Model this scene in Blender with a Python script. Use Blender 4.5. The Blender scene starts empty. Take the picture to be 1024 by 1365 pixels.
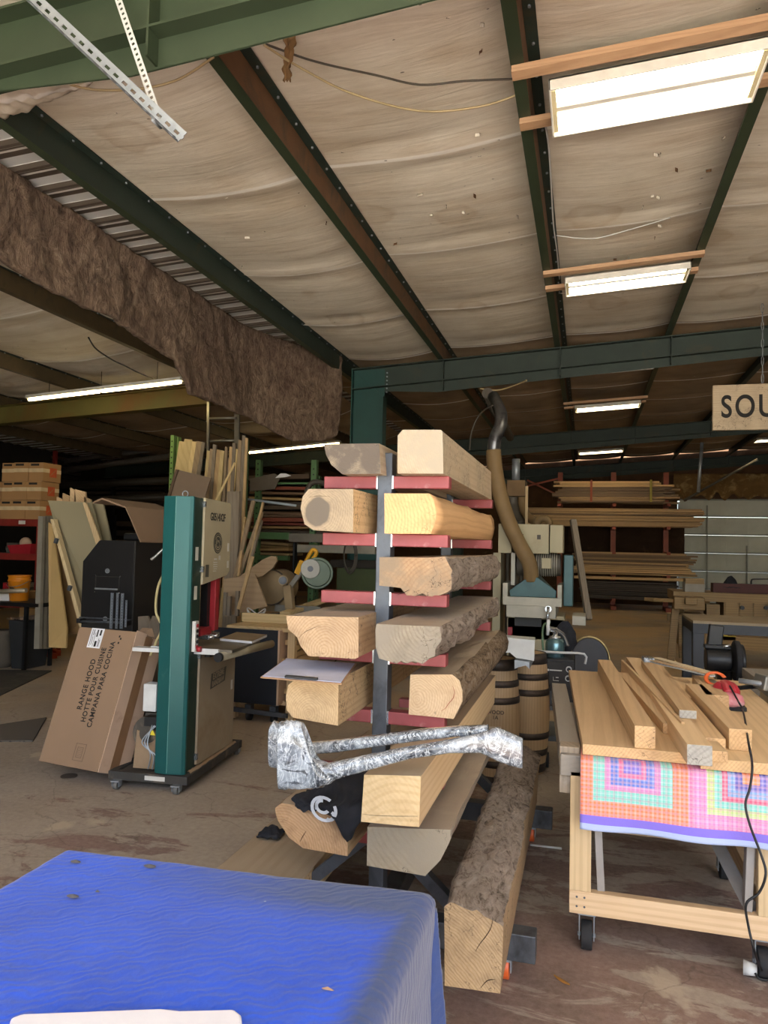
SKY=0.9; SUN=38.0; EXPO=0.38
import bpy, bmesh, math, random
import numpy as np
from mathutils import Vector, Matrix, Euler, noise
random.seed(7)
C = bpy.context.scene.collection
PI = math.pi
# ---------------------------------------------------------------- camera model (real position, used to measure places)
F = 985.0; CX, CY = 512, 682.5; EYE = 1.62
VX, VY = 782.0, 735.0; ROLL = math.radians(1.3)
_d = np.array([VX-CX, -(VY-CY), F]); _d /= np.linalg.norm(_d)
_h = np.array([math.cos(ROLL), -math.sin(ROLL), 0.0])
_u = np.cross(_h, _d)
if _u[1] < 0: _u = -_u
_u /= np.linalg.norm(_u)
_x = np.cross(_d, _u)
if _x[0] < 0: _x = -_x
CM = np.array([_x, _d, _u]).T
def at(px, py, X=None, Y=None, Z=None):
    r = CM.T @ np.array([(px-CX)/F, -(py-CY)/F, 1.0])
    if Y is not None: t = Y/r[1]
    elif X is not None: t = X/r[0]
    else: t = (Z-EYE)/r[2]
    return Vector((r[0]*t, r[1]*t, EYE+r[2]*t))
cam = bpy.data.cameras.new('camera'); camo = bpy.data.objects.new('camera', cam); C.objects.link(camo)
cam.sensor_fit = 'VERTICAL'; cam.sensor_height = 24.0; cam.lens = 24.0*F/1365.0
cam.clip_end = 300; cam.clip_start = 0.05
rr, uu, ff = CM[0], CM[1], CM[2]
camo.matrix_world = Matrix(((rr[0], uu[0], -ff[0], 0), (rr[1], uu[1], -ff[1], 0), (rr[2], uu[2], -ff[2], EYE), (0, 0, 0, 1)))
bpy.context.scene.camera = camo

# ---------------------------------------------------------------- materials
def hexc(h):
    h = h.lstrip('#'); o = []
    for i in (0, 2, 4):
        c = int(h[i:i+2], 16)/255
        o.append(c/12.92 if c <= .04045 else ((c+.055)/1.055)**2.4)
    return (*o, 1)
MATS = {}
class NT:
    def __init__(s, name):
        s.m = bpy.data.materials.new(name); s.m.use_nodes = True; s.t = s.m.node_tree
        s.b = s.t.nodes['Principled BSDF']; MATS[name] = s.m
    def n(s, typ, **kw):
        nd = s.t.nodes.new('ShaderNode'+typ)
        for k, v in kw.items():
            if hasattr(nd, k): setattr(nd, k, v)
            else: nd.inputs[k.replace('_', ' ')].default_value = v
        return nd
    def l(s, a, b): s.t.links.new(a, b)
    def coord(s, scale=(1, 1, 1), rot=(0, 0, 0), loc=(0, 0, 0), kind='Object'):
        tc = s.n('TexCoord'); mp = s.n('Mapping')
        mp.inputs['Scale'].default_value = scale; mp.inputs['Rotation'].default_value = rot; mp.inputs['Location'].default_value = loc
        s.l(tc.outputs[kind], mp.inputs['Vector']); return mp.outputs['Vector']
    def noise(s, vec, scale, detail=4, rough=.55, dist=0):
        nd = s.n('TexNoise'); nd.inputs['Scale'].default_value = scale; nd.inputs['Detail'].default_value = detail
        nd.inputs['Roughness'].default_value = rough; nd.inputs['Distortion'].default_value = dist
        s.l(vec, nd.inputs['Vector']); return nd.outputs['Fac']
    def ramp(s, fac, stops, interp='LINEAR'):
        r = s.n('ValToRGB'); e = r.color_ramp.elements; r.color_ramp.interpolation = interp
        while len(e) < len(stops): e.new(.5)
        for i, (p, c) in enumerate(stops):
            e[i].position = p; e[i].color = hexc(c) if isinstance(c, str) else c
        s.l(fac, r.inputs['Fac']); return r.outputs['Color']
    def mix(s, fac, a, b, mode='MIX'):
        m = s.n('MixRGB', blend_type=mode)
        for i, v in ((0, fac), (1, a), (2, b)):
            if isinstance(v, (int, float)): m.inputs[i].default_value = v
            elif isinstance(v, str): m.inputs[i].default_value = hexc(v)
            elif isinstance(v, tuple): m.inputs[i].default_value = v
            else: s.l(v, m.inputs[i])
        return m.outputs[0]
    def math(s, op, a, b=0.0, c=None):
        m = s.n('Math', operation=op)
        for i, v in ((0, a), (1, b), (2, c)):
            if v is None: continue
            if isinstance(v, (int, float)): m.inputs[i].default_value = v
            else: s.l(v, m.inputs[i])
        return m.outputs[0]
    def color(s, c):
        if isinstance(c, str): s.b.inputs['Base Color'].default_value = hexc(c)
        else: s.l(c, s.b.inputs['Base Color'])
    def bump(s, h, strength=.3, dist=.01):
        b = s.n('Bump'); b.inputs['Strength'].default_value = strength; b.inputs['Distance'].default_value = dist
        s.l(h, b.inputs['Height']); s.l(b.outputs['Normal'], s.b.inputs['Normal'])
    def rand(s, col, amt=.25):
        oi = s.n('ObjectInfo'); hs = s.n('HueSaturation')
        v = s.math('MULTIPLY_ADD', oi.outputs['Random'], amt*2, 1-amt); s.l(v, hs.inputs['Value']); s.l(col, hs.inputs['Color'])
        return hs.outputs['Color']
def paint(name, c, rough=.5, metal=0, wear=None, wearamt=.5, scale=6, bump=.1, var=.12, rand=0):
    """painted or plain surface with mild mottling and, if wanted, worn or dusty patches of another colour"""
    if name in MATS: return MATS[name]
    s = NT(name); v = s.coord(); n1 = s.noise(v, scale, 5)
    c2 = tuple(x*(1-var*2) for x in hexc(c)[:3])+(1,)
    col = s.ramp(n1, [(.3, c2), (.7, c)])
    if wear:
        n2 = s.noise(v, scale*.7, 8, .65, .6)
        f = s.ramp(n2, [(1-wearamt-.08, (0, 0, 0, 1)), (1-wearamt+.12, (1, 1, 1, 1))])
        col = s.mix(f, col, wear)
    if rand: col = s.rand(col, rand)
    s.color(col); s.b.inputs['Roughness'].default_value = rough; s.b.inputs['Metallic'].default_value = metal
    if bump: s.bump(s.noise(v, scale*12, 3), bump, .004)
    return s.m
def wood(name, light, dark, axis='Y', rings=14,  rough=.65, off=(.13, 0, .3), grey=None, greyamt=.4, rand=.12, saw=0, contrast=1, cracks=False):
    if name in MATS: return MATS[name]
    s = NT(name)
    sc = {'X': (.05, 1, 1), 'Y': (1, .05, 1), 'Z': (1, 1, .05)}[axis]
    v = s.coord(sc, loc=off)
    nd = s.n('TexNoise'); nd.inputs['Scale'].default_value = 2.2; nd.inputs['Detail'].default_value = 3; s.l(v, nd.inputs['Vector'])
    va = s.n('VectorMath', operation='MULTIPLY_ADD'); s.l(nd.outputs['Color'], va.inputs[0]); va.inputs[1].default_value = (.22, .22, .22); s.l(v, va.inputs[2])
    w = s.n('TexWave', wave_type='RINGS', rings_direction=axis); w.inputs['Scale'].default_value = rings*1.7; w.inputs['Distortion'].default_value = 2.0
    w.inputs['Detail'].default_value = 3; w.inputs['Detail Scale'].default_value = 1.2
    s.l(va.outputs[0], w.inputs['Vector'])
    dk = tuple(a*.45+b*.55 for a, b in zip(hexc(dark), hexc(light)))
    col = s.ramp(w.outputs['Fac'], [(.1, dk), (.55, light), (1, light)])
    if contrast < 1: col = s.mix(contrast, light, col)
    fine = s.noise(v, 90, 4, .7)
    col = s.mix(.25, col, s.ramp(fine, [(.3, dark), (.65, light)]))
    big = s.noise(s.coord((1, .5, 1)), 5, 4)
    col = s.mix(s.math('MULTIPLY', big, .35), col, dark)
    if grey:
        g = s.noise(s.coord(), 4, 7, .65, .5)
        f = s.ramp(g, [(max(0, 1-greyamt-.15), (0, 0, 0, 1)), (min(1, 1-greyamt+.15), (1, 1, 1, 1))])
        col = s.mix(f, col, grey)
    h = fine
    if saw:
        sw = s.n('TexWave', bands_direction='DIAGONAL'); sw.inputs['Scale'].default_value = 60; sw.inputs['Distortion'].default_value = 3
        s.l(s.coord(), sw.inputs['Vector']); h = s.math('ADD', fine, sw.outputs['Fac'])
    if cracks:
        vo = s.n('TexVoronoi', feature='DISTANCE_TO_EDGE'); vo.inputs['Scale'].default_value = 5
        nn = s.n('TexNoise'); nn.inputs['Scale'].default_value = 6; nn.inputs['Detail'].default_value = 6; s.l(s.coord(), nn.inputs['Vector'])
        s.l(nn.outputs['Color'], vo.inputs['Vector'])
        f = s.ramp(vo.outputs['Distance'], [(0, (1, 1, 1, 1)), (.02, (0, 0, 0, 1))])
        f = s.mix(1.0, f, s.ramp(s.noise(s.coord(), 3, 2), [(.5, (0, 0, 0, 1)), (.55, (1, 1, 1, 1))]), 'MULTIPLY')
        col = s.mix(f, col, '2a1d12')
    if rand: col = s.rand(col, rand)
    hs = s.n('HueSaturation'); hs.inputs['Saturation'].default_value = .86; hs.inputs['Hue'].default_value = .505; s.l(col, hs.inputs['Color']); col = hs.outputs['Color']
    s.color(col); s.b.inputs['Roughness'].default_value = rough
    s.bump(h, .25, .003)
    return s.m
def bark(name, a='98897a', b='6b5d4e'):
    s = NT(name); v = s.coord((1, .45, 1))
    n1 = s.noise(v, 22, 10, .72, 1.2)
    n2 = s.noise(v, 70, 6, .7, .8)
    col = s.ramp(s.math('ADD', s.math('MULTIPLY', n1, .7), s.math('MULTIPLY', n2, .3)), [(.34, '2c231a'), (.42, b), (.50, a), (.72, 'b5a898')])
    s.color(col); s.b.inputs['Roughness'].default_value = .95
    s.bump(s.math('ADD', n1, s.math('MULTIPLY', n2, .5)), .9, .03)
    return s.m
def emit(name, col, strength):
    s = NT(name); s.b.inputs['Base Color'].default_value = hexc('f4f2ea')
    s.b.inputs['Emission Color'].default_value = hexc(col); s.b.inputs['Emission Strength'].default_value = strength
    return s.m

# ---------------------------------------------------------------- mesh builder
class MB:
    def __init__(s): s.v = []; s.f = []; s.mi = []; s.T = Matrix.Identity(4); s.m = 0; s.sm = []
    def mat(s, i): s.m = i; return s
    def xf(s, T): s.T = T; return s
    def add(s, vs, fs, smooth=False):
        o = len(s.v); s.v += [s.T @ Vector(v) for v in vs]
        for f in fs: s.f.append([i+o for i in f]); s.mi.append(s.m); s.sm.append(smooth)
        return s
    def box(s, x0, x1, y0, y1, z0, z1):
        return s.add([(x0, y0, z0), (x1, y0, z0), (x1, y1, z0), (x0, y1, z0), (x0, y0, z1), (x1, y0, z1), (x1, y1, z1), (x0, y1, z1)],
                     [(0, 3, 2, 1), (4, 5, 6, 7), (0, 1, 5, 4), (1, 2, 6, 5), (2, 3, 7, 6), (3, 0, 4, 7)])
    def obox(s, c, size, rot=(0, 0, 0)):
        T = s.T; s.T = T @ Matrix.Translation(c) @ Euler(rot).to_matrix().to_4x4()
        a, b, d = (q/2 for q in size); s.box(-a, a, -b, b, -d, d); s.T = T; return s
    def prism(s, poly, axis, a0, a1, smooth=False):
        def p(q, a):
            return {'x': (a, q[0], q[1]), 'y': (q[0], a, q[1]), 'z': (q[0], q[1], a)}[axis]
        n = len(poly); area = sum(poly[i][0]*poly[(i+1) % n][1]-poly[(i+1) % n][0]*poly[i][1] for i in range(n))
        if (area > 0) == (axis == 'y'): poly = poly[::-1]
        vs = [p(q, a0) for q in poly]+[p(q, a1) for q in poly]
        s.add(vs, [list(range(n))[::-1], list(range(n, 2*n))])
        o = len(s.v)-2*n
        for i in range(n):
            j = (i+1) % n; s.f.append([o+i, o+j, o+n+j, o+n+i]); s.mi.append(s.m); s.sm.append(smooth)
        return s
    def cyl(s, p0, p1, r, r2=None, n=16, caps=True, smooth=True):
        p0 = Vector(p0); p1 = Vector(p1); d = p1-p0
        if r2 is None: r2 = r
        q = d.to_track_quat('Z', 'Y').to_matrix(); vs = []
        for k in range(n):
            a = 2*PI*k/n; e = q @ Vector((math.cos(a), math.sin(a), 0)); vs.append(p0+e*r); vs.append(p1+e*r2)
        fs = [(2*k, (2*k+2) % (2*n), (2*k+3) % (2*n), 2*k+1) for k in range(n)]
        s.add(vs, fs, smooth)
        if caps: 
            o = len(s.v)-2*n
            s.f += [[o+2*k for k in range(n)][::-1], [o+2*k+1 for k in range(n)]]; s.mi += [s.m]*2; s.sm += [False]*2
        return s
    def tube(s, pts, r, n=8, sub=6):
        pts = [Vector(p) for p in pts]
        if sub > 1 and len(pts) > 2:
            P = [pts[0]]+pts+[pts[-1]]; out = []
            for i in range(1, len(P)-2):
                for k in range(sub):
                    t = k/sub; a, b, c, d = P[i-1:i+3]
                    out.append(.5*((2*b)+(c-a)*t+(2*a-5*b+4*c-d)*t*t+(3*b-a-3*c+d)*t**3))
            out.append(pts[-1]); pts = out
        rs = r if callable(r) else (lambda t: r)
        vs = []; N = len(pts); ref = Vector((0, 0, 1))
        for i, p in enumerate(pts):
            d = (pts[min(i+1, N-1)]-pts[max(i-1, 0)]).normalized()
            if abs(d.dot(ref)) > .95: ref = Vector((1, 0, 0))
            a = d.cross(ref).normalized(); b = a.cross(d).normalized(); ref = b
            for k in range(n):
                w = 2*PI*k/n; vs.append(p+(a*math.cos(w)+b*math.sin(w))*rs(i/(N-1)))
        fs = [(i*n+k, i*n+(k+1) % n, (i+1)*n+(k+1) % n, (i+1)*n+k) for i in range(N-1) for k in range(n)]
        fs += [list(range(n))[::-1], list(range((N-1)*n, N*n))]
        return s.add(vs, fs, True)
    def lathe(s, prof, c=(0, 0, 0), n=24, sx=1, sy=1):
        vs = []
        for r, z in prof:
            for k in range(n):
                a = 2*PI*k/n; vs.append((c[0]+r*math.cos(a)*sx, c[1]+r*math.sin(a)*sy, c[2]+z))
        fs = [(i*n+k, i*n+(k+1) % n, (i+1)*n+(k+1) % n, (i+1)*n+k) for i in range(len(prof)-1) for k in range(n)]
        s.add(vs, fs, True)
        o = len(s.v)-len(vs); s.f += [[o+k for k in range(n)][::-1], [o+(len(prof)-1)*n+k for k in range(n)]]; s.mi += [s.m]*2; s.sm += [False]*2
        return s
    def sph(s, c, r, n=12):
        return s.lathe([(max(1e-4, r*math.sin(PI*i/n)), -r*math.cos(PI*i/n)) for i in range(n+1)], c, n*2)
    def beam(s, p0, p1, w, t, up=(0, 0, 1)):
        """bar of width w (sideways) and thickness t (along up) between two points"""
        p0 = Vector(p0); p1 = Vector(p1); d = (p1-p0).normalized(); a = d.cross(Vector(up)).normalized(); b = a.cross(d).normalized()
        vs = []
        for p in (p0, p1):
            for i, j in ((-1, -1), (1, -1), (1, 1), (-1, 1)): vs.append(p+a*(w/2*i)+b*(t/2*j))
        return s.add(vs, [(0, 1, 2, 3), (7, 6, 5, 4), (0, 4, 5, 1), (1, 5, 6, 2), (2, 6, 7, 3), (3, 7, 4, 0)])
    def grid(s, fn, nu, nv, thick=None, smooth=True):
        vs = [fn(i/nu, j/nv) for j in range(nv+1) for i in range(nu+1)]
        fs = [(j*(nu+1)+i, j*(nu+1)+i+1, (j+1)*(nu+1)+i+1, (j+1)*(nu+1)+i) for j in range(nv) for i in range(nu)]
        return s.add(vs, fs, smooth)
    def mesh(s, name, mats, origin=None):
        me = bpy.data.meshes.new(name)
        o = origin or Vector((0, 0, 0))
        me.from_pydata([tuple(v-o) for v in s.v], [], s.f)
        for m in (mats if isinstance(mats, (list, tuple)) else [mats]): me.materials.append(m)
        me.polygons.foreach_set('material_index', s.mi); me.polygons.foreach_set('use_smooth', s.sm)
        bm = bmesh.new(); bm.from_mesh(me); bmesh.ops.recalc_face_normals(bm, faces=bm.faces); bm.to_mesh(me); bm.free()
        me.update(); return me
def setp(o, label=None, cat=None, group=None, kind=None):
    if label: o['label'] = label
    if cat: o['category'] = cat
    if group: o['group'] = group
    if kind: o['kind'] = kind
    return o
def thing(name, label, cat, loc=(0, 0, 0), rz=0, group=None, rot=None):
    o = bpy.data.objects.new(name, None); C.objects.link(o); o.empty_display_size = .1
    o.location = loc; o.rotation_euler = rot if rot else (0, 0, rz)
    return setp(o, label, cat, group)
def fin(o, bev, solid):
    if solid: m = o.modifiers.new('solid', 'SOLIDIFY'); m.thickness = solid; m.offset = 0
    if bev:
        m = o.modifiers.new('bevel', 'BEVEL'); m.width = bev; m.segments = 2; m.limit_method = 'ANGLE'; m.angle_limit = .6
def part(name, mb, mat, parent, bev=0, solid=0, label=None, kind=None):
    """mesh whose vertices are in the parent's frame; its own origin goes to its centre"""
    vs = mb.v; lo = Vector([min(v[i] for v in vs) for i in range(3)]); hi = Vector([max(v[i] for v in vs) for i in range(3)])
    c = (lo+hi)/2
    o = bpy.data.objects.new(name, mb.mesh(name, mat, c)); C.objects.link(o); o.parent = parent
    po = parent.get('_o'); o.location = c-(Vector(tuple(po)) if po is not None else Vector())
    o['_o'] = tuple(c)
    fin(o, bev, solid)
    if label: o['label'] = label
    if kind: o['kind'] = kind
    return o
def single(name, mb, mat, label=None, cat=None, group=None, kind=None, bev=0, solid=0):
    """a thing that is one mesh, vertices in world coordinates, origin at its base"""
    vs = mb.v; lo = Vector([min(v[i] for v in vs) for i in range(3)]); hi = Vector([max(v[i] for v in vs) for i in range(3)])
    c = Vector((0, 0, 0)) if kind == "structure" else Vector(((lo.x+hi.x)/2, (lo.y+hi.y)/2, lo.z))
    o = bpy.data.objects.new(name, mb.mesh(name, mat, c)); C.objects.link(o); o.location = c
    o['_o'] = tuple(c)
    fin(o, bev, solid)
    return setp(o, label, cat, group, kind)
def wthing(name, label, cat, base, group=None):
    """an Empty at a world point whose parts are given in world coordinates"""
    o = thing(name, label, cat, base, 0, group); o['_o'] = tuple(Vector(base)); return o
def copy_tree(o, parent=None):
    c = o.copy(); C.objects.link(c); c.parent = parent
    for ch in list(o.children): copy_tree(ch, c)
    return c
def textmesh(body, size, depth=.002, spacing=1.0, bold=0.0, ax='CENTER'):
    cu = bpy.data.curves.new('lettering', 'FONT'); cu.body = body; cu.size = size; cu.extrude = depth; cu.align_x = ax; cu.align_y = 'CENTER'
    cu.space_character = spacing; cu.offset = bold; cu.space_line = 1.0
    o = bpy.data.objects.new('tmp', cu); C.objects.link(o)
    dg = bpy.context.evaluated_depsgraph_get(); me = bpy.data.meshes.new_from_object(o.evaluated_get(dg))
    bpy.data.objects.remove(o); return me
def text(name, body, size, mat, parent, M4, depth=.002, spacing=1.0, bold=0.0, ax='CENTER'):
    """lettering whose matrix M4 is in the parent's frame (text lies in the XY plane of M4, facing +Z)"""
    me = textmesh(body, size, depth, spacing, bold, ax); me.materials.clear(); me.materials.append(mat)
    o = bpy.data.objects.new(name, me); C.objects.link(o); o.parent = parent
    po = parent.get('_o')
    if po is not None: M4 = Matrix.Translation(-Vector(tuple(po))) @ M4
    o.matrix_local = M4; return o
def basis(o, x, y):
    """matrix with origin o and text axes x (reading direction) and y (up of the letters)"""
    x = Vector(x).normalized(); y = Vector(y).normalized(); z = x.cross(y).normalized(); y = z.cross(x)
    return Matrix(((x.x, y.x, z.x, o[0]), (x.y, y.y, z.y, o[1]), (x.z, y.z, z.z, o[2]), (0, 0, 0, 1)))
def sheet(px, Y, t, down=None):
    """prism between Y and Y+t whose front outline passes through the given sight lines"""
    m = MB(); n = len(px); fr = []
    for i, q in enumerate(px):
        y = Y if len(q) < 3 else q[2]
        fr.append(at(q[0], q[1], Y=y))
    for (i, j) in (down or ()):           # run the edge from corner i on through corner j down to the floor
        d = fr[j]-fr[i]
        if d.z < 0: fr[j] = fr[i]+d*((fr[i].z-.004)/-d.z)
    bk = [v+Vector((0, t, 0)) for v in fr]
    m.add(fr+bk, [list(range(n)), list(range(n, 2*n))[::-1]]+[(i, (i+1) % n, n+(i+1) % n, n+i) for i in range(n)])
    return m
# shared materials
M_green = paint('green_steel', '36432f', .55, .1, wear='5b5138', wearamt=.3, scale=3)
M_teal = paint('teal_steel', '1f4a45', .5, .1, wear='3f4a40', wearamt=.3, scale=3)
M_rust = paint('rusty_web', '6d4e33', .8, 0, wear='4a3e2e', wearamt=.45, scale=5)
M_baybrown = paint('bay_purlin_brown', '54472f', .7, 0, wear='3a3224', wearamt=.4)
M_dkgreen = paint('dark_green_steel', '2c3a32', .6, .1, wear='453f2c', wearamt=.35, scale=4)
M_galv = paint('galvanised', 'a3abb2', .4, .6, var=.12, scale=14)
M_black = paint('black_paint', '17181a', .45, .1, var=.2)
M_rubber = paint('rubber', '222224', .8)
M_white = paint('white_enamel', 'd2d4d2', .35)
M_chrome = paint('bright_steel', 'c9ccce', .25, .9)
M_card = paint('cardboard', '92785f', .85, var=.06, scale=2, bump=.05)
M_cardlt = paint('cardboard_pale', 'c6a990', .85, var=.06, scale=3, wear='8e735c', wearamt=.35)  # paler card colour, also on the carton's side flaps
M_ink = paint('black_ink', '1c1a18', .8)
M_whitep = paint('white_paper', 'e6e8ec', .7)
M_iron = paint('raw_steel', '5a5f66', .45, .5, wear='3b3d41', wearamt=.4, scale=8)
M_redarm = paint('red_primer', '96484a', .5, .1, wear='b98a86', wearamt=.35, scale=9)
M_2x4 = wood('framing_lumber', 'd8b582', 'b98b57', 'X', 10)
M_2x4b = wood('framing_lumber_brown', 'c99a6c', 'a5754a', 'X', 9)
# ================================================================ SETTING
ROOF = lambda x: 4.345+.0585*x            # underside of purlins
FRAMES = [2.9, 10.0, 17.1, 24.1]
def floor_mat():
    s = NT('worn_floor'); v = s.coord()
    base = s.ramp(s.noise(v, .9, 7, .6), [(.3, '847a6f'), (.5, '9d9388'), (.7, 'b4aa9b')])
    n = s.noise(s.coord((.5, 1.25, 1), (0, 0, .12)), 3.1, 12, .72, .5)
    tc = s.n('TexCoord'); sp = s.n('SeparateXYZ'); s.l(tc.outputs['Object'], sp.inputs[0])
    # the old red floor paint only lies on the front half of the shop, right of the rack mostly
    fy = s.n('MapRange'); s.l(sp.outputs['Y'], fy.inputs[0]); fy.inputs[1].default_value = 2; fy.inputs[2].default_value = 8; fy.inputs[3].default_value = .09; fy.inputs[4].default_value = -.14
    fx = s.n('MapRange'); s.l(sp.outputs['X'], fx.inputs[0]); fx.inputs[1].default_value = -4; fx.inputs[2].default_value = -.5; fx.inputs[3].default_value = -.14; fx.inputs[4].default_value = .0
    k = s.math('ADD', s.math('ADD', n, fy.outputs[0]), fx.outputs[0])
    f = s.ramp(k, [(.49, (0, 0, 0, 1)), (.53, (1, 1, 1, 1))])
    red = s.ramp(s.noise(v, 3, 6), [(.35, '56393a'), (.65, '795857')])
    col = s.mix(f, base, red)
    fine = s.noise(v, 30, 6, .7)
    col = s.mix(.35, col, s.ramp(fine, [(.3, '655c53'), (.7, 'b3a99c')]))
    dust = s.ramp(s.noise(v, .5, 4), [(.35, (0, 0, 0, 1)), (.6, (.85, .85, .85, 1))])
    fd = s.n('MapRange'); s.l(sp.outputs['Y'], fd.inputs[0]); fd.inputs[1].default_value = 5; fd.inputs[2].default_value = 9; fd.inputs[3].default_value = .15; fd.inputs[4].default_value = 1.3
    col = s.mix(s.math('MULTIPLY', dust, fd.outputs[0]), col, 'c4a67c')  # lighter tan mixed in more strongly towards the back
    st = s.ramp(s.noise(s.coord(loc=(3, 1, 0)), 1.7, 8, .6, .3), [(.62, (0, 0, 0, 1)), (.66, (.8, .8, .8, 1))])
    col = s.mix(st, col, 'b5a793')
    vo = s.n('TexVoronoi', feature='DISTANCE_TO_EDGE'); vo.inputs['Scale'].default_value = 1.1
    nz = s.n('TexNoise'); nz.inputs['Scale'].default_value = 2; nz.inputs['Detail'].default_value = 8; s.l(v, nz.inputs['Vector'])
    ad = s.n('VectorMath', operation='MULTIPLY_ADD'); s.l(nz.outputs['Color'], ad.inputs[0]); ad.inputs[1].default_value = (.8, .8, .8); s.l(v, ad.inputs[2]); s.l(ad.outputs[0], vo.inputs['Vector'])
    cr = s.ramp(vo.outputs['Distance'], [(0, (1, 1, 1, 1)), (.008, (0, 0, 0, 1))])
    col = s.mix(s.math('MULTIPLY', cr, .35), col, '35291f')
    s.color(col); s.b.inputs['Roughness'].default_value = .62
    s.bump(s.math('ADD', s.math('MULTIPLY', f, .4), fine), .35, .006)
    return s.m
single('floor', MB().box(-13, 12, -2.6, 24.6, -.12, 0), floor_mat(), kind='structure')
s = NT('pavement'); v = s.coord(); s.color(s.ramp(s.noise(v, 3, 6), [(.3, 'b8b0a2'), (.7, 'd6cfc0')])); s.b.inputs['Roughness'].default_value = .9
single('floor_outside', MB().box(-30, 30, -34, -2.6, -.14, -.02), s.m, kind='structure')

def facing_mat():
    s = NT('insulation_facing'); v = s.coord()
    a = s.ramp(s.noise(v, .8, 6, .6), [(.3, 'c6bba6'), (.6, 'dcd4c3')])
    streak = s.noise(s.coord((.5, 3.2, 1), (0, 0, -.12)), 1.8, 8, .62, .5)
    col = s.mix(s.ramp(streak, [(.45, (0, 0, 0, 1)), (.75, (.5, .5, .5, 1))]), a, 'a68d6a')
    wt = s.ramp(s.noise(s.coord(loc=(5, 2, 0)), 1.3, 7, .6), [(.55, (0, 0, 0, 1)), (.75, (.7, .7, .7, 1))])
    col = s.mix(wt, col, 'e2dac8')
    # the facing is mixed browner beyond the second frame
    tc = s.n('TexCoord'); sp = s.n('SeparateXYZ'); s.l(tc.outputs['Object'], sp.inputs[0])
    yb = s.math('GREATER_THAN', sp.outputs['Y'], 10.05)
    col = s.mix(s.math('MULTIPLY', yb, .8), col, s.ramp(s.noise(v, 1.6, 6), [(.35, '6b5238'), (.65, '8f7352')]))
    # taped seams every 1.7 m
    fr = s.math('FRACT', s.math('DIVIDE', s.math('ADD', sp.outputs['Y'], 1000*1.68-SEAM0), 1.68))
    d = s.math('ABSOLUTE', s.math('SUBTRACT', fr, .5))
    seam = s.ramp(d, [(.487, (0, 0, 0, 1)), (.490, (1, 1, 1, 1))])
    col = s.mix(s.math('MULTIPLY', seam, .9), col, 'f2efe6')
    # water rings
    vo = s.n('TexVoronoi'); vo.inputs['Scale'].default_value = .9
    nz = s.n('TexNoise'); nz.inputs['Scale'].default_value = 3; s.l(v, nz.inputs['Vector'])
    ad = s.n('VectorMath', operation='MULTIPLY_ADD'); s.l(nz.outputs['Color'], ad.inputs[0]); ad.inputs[1].default_value = (.25, .25, .25); s.l(v, ad.inputs[2]); s.l(ad.outputs[0], vo.inputs['Vector'])
    rg = s.ramp(vo.outputs['Distance'], [(.0, (.5, .5, .5, 1)), (.12, (.0, .0, .0, 1)), (.2, (.7, .7, .7, 1)), (.23, (0, 0, 0, 1))])
    col = s.mix(s.math('MULTIPLY', rg, .5), col, 'a68a63')
    tears = s.n('TexVoronoi'); tears.inputs['Scale'].default_value = 5.5; tears.inputs['Randomness'].default_value = 1
    s.l(s.coord((1, 2.2, 1), (0, 0, .3)), tears.inputs['Vector'])
    tf = s.ramp(tears.outputs['Distance'], [(.0, (1, 1, 1, 1)), (.07, (1, 1, 1, 1)), (.085, (0, 0, 0, 1))])
    tm = s.ramp(s.noise(s.coord(), 2.3, 2), [(.56, (0, 0, 0, 1)), (.58, (1, 1, 1, 1))])
    tcx = s.mix(1.0, tf, tm, 'MULTIPLY')
    col = s.mix(s.math('MULTIPLY', tcx, .8), col, s.ramp(s.noise(v, 40, 2), [(.5, '2e2318'), (.55, 'e4dcc8')]))
    s.color(col); s.b.inputs['Roughness'].default_value = .75
    wr = s.noise(s.coord((.6, 5, 1), (0, 0, -.1)), 2.2, 5, .6, .8)
    s.bump(wr, .28, .03)
    return s.m
SEAM0 = 5.05; YR0 = -2.4
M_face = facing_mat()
PURL = [-11.2, -9.4, -7.55, -5.45, -3.43, -1.93, -.36, 1.02, 2.55, 4.1, 5.65, 7.2, 8.75]
def sagbay(m, x0, x1, y0, y1, sag, nx=14, wr=.01, inset=.0):
    ny = int((y1-y0)/.09)
    def fn(u, v):
        x = x0+(x1-x0)*u; y = y0+(y1-y0)*v
        z = ROOF(x)+.21-sag*4*u*(1-u)*(1+.35*noise.noise((x*.7, y*.45, 0)))
        fr = ((y-SEAM0)/1.68) % 1.0; d = min(fr, 1-fr)*1.68
        z += -.018*math.exp(-(d/.05)**2)+.025*math.exp(-((d-.2)/.15)**2)*u*(1-u)*4
        z += wr*noise.noise((x*1.5, y*7+x*1.2, 3))*(4*u*(1-u))**.5
        return (x, y, z)
    m.grid(fn, nx, ny)
m = MB()
for i in range(len(PURL)-1):
    if i == 3:      # the bay beside the first purlin lost its insulation up to the frame
        sagbay(m, PURL[3], PURL[3]+1.17, YR0, 24.1, .14, wr=.03)
        sagbay(m, PURL[3]+1.36, PURL[4], 10.1, 24.1, .03)
        continue
    sagbay(m, PURL[i], PURL[i+1], YR0, 24.1, .13 if i < 3 else (.085 if i == 4 else .055), wr=.03 if i < 4 else .010)
single('ceiling', m, M_face, kind='structure')
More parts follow.
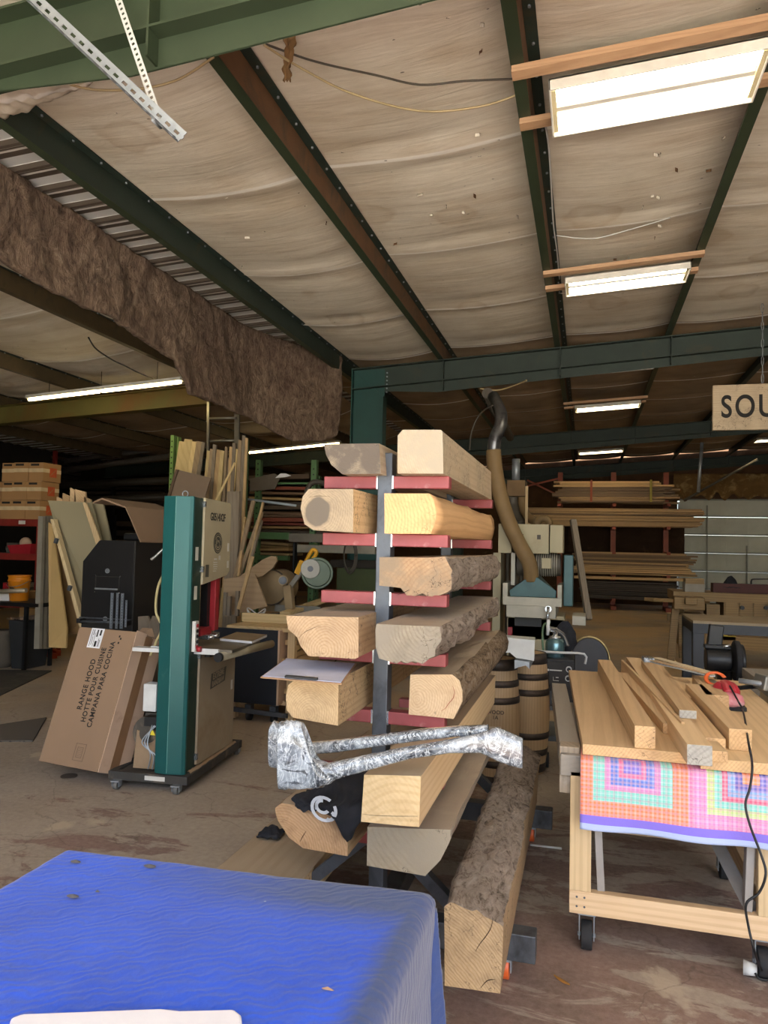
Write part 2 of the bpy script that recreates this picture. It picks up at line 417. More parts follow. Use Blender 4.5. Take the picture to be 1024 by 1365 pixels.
# corrugated steel deck above everything
def deck():
    m = MB(); y = -2.6; pts = []
    while y < 24.4:
        pts += [(y, 0), (y+.10, 0), (y+.125, -.028), (y+.16, -.028), (y+.185, 0), (y+.215, 0), (y+.225, -.01), (y+.245, -.01), (y+.255, 0)]
        y += .30
    vs = []; 
    for x in (-13.2, 12.2):
        for (yy, dz) in pts: vs.append((x, yy, ROOF(x)+.262+dz))
    n = len(pts)
    m.add(vs, [(i, i+1, n+i+1, n+i) for i in range(n-1)])
    return m
s = NT('roof_sheet'); tc = s.n('TexCoord'); sp = s.n('SeparateXYZ'); s.l(tc.outputs['Object'], sp.inputs[0])
fr = s.math('FRACT', s.math('DIVIDE', s.math('ADD', sp.outputs['Y'], 101.6), .3)); 
s.color(s.ramp(fr, [(0, 'dcdedc'), (.34, '5f564c'), (.52, 'b9b6ae'), (.55, '5f564c'), (.72, 'b9b6ae'), (.76, '5f564c')], 'CONSTANT'))  # brightness of the lit flats and rib edges put into the stripe colours
s.b.inputs['Roughness'].default_value = .4; s.b.inputs['Metallic'].default_value = .3
o = single('ceiling_deck', deck(), s.m, kind='structure'); o['kind'] = 'structure'
ox = o.location.copy()
# keep ribs and colour bands in step
# walls
M_wallm = paint('wall_sheet', '1d1813', .95, var=.2, scale=2)
M_batt = paint('brown_batt', '5a4028', .95, wear='7a6248', wearamt=.35, scale=4, bump=.6)
single('wall_back', MB().box(-13, 2.7, 24.4, 24.55, 0, 5.1).box(5.9, 12, 24.4, 24.55, 0, 5.1).box(2.7, 5.9, 24.4, 24.55, 3.25, 5.1), M_batt, kind='structure')
single('wall_front', MB().box(-13, -4.2, -2.6, -2.55, 0, 4.3).box(6.5, 12, -2.6, -2.55, 0, 4.95), M_wallm, kind='structure')
single('wall_left', MB().box(-13.1, -13, -2.6, 24.5, 0, 4.4), M_wallm, kind='structure')
single('wall_right', MB().box(12, 12.1, -2.6, 24.5, 0, 5.4), M_wallm, kind='structure')

# purlins: Z sections
def purlin(x, y0, y1, mats, group, label, name='steel_purlin'):
    m = MB()
    z = ROOF(x); 
    m.mat(0).box(x-.075, x, y0, y1, z-.004, z)                       # bottom flange
    m.mat(0).box(x-.075, x-.072, y0, y1, z, z+.018)
    m.mat(1).box(x-.0015, x+.0015, y0, y1, z, z+.2)                  # web
    m.mat(2).box(x, x+.07, y0, y1, z+.19, z+.194)                    # top flange
    t = wthing(name, label, 'roof beam', (x, y0, z), group)
    part('flange', m, mats, t)
    b = MB()
    y = y0+.25
    while y < min(y1, 17):
        b.cyl((x+.04, y, z+.19), (x+.04, y, z+.178), .009, n=6); y += .3
    part('bolt_row', b, M_galv, t, kind='stuff')
    return t
names = {4: 'green steel roof purlin beside the bare corrugated strip', 5: 'rust-brown steel roof purlin, second from the hanging insulation',
         6: 'green steel roof purlin carrying the left ends of the light boards', 7: 'slim green roof purlin carrying the right ends of the light boards'}
for i, x in enumerate(PURL):
    mm = [M_dkgreen, M_dkgreen, M_dkgreen]
    if i == 5: mm = [M_green, M_rust, M_dkgreen]
    if i == 4: mm = [M_green, M_dkgreen, M_dkgreen]
    if i in (6, 7): mm = [M_green, M_rust, M_dkgreen]
    if i < 4: mm = [M_baybrown, M_baybrown, M_dkgreen]
    lab = names.get(i, 'steel roof purlin over the left bay, %s from the hanging insulation' % ['fourth', 'third', 'second', 'first'][i] if i < 4 else None)
    lab = lab or 'dark steel roof purlin over the right side of the shop, %s past the light boards' % ['first', 'second', 'third', 'fourth', 'fifth'][i-8]
    purlin(x, -2.4, 24.1, mm, 'roof purlins', lab)
# tapered main frames (rafters)
def rafter(Y, x0, x1, dep, mat, label):
    t = wthing('roof_frame_beam', label, 'roof beam', ((x0+x1)/2, Y, ROOF((x0+x1)/2)-dep), 'main frame beams')
    zt = lambda x: ROOF(x)-.012
    zb = lambda x: RB(x, Y)
    n = 12
    web = MB(); fl = MB(); st = MB()
    for k in range(n):
        a = x0+(x1-x0)*k/n; b = x0+(x1-x0)*(k+1)/n
        web.add([(a, Y-.005, zb(a)), (b, Y-.005, zb(b)), (b, Y-.005, zt(b)), (a, Y-.005, zt(a)), (a, Y+.005, zb(a)), (b, Y+.005, zb(b)), (b, Y+.005, zt(b)), (a, Y+.005, zt(a))],
                [(0, 1, 2, 3), (7, 6, 5, 4)])
    def flange(z, h):
        fl.add([(x0, Y-.09, z(x0)), (x1, Y-.09, z(x1)), (x1, Y+.09, z(x1)), (x0, Y+.09, z(x0)), (x0, Y-.09, z(x0)+h), (x1, Y-.09, z(x1)+h), (x1, Y+.09, z(x1)+h), (x0, Y+.09, z(x0)+h)],
               [(0, 3, 2, 1), (4, 5, 6, 7), (0, 1, 5, 4), (1, 2, 6, 5), (2, 3, 7, 6), (3, 0, 4, 7)])
    flange(zb, .012); flange(lambda x: zt(x)-.012, .012)
    part('web', web, mat, t); part('flange', fl, mat, t)
    for x in PURL:
        if x0 < x < x1 and -3 < x < 5:
            st = MB(); st.box(x-.006, x+.006, Y-.088, Y-.005, zb(x)+.012, zt(x)-.012)
            part('stiffener', st, mat, t)
    return t
def RB(x, Y): return ROOF(x)-.46+.018*(x+3) if x > -3.2 else ROOF(x)-.31
rafter(2.9, -3.3, 11.5, .4, M_green, 'nearest green steel roof frame beam crossing the top left corner')
rafter(10.0, -3.25, 11.5, .4, M_dkgreen, 'green steel roof frame beam joined to the teal column')
rafter(17.1, -3.25, 11.5, .4, M_dkgreen, 'dark steel roof frame beam behind the hanging wooden sign')
rafter(24.1, -12.5, 11.5, .4, M_dkgreen, 'farthest steel roof frame beam above the lumber racks')
M_olive = paint('olive_steel', '66602f', .6, 0, wear='6a4f25', wearamt=.45, scale=2)
rafter(10.0, -12.5, -3.7, .3, M_olive, 'yellow-green steel beam crossing the left bay under its ceiling')
rafter(17.1, -12.5, -3.7, .3, M_dkgreen, 'far dark steel beam crossing the left bay')
# teal column at the second frame
def column(x0, x1, Y, label):
    t = wthing('steel_column', label, 'column', ((x0+x1)/2, Y, 0), 'steel columns')
    zt = ROOF(x0)-.02
    part('web', MB().box(x0, x1, Y-.006, Y+.006, .02, zt), M_teal, t)
    part('flange', MB().box(x0-.006, x0+.006, Y-.1, Y+.1, .02, zt), M_teal, t)
    part('flange', MB().box(x1-.006, x1+.006, Y-.1, Y+.1, .02, zt-.4), M_teal, t)
    part('haunch', MB().add([(x0, Y-.03, zt), (x0, Y+.03, zt), (x1, Y+.03, zt-.4), (x1, Y-.03, zt-.4), (x0, Y-.03, zt-.02), (x0, Y+.03, zt-.02), (x1, Y+.03, zt-.42), (x1, Y-.03, zt-.42)],
         [(0, 1, 2, 3), (7, 6, 5, 4), (0, 4, 5, 1), (1, 5, 6, 2), (2, 6, 7, 3), (3, 7, 4, 0)]), M_teal, t)
    part('base_plate', MB().box(x0-.08, x1+.08, Y-.15, Y+.15, 0, .02), M_teal, t)
    for k in range(6): part('bolt', MB().cyl((x1+.04, Y-.025, zt-.06-k*.055), (x1+.04, Y-.04, zt-.06-k*.055), .012, n=6), M_galv, t)
    return t
column(-3.24, -2.78, 10.0, 'teal green steel column under the main frame beam')
column(-3.24, -2.78, 17.1, 'far dark steel column behind the timber rack')
for o in list(bpy.data.objects):
    if o.name.startswith('steel_column.001') or (o.parent and o.parent.name.startswith('steel_column.001')):
        if o.type == 'MESH': o.data.materials[0] = M_dkgreen

# hanging brown insulation curtain
def cx_(y): return -4.14 if y < 8.2 else -4.14+.70*((y-8.2)/1.75)**1.4
def curtain():
    m = MB(); ks = []
    for (px, py) in [(-60, 306), (0, 343), (85, 397), (146, 421), (190, 450), (234, 477), (252, 525), (334, 556), (390, 589), (430, 588), (452, 580), (467, 564)]:
        y = 8.0
        for _ in range(60):
            q = at(px, py, X=cx_(min(y, 9.95))); y = .5*y+.5*min(q.y, 9.95)
        ks.append((y, q.z))
    ks.sort()
    def zb(y): return float(np.interp(y, [a for a, b in ks], [b for a, b in ks]))+.02*noise.noise((y*2.3, 0, 0))+.012*noise.noise((y*9, 1, 0))
    def fn(u, v):
        y = 2.6+7.35*u; zt = ROOF(-4.1)+.225; z = zt+(zb(y)-zt)*v
        x = cx_(y)+.07*noise.noise((y*1.1, z*1.2, 5))*min(1, v*3)+.035*noise.noise((y*5, z*4, 2))+.016*noise.noise((y*15, z*13, 2))
        return (x, y, z)
    m.grid(fn, 260, 44); return m
s = NT('brown_insulation'); v = s.coord((1, 1, .6), (.5, 0, 0))
n1 = s.noise(v, 7, 10, .72, 1.6); n2 = s.noise(s.coord(), 1.3, 3); n3 = s.noise(s.coord((1, 1, .35), (.6, 0, 0)), 34, 5, .7, .8)
col = s.ramp(n1, [(.34, '3d2c22'), (.45, '6b5544'), (.55, '957d68'), (.7, 'bba88f')])
col = s.mix(s.ramp(n2, [(.4, (0, 0, 0, 1)), (.62, (.5, .5, .5, 1))]), col, '5d3d32')
col = s.mix(.4, col, s.ramp(n3, [(.3, '3a2a20'), (.7, 'b39d86')]))
s.color(col); s.b.inputs['Roughness'].default_value = 1; s.bump(s.math('ADD', n1, s.math('MULTIPLY', n3, .5)), 1, .05)
M_ins = s.m
single('insulation_curtain', curtain(), M_ins, 'long torn brown fibreglass insulation batt hanging down between the two bays', 'insulation', solid=.05)

# far sectional garage door with its tracks
gx0, gx1, gz = 2.75, 5.85, 3.3
t = wthing('door_1', None, None, ((gx0+gx1)/2, 24.3, 0)); t['kind'] = 'structure'
M_strut = paint('door_strut', '8b9189', .6, .1)
M_door = paint('door_panel', 'd2d6cc', .6, var=.08, scale=2)
for r in range(6):
    z0 = r*gz/6; m = MB().box(gx0, gx1, 24.3, 24.34, z0+.008, z0+gz/6-.008)
    for c in range(5):
        w = (gx1-gx0)/5; a = gx0+c*w
        m.box(a+.06, a+w-.06, 24.285, 24.3, z0+.07, z0+gz/6-.07)
        m.box(a+.11, a+w-.11, 24.28, 24.286, z0+.12, z0+gz/6-.12)
    part('door_section', m, M_door, t, bev=.006)
for z in (.02, .55, 1.1, 1.65, 2.2, 2.75, 3.26): part('strut', MB().box(gx0, gx1, 24.2, 24.27, z, z+.035), M_strut, t)
for x in (3.5, 4.6): part('door_lock_bar', MB().box(x, x+.035, 24.17, 24.2, .4, 3.1 if x < 4 else 1.9), M_strut, t)
part('track', MB().box(gx0-.06, gx0-.02, 24.15, 24.25, 0, 3.2), M_galv, t); part('track', MB().box(gx1+.02, gx1+.06, 24.15, 24.25, 0, 3.2), M_galv, t)
m = MB()
m.grid(lambda u, v: (2.55+3.8*u, 24.12+.1*noise.noise((u*14, v*3, 2)), 4.05-(.7+.22*noise.noise((u*17, 0, 4)))*v*(1.0)), 60, 10)
single('torn_insulation', m, paint('torn_batt', '7d5f36', .95, wear='b59a6a', wearamt=.4, scale=5, bump=.6), 'ragged brown insulation hanging torn above the far garage door', 'insulation', solid=.04)

# ---------------------------------------------------------------- ceiling lights on boards
M_tube = emit('lit_tube', 'ffe9c0', 16.0)
M_tube_near = emit('lit_tube_near', 'fff3dc', 9.0)
M_tube_warm = emit('lit_tube_warm', 'ffe3a4', 16.0)
M_lens = paint('yellowed_lens', 'efe3b8', .4)
M_pan = paint('light_pan', 'e9e6da', .45)
def fixture(x0, x1, y, z, label, lit=True, w=.40, tube=None):
    t = wthing('ceiling_light', label, 'light', ((x0+x1)/2, y, z), 'fluorescent ceiling lights on boards')
    sl = .0585*(x1-x0)
    M = Matrix.Translation((x0, y, z)) @ Matrix.Rotation(-math.atan(.0585), 4, 'Y')
    L = x1-x0
    pan = MB().xf(M).box(0, L, -w/2, w/2, .055, .07).box(0, .012, -w/2, w/2, 0, .07).box(L-.012, L, -w/2, w/2, 0, .07).box(0, L, -w/2, -w/2+.012, .0, .07).box(0, L, w/2-.012, w/2, .0, .07)
    part('housing', pan, M_pan, t, bev=.003)
    part('ballast_cover', MB().xf(M).prism([(-.05, .054), (.05, .054), (.02, .028), (-.02, .028)], 'x', .015, L-.015), M_pan, t)
    for k, yy in enumerate((-w*.36, -w*.2, w*.2, w*.36) if w > .3 else (-w*.25, w*.25)):
        part('tube', MB().xf(M).cyl((.04, yy, .03), (L-.04, yy, .03), .016, n=12), (tube or M_tube) if lit else M_white, t)
    for xx in (.025, L-.025):
        part('lamp_holder', MB().xf(M).box(xx-.012, xx+.012, -w*.42, w*.42, .012, .05), M_lens, t)
    return t
def board(x0, x1, y, label, mat=None, w=.085, z=None):
    m = MB()
    za = ROOF(x0)-.042; zb_ = ROOF(x1)-.042
    m.add([(x0, y-w/2, za), (x1, y-w/2, zb_), (x1, y+w/2, zb_), (x0, y+w/2, za), (x0, y-w/2, za+.038), (x1, y-w/2, zb_+.038), (x1, y+w/2, zb_+.038), (x0, y+w/2, za+.038)],
          [(0, 3, 2, 1), (4, 5, 6, 7), (0, 1, 5, 4), (1, 2, 6, 5), (2, 3, 7, 6), (3, 0, 4, 7)])
    return single('mounting_board', m, mat or M_2x4b, label, 'board', 'light mounting boards')
xa, xb = PURL[6], PURL[7]
def zl(x): return ROOF(x)-.125
for (yc, lab, lit, w) in ((4.38, 'large bright four-tube ceiling light, nearest at the top right', True, .5), (7.45, 'second bright four-tube ceiling light from the front', True, .40), (11.05, 'unlit white ceiling light just behind the second frame beam', False, .34), (14.0, 'bright ceiling light beyond the second frame beam', True, .40), (20.3, 'far bright ceiling light above the stacked lumber', True, .40)):
    fixture(xa+.13, xb-.1, yc, zl(xa+.13), lab, lit, w, M_tube_near if yc < 8 else None)
    if yc < 15:
        nm = lab.split(',')[0].split(' from')[0].split(' just')[0].split(' beyond')[0]
        board(xa-.07, xb-.0, yc-w*.62, 'reddish wooden board in front of the ' + nm)
        board(xa-.07, xb-.0, yc+w*.42, 'reddish wooden board behind the ' + nm)
fixture(4.2, 5.3, 7.5, zl(4.2), 'added unseen ceiling light of the right bay beside the second light board', True, .4)  # this and the next three are added, unseen, to brighten the far floor
fixture(4.2, 5.3, 13.2, zl(4.2), 'added unseen ceiling light of the right bay beyond the second frame beam', True, .4)
fixture(7.4, 8.5, 12.2, zl(7.4), 'added unseen ceiling light nearest the right wall, in the middle of its length', True, .4)
fixture(7.4, 8.5, 18.6, zl(7.4), 'added unseen ceiling light nearest the right wall, towards the back', True, .4)
fixture(4.05, 5.15, 20.2, zl(4.05), 'far ceiling light at the right edge beyond the sign', True, .4)
# bare strip lights over the left bay
def strip(p0, p1, label):
    t = wthing('strip_light', label, 'light', (p0+p1)/2, 'strip lights over the left bay')
    d = (p1-p0); mid = (p0+p1)/2
    part('channel', MB().beam(p0+Vector((0, 0, .04)), p1+Vector((0, 0, .04)), .09, .045), M_pan, t)
    part('tube', MB().cyl(p0+d*.01, mid-d*.01, .022, n=12), M_tube_warm, t); part('tube', MB().cyl(mid+d*.01, p1-d*.01, .022, n=12), M_tube_warm, t)
    for k in (.15, .5, .85):
        q = p0+d*k; part('hanging_wire', MB().cyl(q+Vector((0, 0, .06)), Vector((q.x, q.y, ROOF(q.x)+.02)), .004, n=5), M_black, t)
strip(at(37, 533, Z=3.66), at(243, 509, Z=3.74), 'long strip light over the left bay, left of the hanging insulation')
strip(at(328, 604, Z=3.7), at(453, 591, Z=3.8), 'long strip light glowing below the hanging insulation near the rack')
strip(at(-60, 612, Z=3.55), at(14, 605, Z=3.6), 'far strip light at the left edge above the cartons')
# ================================================================ CANTILEVER RACK WITH TIMBERS
LZ = [1.905, 1.672, 1.437, 1.205, .967, .735, .492]        # tops of the arms
YN, YF = 2.9, 4.27
XP = at(516, 640, Y=YN).x                                 # post centre
t = wthing('timber_rack', 'steel cantilever rack with red arms holding heavy timbers', 'rack', (XP, (YN+YF)/2, 0))
def sqtube(m, x0, x1, y0, y1, z0, z1): return m.box(x0, x1, y0, y1, z0, z1)
arms = []
for Y in (YN, YF):
    up = part('upright', MB().box(XP-.03, XP+.03, Y-.035, Y+.035, .19, 2.0 if Y == YN else 1.95), M_iron, t, bev=.004)
    for z in LZ:
        for sgn, Lr in ((-1, .262), (1, .262)):
            a = XP+sgn*.03; b = XP+sgn*Lr
            tilt = .012
            m = MB(); x0, x1 = min(a, b), max(a, b)
            za, zb_ = (z, z+tilt) if sgn > 0 else (z+tilt, z)
            if sgn > 0: za, zb_ = z, z
            else: za, zb_ = z, z
            m.add([(x0, Y-.03, za-.05), (x1, Y-.03, zb_-.05), (x1, Y+.03, zb_-.05), (x0, Y+.03, za-.05), (x0, Y-.03, za), (x1, Y-.03, zb_), (x1, Y+.03, zb_), (x0, Y+.03, za)],
                  [(0, 3, 2, 1), (4, 5, 6, 7), (0, 1, 5, 4), (1, 2, 6, 5), (2, 3, 7, 6), (3, 0, 4, 7)])
            ar = part('arm', m, M_redarm, t, bev=.004)
            # bright weld bead where the arm meets the post
            part('weld', MB().box(a-.003 if sgn > 0 else a-.006, a+.006 if sgn > 0 else a+.003, Y-.032, Y+.032, z-.052, z+.002), M_chrome, ar)
    for sgn in (-1, 1):
        part('base_arm', MB().box(min(XP, XP+sgn*.62), max(XP, XP+sgn*.62), Y-.04, Y+.04, .09, .19), M_iron, t, bev=.004)
        part('brace', MB().beam((XP+sgn*.03, Y, .48), (XP+sgn*.36, Y, .19), .045, .045, (0, 1, 0)), M_iron, t)
part('base_rail', MB().box(XP-.04, XP+.04, YN, YF, .10, .18), M_iron, t, bev=.004)
part('top_rail', MB().box(XP-.025, XP+.025, YN, YF, .44, .49), M_iron, t, bev=.004)
M_orange = paint('orange_wheel', 'd8602a', .4, var=.05)
for Y in (YN, YF):
    for x in (XP-.5, XP+.50):
        cs = part('caster', MB().box(x-.028, x+.028, Y-.03, Y+.04, .078, .09).box(x-.03, x-.025, Y-.012, Y+.03, .03, .085).box(x+.025, x+.03, Y-.012, Y+.03, .03, .085), M_galv, t)
        part('wheel', MB().cyl((x-.022, Y+.01, .046), (x+.022, Y+.01, .046), .046, n=24), M_orange, cs, bev=.003)

# woods
W = {}
W['L1L'] = wood('wood_speckled_grey', 'b6a184', '8d7152', 'Y', 9, grey='7b6b58', greyamt=.3)
W['L1R'] = wood('wood_weathered_beam', 'c3aa86', 'a0845f', 'Y', 8, grey='a89577', greyamt=.45, cracks=True)
W['L2'] = wood('wood_fresh_yellow', 'dbb57c', 'b98a50', 'Y', 13, off=(.1, 0, 0), cracks=True)
W['L2R'] = wood('wood_orange_yellow', 'dba865', 'b67a3c', 'Y', 7, off=(.2, 0, .1))
W['L3'] = wood('wood_brown_heart', 'b98f63', '8f6841', 'Y', 6, grey='8f7a62', greyamt=.3, cracks=True)
W['L4'] = wood('wood_sawn_tan', 'bd996e', '96714a', 'Y', 12, cracks=True, saw=1)
W['grey'] = wood('wood_grey_rough', '9c8b76', '6f604f', 'Y', 9, grey='847665', greyamt=.5, cracks=True)
W['L5'] = wood('wood_pale_sawn', 'd6b27d', 'b08552', 'Y', 12, cracks=True, saw=1)
W['dust'] = wood('wood_dusty_top', 'b8a78f', '9d8a72', 'Y', 7, grey='9a8a77', greyamt=.6)
W['dusty2'] = wood('wood_dusty_tan', 'b79f80', '977d5c', 'Y', 7, grey='a89479', greyamt=.5)
W['pale'] = wood('wood_pale_clean', 'dcbb88', 'bf945c', 'Y', 9)
M_bark = bark('bark_grey')
M_bark2 = bark('bark_brown', '8a7458', '57432e')
M_rings = None
def endgrain(name, light, mid, dark, cx, cz, grey=None, s_=1.0, greyr=None):
    s = NT(name); v = s.coord((1, 0, 1), loc=(-cx, 0, -cz))
    nz = s.n('TexNoise'); nz.inputs['Scale'].default_value = 7; nz.inputs['Detail'].default_value = 3; s.l(v, nz.inputs['Vector'])
    ad = s.n('VectorMath', operation='MULTIPLY_ADD'); s.l(nz.outputs['Color'], ad.inputs[0]); ad.inputs[1].default_value = (.05, .0, .05); s.l(v, ad.inputs[2])
    w = s.n('TexWave', wave_type='RINGS', rings_direction='Y'); w.inputs['Scale'].default_value = 38*s_; w.inputs['Distortion'].default_value = .6; w.inputs['Detail'].default_value = 2
    s.l(ad.outputs[0], w.inputs['Vector'])
    mid = tuple(a*.55+b*.45 for a, b in zip(hexc(mid), hexc(light)))
    col = s.ramp(w.outputs['Fac'], [(.1, mid), (.5, light), (1, light)])
    col = s.mix(.3, light, col) if s_ < 0 else col
    sc = s.n('TexWave', wave_type='BANDS', bands_direction='DIAGONAL'); sc.inputs['Scale'].default_value = 30; sc.inputs['Distortion'].default_value = 6; sc.inputs['Detail'].default_value = 3
    s.l(s.coord(), sc.inputs['Vector'])
    col = s.mix(.12, col, s.ramp(sc.outputs['Fac'], [(.3, dark), (.7, light)]))
    col = s.mix(s.ramp(s.noise(s.coord(), 8, 8, .7), [(.45, (0, 0, 0, 1)), (.7, (.6, .6, .6, 1))]), col, dark)
    if grey:
        col = s.mix(s.ramp(s.noise(s.coord(), 5, 8, .65), [(.42, (0, 0, 0, 1)), (.58, (1, 1, 1, 1))]), col, grey)
    if greyr:
        ln = s.n('VectorMath', operation='LENGTH'); s.l(ad.outputs[0], ln.inputs[0])
        col = s.mix(s.ramp(ln.outputs['Value'], [(greyr*.9, (1, 1, 1, 1)), (greyr*1.05, (0, 0, 0, 1))]), col, '675b4c')
    vo = s.n('TexVoronoi', feature='DISTANCE_TO_EDGE'); vo.inputs['Scale'].default_value = 6
    n2 = s.n('TexNoise'); n2.inputs['Scale'].default_value = 5; n2.inputs['Detail'].default_value = 6; s.l(s.coord(), n2.inputs['Vector']); s.l(n2.outputs['Color'], vo.inputs['Vector'])
    cr = s.mix(1.0, s.ramp(vo.outputs['Distance'], [(0, (1, 1, 1, 1)), (.012, (0, 0, 0, 1))]), s.ramp(s.noise(s.coord(loc=(2, 2, 2)), 4, 2), [(.5, (0, 0, 0, 1)), (.55, (1, 1, 1, 1))]), 'MULTIPLY')
    col = s.mix(cr, col, '2d1d12')
    hs = s.n('HueSaturation'); hs.inputs['Saturation'].default_value = .86; hs.inputs['Hue'].default_value = .505; s.l(col, hs.inputs['Color']); col = hs.outputs['Color']
    s.color(col); s.b.inputs['Roughness'].default_value = .8; s.bump(s.noise(s.coord(), 60, 5, .7), .4, .004); return s.m
def timber(name, pts, Y0, Y1, mats, label, flags='', amp=.012, step=.05, taper=(1, 1), cat='timber', group=None, rise=0, shift=0, seed=0, zflat=None):
    """squared log: front outline through sight lines at Y0; flags per edge: s sawn side, b bark, d dusty top, w smooth wane.
    materials: 0 side, 1 end, 2 bark, 3 top"""
    P = [at(x, y, Y=Y0) for x, y in pts]
    if zflat is not None:
        dz = zflat-min(p.z for p in P)
        P = [p+Vector((0, 0, dz)) for p in P]
    n = len(P); ring = []; fl = []
    for i in range(n):
        a, b = P[i], P[(i+1) % n]; L = (b-a).length; f = flags[i] if i < len(flags) else 's'
        k = max(1, int(L/(.014 if f == 'b' else .06)))
        for j in range(k): ring.append(a.lerp(b, j/k)); fl.append((f, 0 if j == 0 else 1))
    cx = sum(p.x for p in P)/n; cz = sum(p.z for p in P)/n; z0 = min(p.z for p in P)
    N = len(ring); rows = max(2, int((Y1-Y0)/(step if 'b' in flags else .15)))
    vs = []
    for r in range(rows+1):
        u = r/rows; y = Y0+(Y1-Y0)*u
        for i, p in enumerate(ring):
            prev = fl[i-1][0]; f = fl[i][0]
            nx, nz = p.x-cx, p.z-cz; l = math.hypot(nx, nz) or 1
            a = 0
            if f == 'b' or (prev == 'b' and fl[i][1] == 0): a = amp
            elif f == 'w': a = amp*.5
            if (f == 'b') != (prev == 'b') and fl[i][1] == 0: a = amp*.8
            q = (p.x*3+seed, y*2.2, p.z*3)
            d = a*(noise.noise((q[0]*2, q[1]*2, q[2]*2))*1.5+noise.noise((q[0]*9, q[1]*7, q[2]*9))*(1 if f != 'w' else .15)+(.5*noise.noise((q[0]*22, q[1]*20, q[2]*22)) if f != 'w' else 0)) if a else 0
            if f == 's' or f == 'd': d = 0 if not a else d
            if f != 'b' and prev != 'b' and f != 'w': d = .0012*noise.noise((q[0]*6, q[1]*6, q[2]*6))
            sx = 1+(taper[0]-1)*u; sz = 1+(taper[1]-1)*u
            vs.append((cx+(p.x-cx)*sx+nx/l*d+shift*u, y+(.004*noise.noise((p.x*30, p.z*30, seed)) if r == 0 else 0), z0+(p.z-z0)*sz+nz/l*d+rise*u))
    m = MB()
    mi = {'s': 0, 'b': 2, 'd': 3, 'w': 2}
    for v in vs: m.v.append(Vector(v))
    for r in range(rows):
        for i in range(N):
            j = (i+1) % N; f = fl[i][0]
            m.f.append([r*N+i, r*N+j, (r+1)*N+j, (r+1)*N+i]); m.mi.append(mi[f]); m.sm.append(f in 'bw')
    m.f.append(list(range(N))[::-1]); m.mi.append(1); m.sm.append(False)
    m.f.append([rows*N+i for i in range(N)]); m.mi.append(1); m.sm.append(False)
    mats = list(mats)+[mats[0]]*(4-len(mats))
    return single(name, m, mats, label, cat, group)
G = 'timbers on the cantilever rack'
timber('timber', [(432, 594), (505.5, 593), (508, 633.5), (456, 634), (442, 622), (434.5, 608)], 2.78, 4.2, [W['L1L'], endgrain('end_speckled', 'a08e74', '80694f', '4f4032', .1, -.1, '5f5347'), W['L1L'], W['dusty2']],
       'speckled grey-brown half-round timber on top left of the rack', 'dsswww', .01, group=G, zflat=LZ[0])
timber('timber', [(530, 584), (537, 576.5), (587.5, 576.5), (590, 579), (591, 635), (530, 634.5)], 2.78, 4.28, [W['L1R'], endgrain('end_weathered', 'b8a283', 'a88f6d', '8d775a', .3, .2, 'a3947c'), W['L1R'], W['dusty2']],
       'big weathered square beam on top right of the rack', 'ssssss', group=G, zflat=LZ[0])
timber('timber', [(411.5, 652), (471, 652), (471, 710), (418, 707), (406, 699), (401, 678), (404, 662)], 2.7, 4.3, [W['L2'], endgrain('end_ringed', 'a58e6e', '8e7858', '6f604f', -.01, .105, None, .9, .052), W['L2'], W['dusty2']],
       'yellow beam with a dark round grey heart in its end, second row left', 'dssssww', .008, group=G, zflat=LZ[1])
timber('timber', [(512.5, 658), (572, 658), (578, 668), (580.5, 684), (579, 697), (574, 712), (512.5, 711.5)], 2.8, 4.7, [W['L2R'], endgrain('end_orange', 'd9a864', 'c48d4c', 'a87338', -.2, .08, None, .6), W['L2R'], W['dusty2']],
       'orange-yellow timber with one rounded side, second row right', 'dwwwwss', .02, group=G, zflat=LZ[1], seed=4)
timber('timber', [(505.5, 747), (591, 748), (601, 765), (599, 789), (589, 796.5), (543, 797), (534, 788), (505.5, 785)], 2.8, 4.5, [W['L3'], endgrain('end_brown', 'b58c60', '9c7249', '77532f', .3, -.2, '8a7358', .5), M_bark, W['dusty2']],
       'brown slab with a rough bark edge, third row right', 'dbbbbsss', .013, group=G, zflat=LZ[2], seed=9, step=.025)
timber('timber', [(381.5, 824), (478, 826), (478, 879), (473, 881.5), (411, 877.5), (401, 864), (397, 853), (384, 841)], 2.62, 4.2, [W['L4'], endgrain('end_tan_cracked', 'b5936a', '987048', '7c5a3a', .04, .05, None, .8), W['grey'], W['dust']],
       'wide tan sawn slab with a dusty top and an empty red arm over it', 'dsssswww', .008, group=G, zflat=LZ[3], taper=(.9, 1), seed=3)
timber('timber', [(500.4, 837), (502, 830), (586, 833.5), (591, 850.5), (582, 874), (569, 883), (528, 884.5), (505.5, 876), (500.4, 861)], 2.55, 4.3, [W['grey'], endgrain('end_grey_rough', '94866f', '7b6c5a', '5c5044', .1, .2, '857968', .6), M_bark, W['dust']],
       'grey rough-barked slab, fourth row right', 'ddbbbbsss', .018, group=G, zflat=LZ[3], seed=21, step=.025)
timber('timber', [(380.7, 936), (384, 921), (395, 912.4), (451, 914), (450.5, 975.6), (390, 965), (382, 954)], 2.58, 4.2, [W['L5'], endgrain('end_pale_rings', 'cfa873', 'b5884f', '97703f', .02, .06, None, 1.0), W['L5'], W['dusty2']],
       'pale sawn beam with rounded left edge lying under the clipboard', 'wwdssww', .008, group=G, zflat=LZ[4], seed=5)
timber('timber', [(547, 896), (603, 896), (613, 903), (618.5, 917), (617, 932), (605, 955), (545, 949)], 2.84, 4.4, [W['pale'], endgrain('end_pink_streak', 'd3b083', 'bd9465', 'a87d52', -.05, .09, None, .9), M_bark2, W['dusty2']],
       'pale round-edged timber with a red-streaked end, fifth row right', 'dwwwwss', .04, group=G, zflat=LZ[4], seed=14)
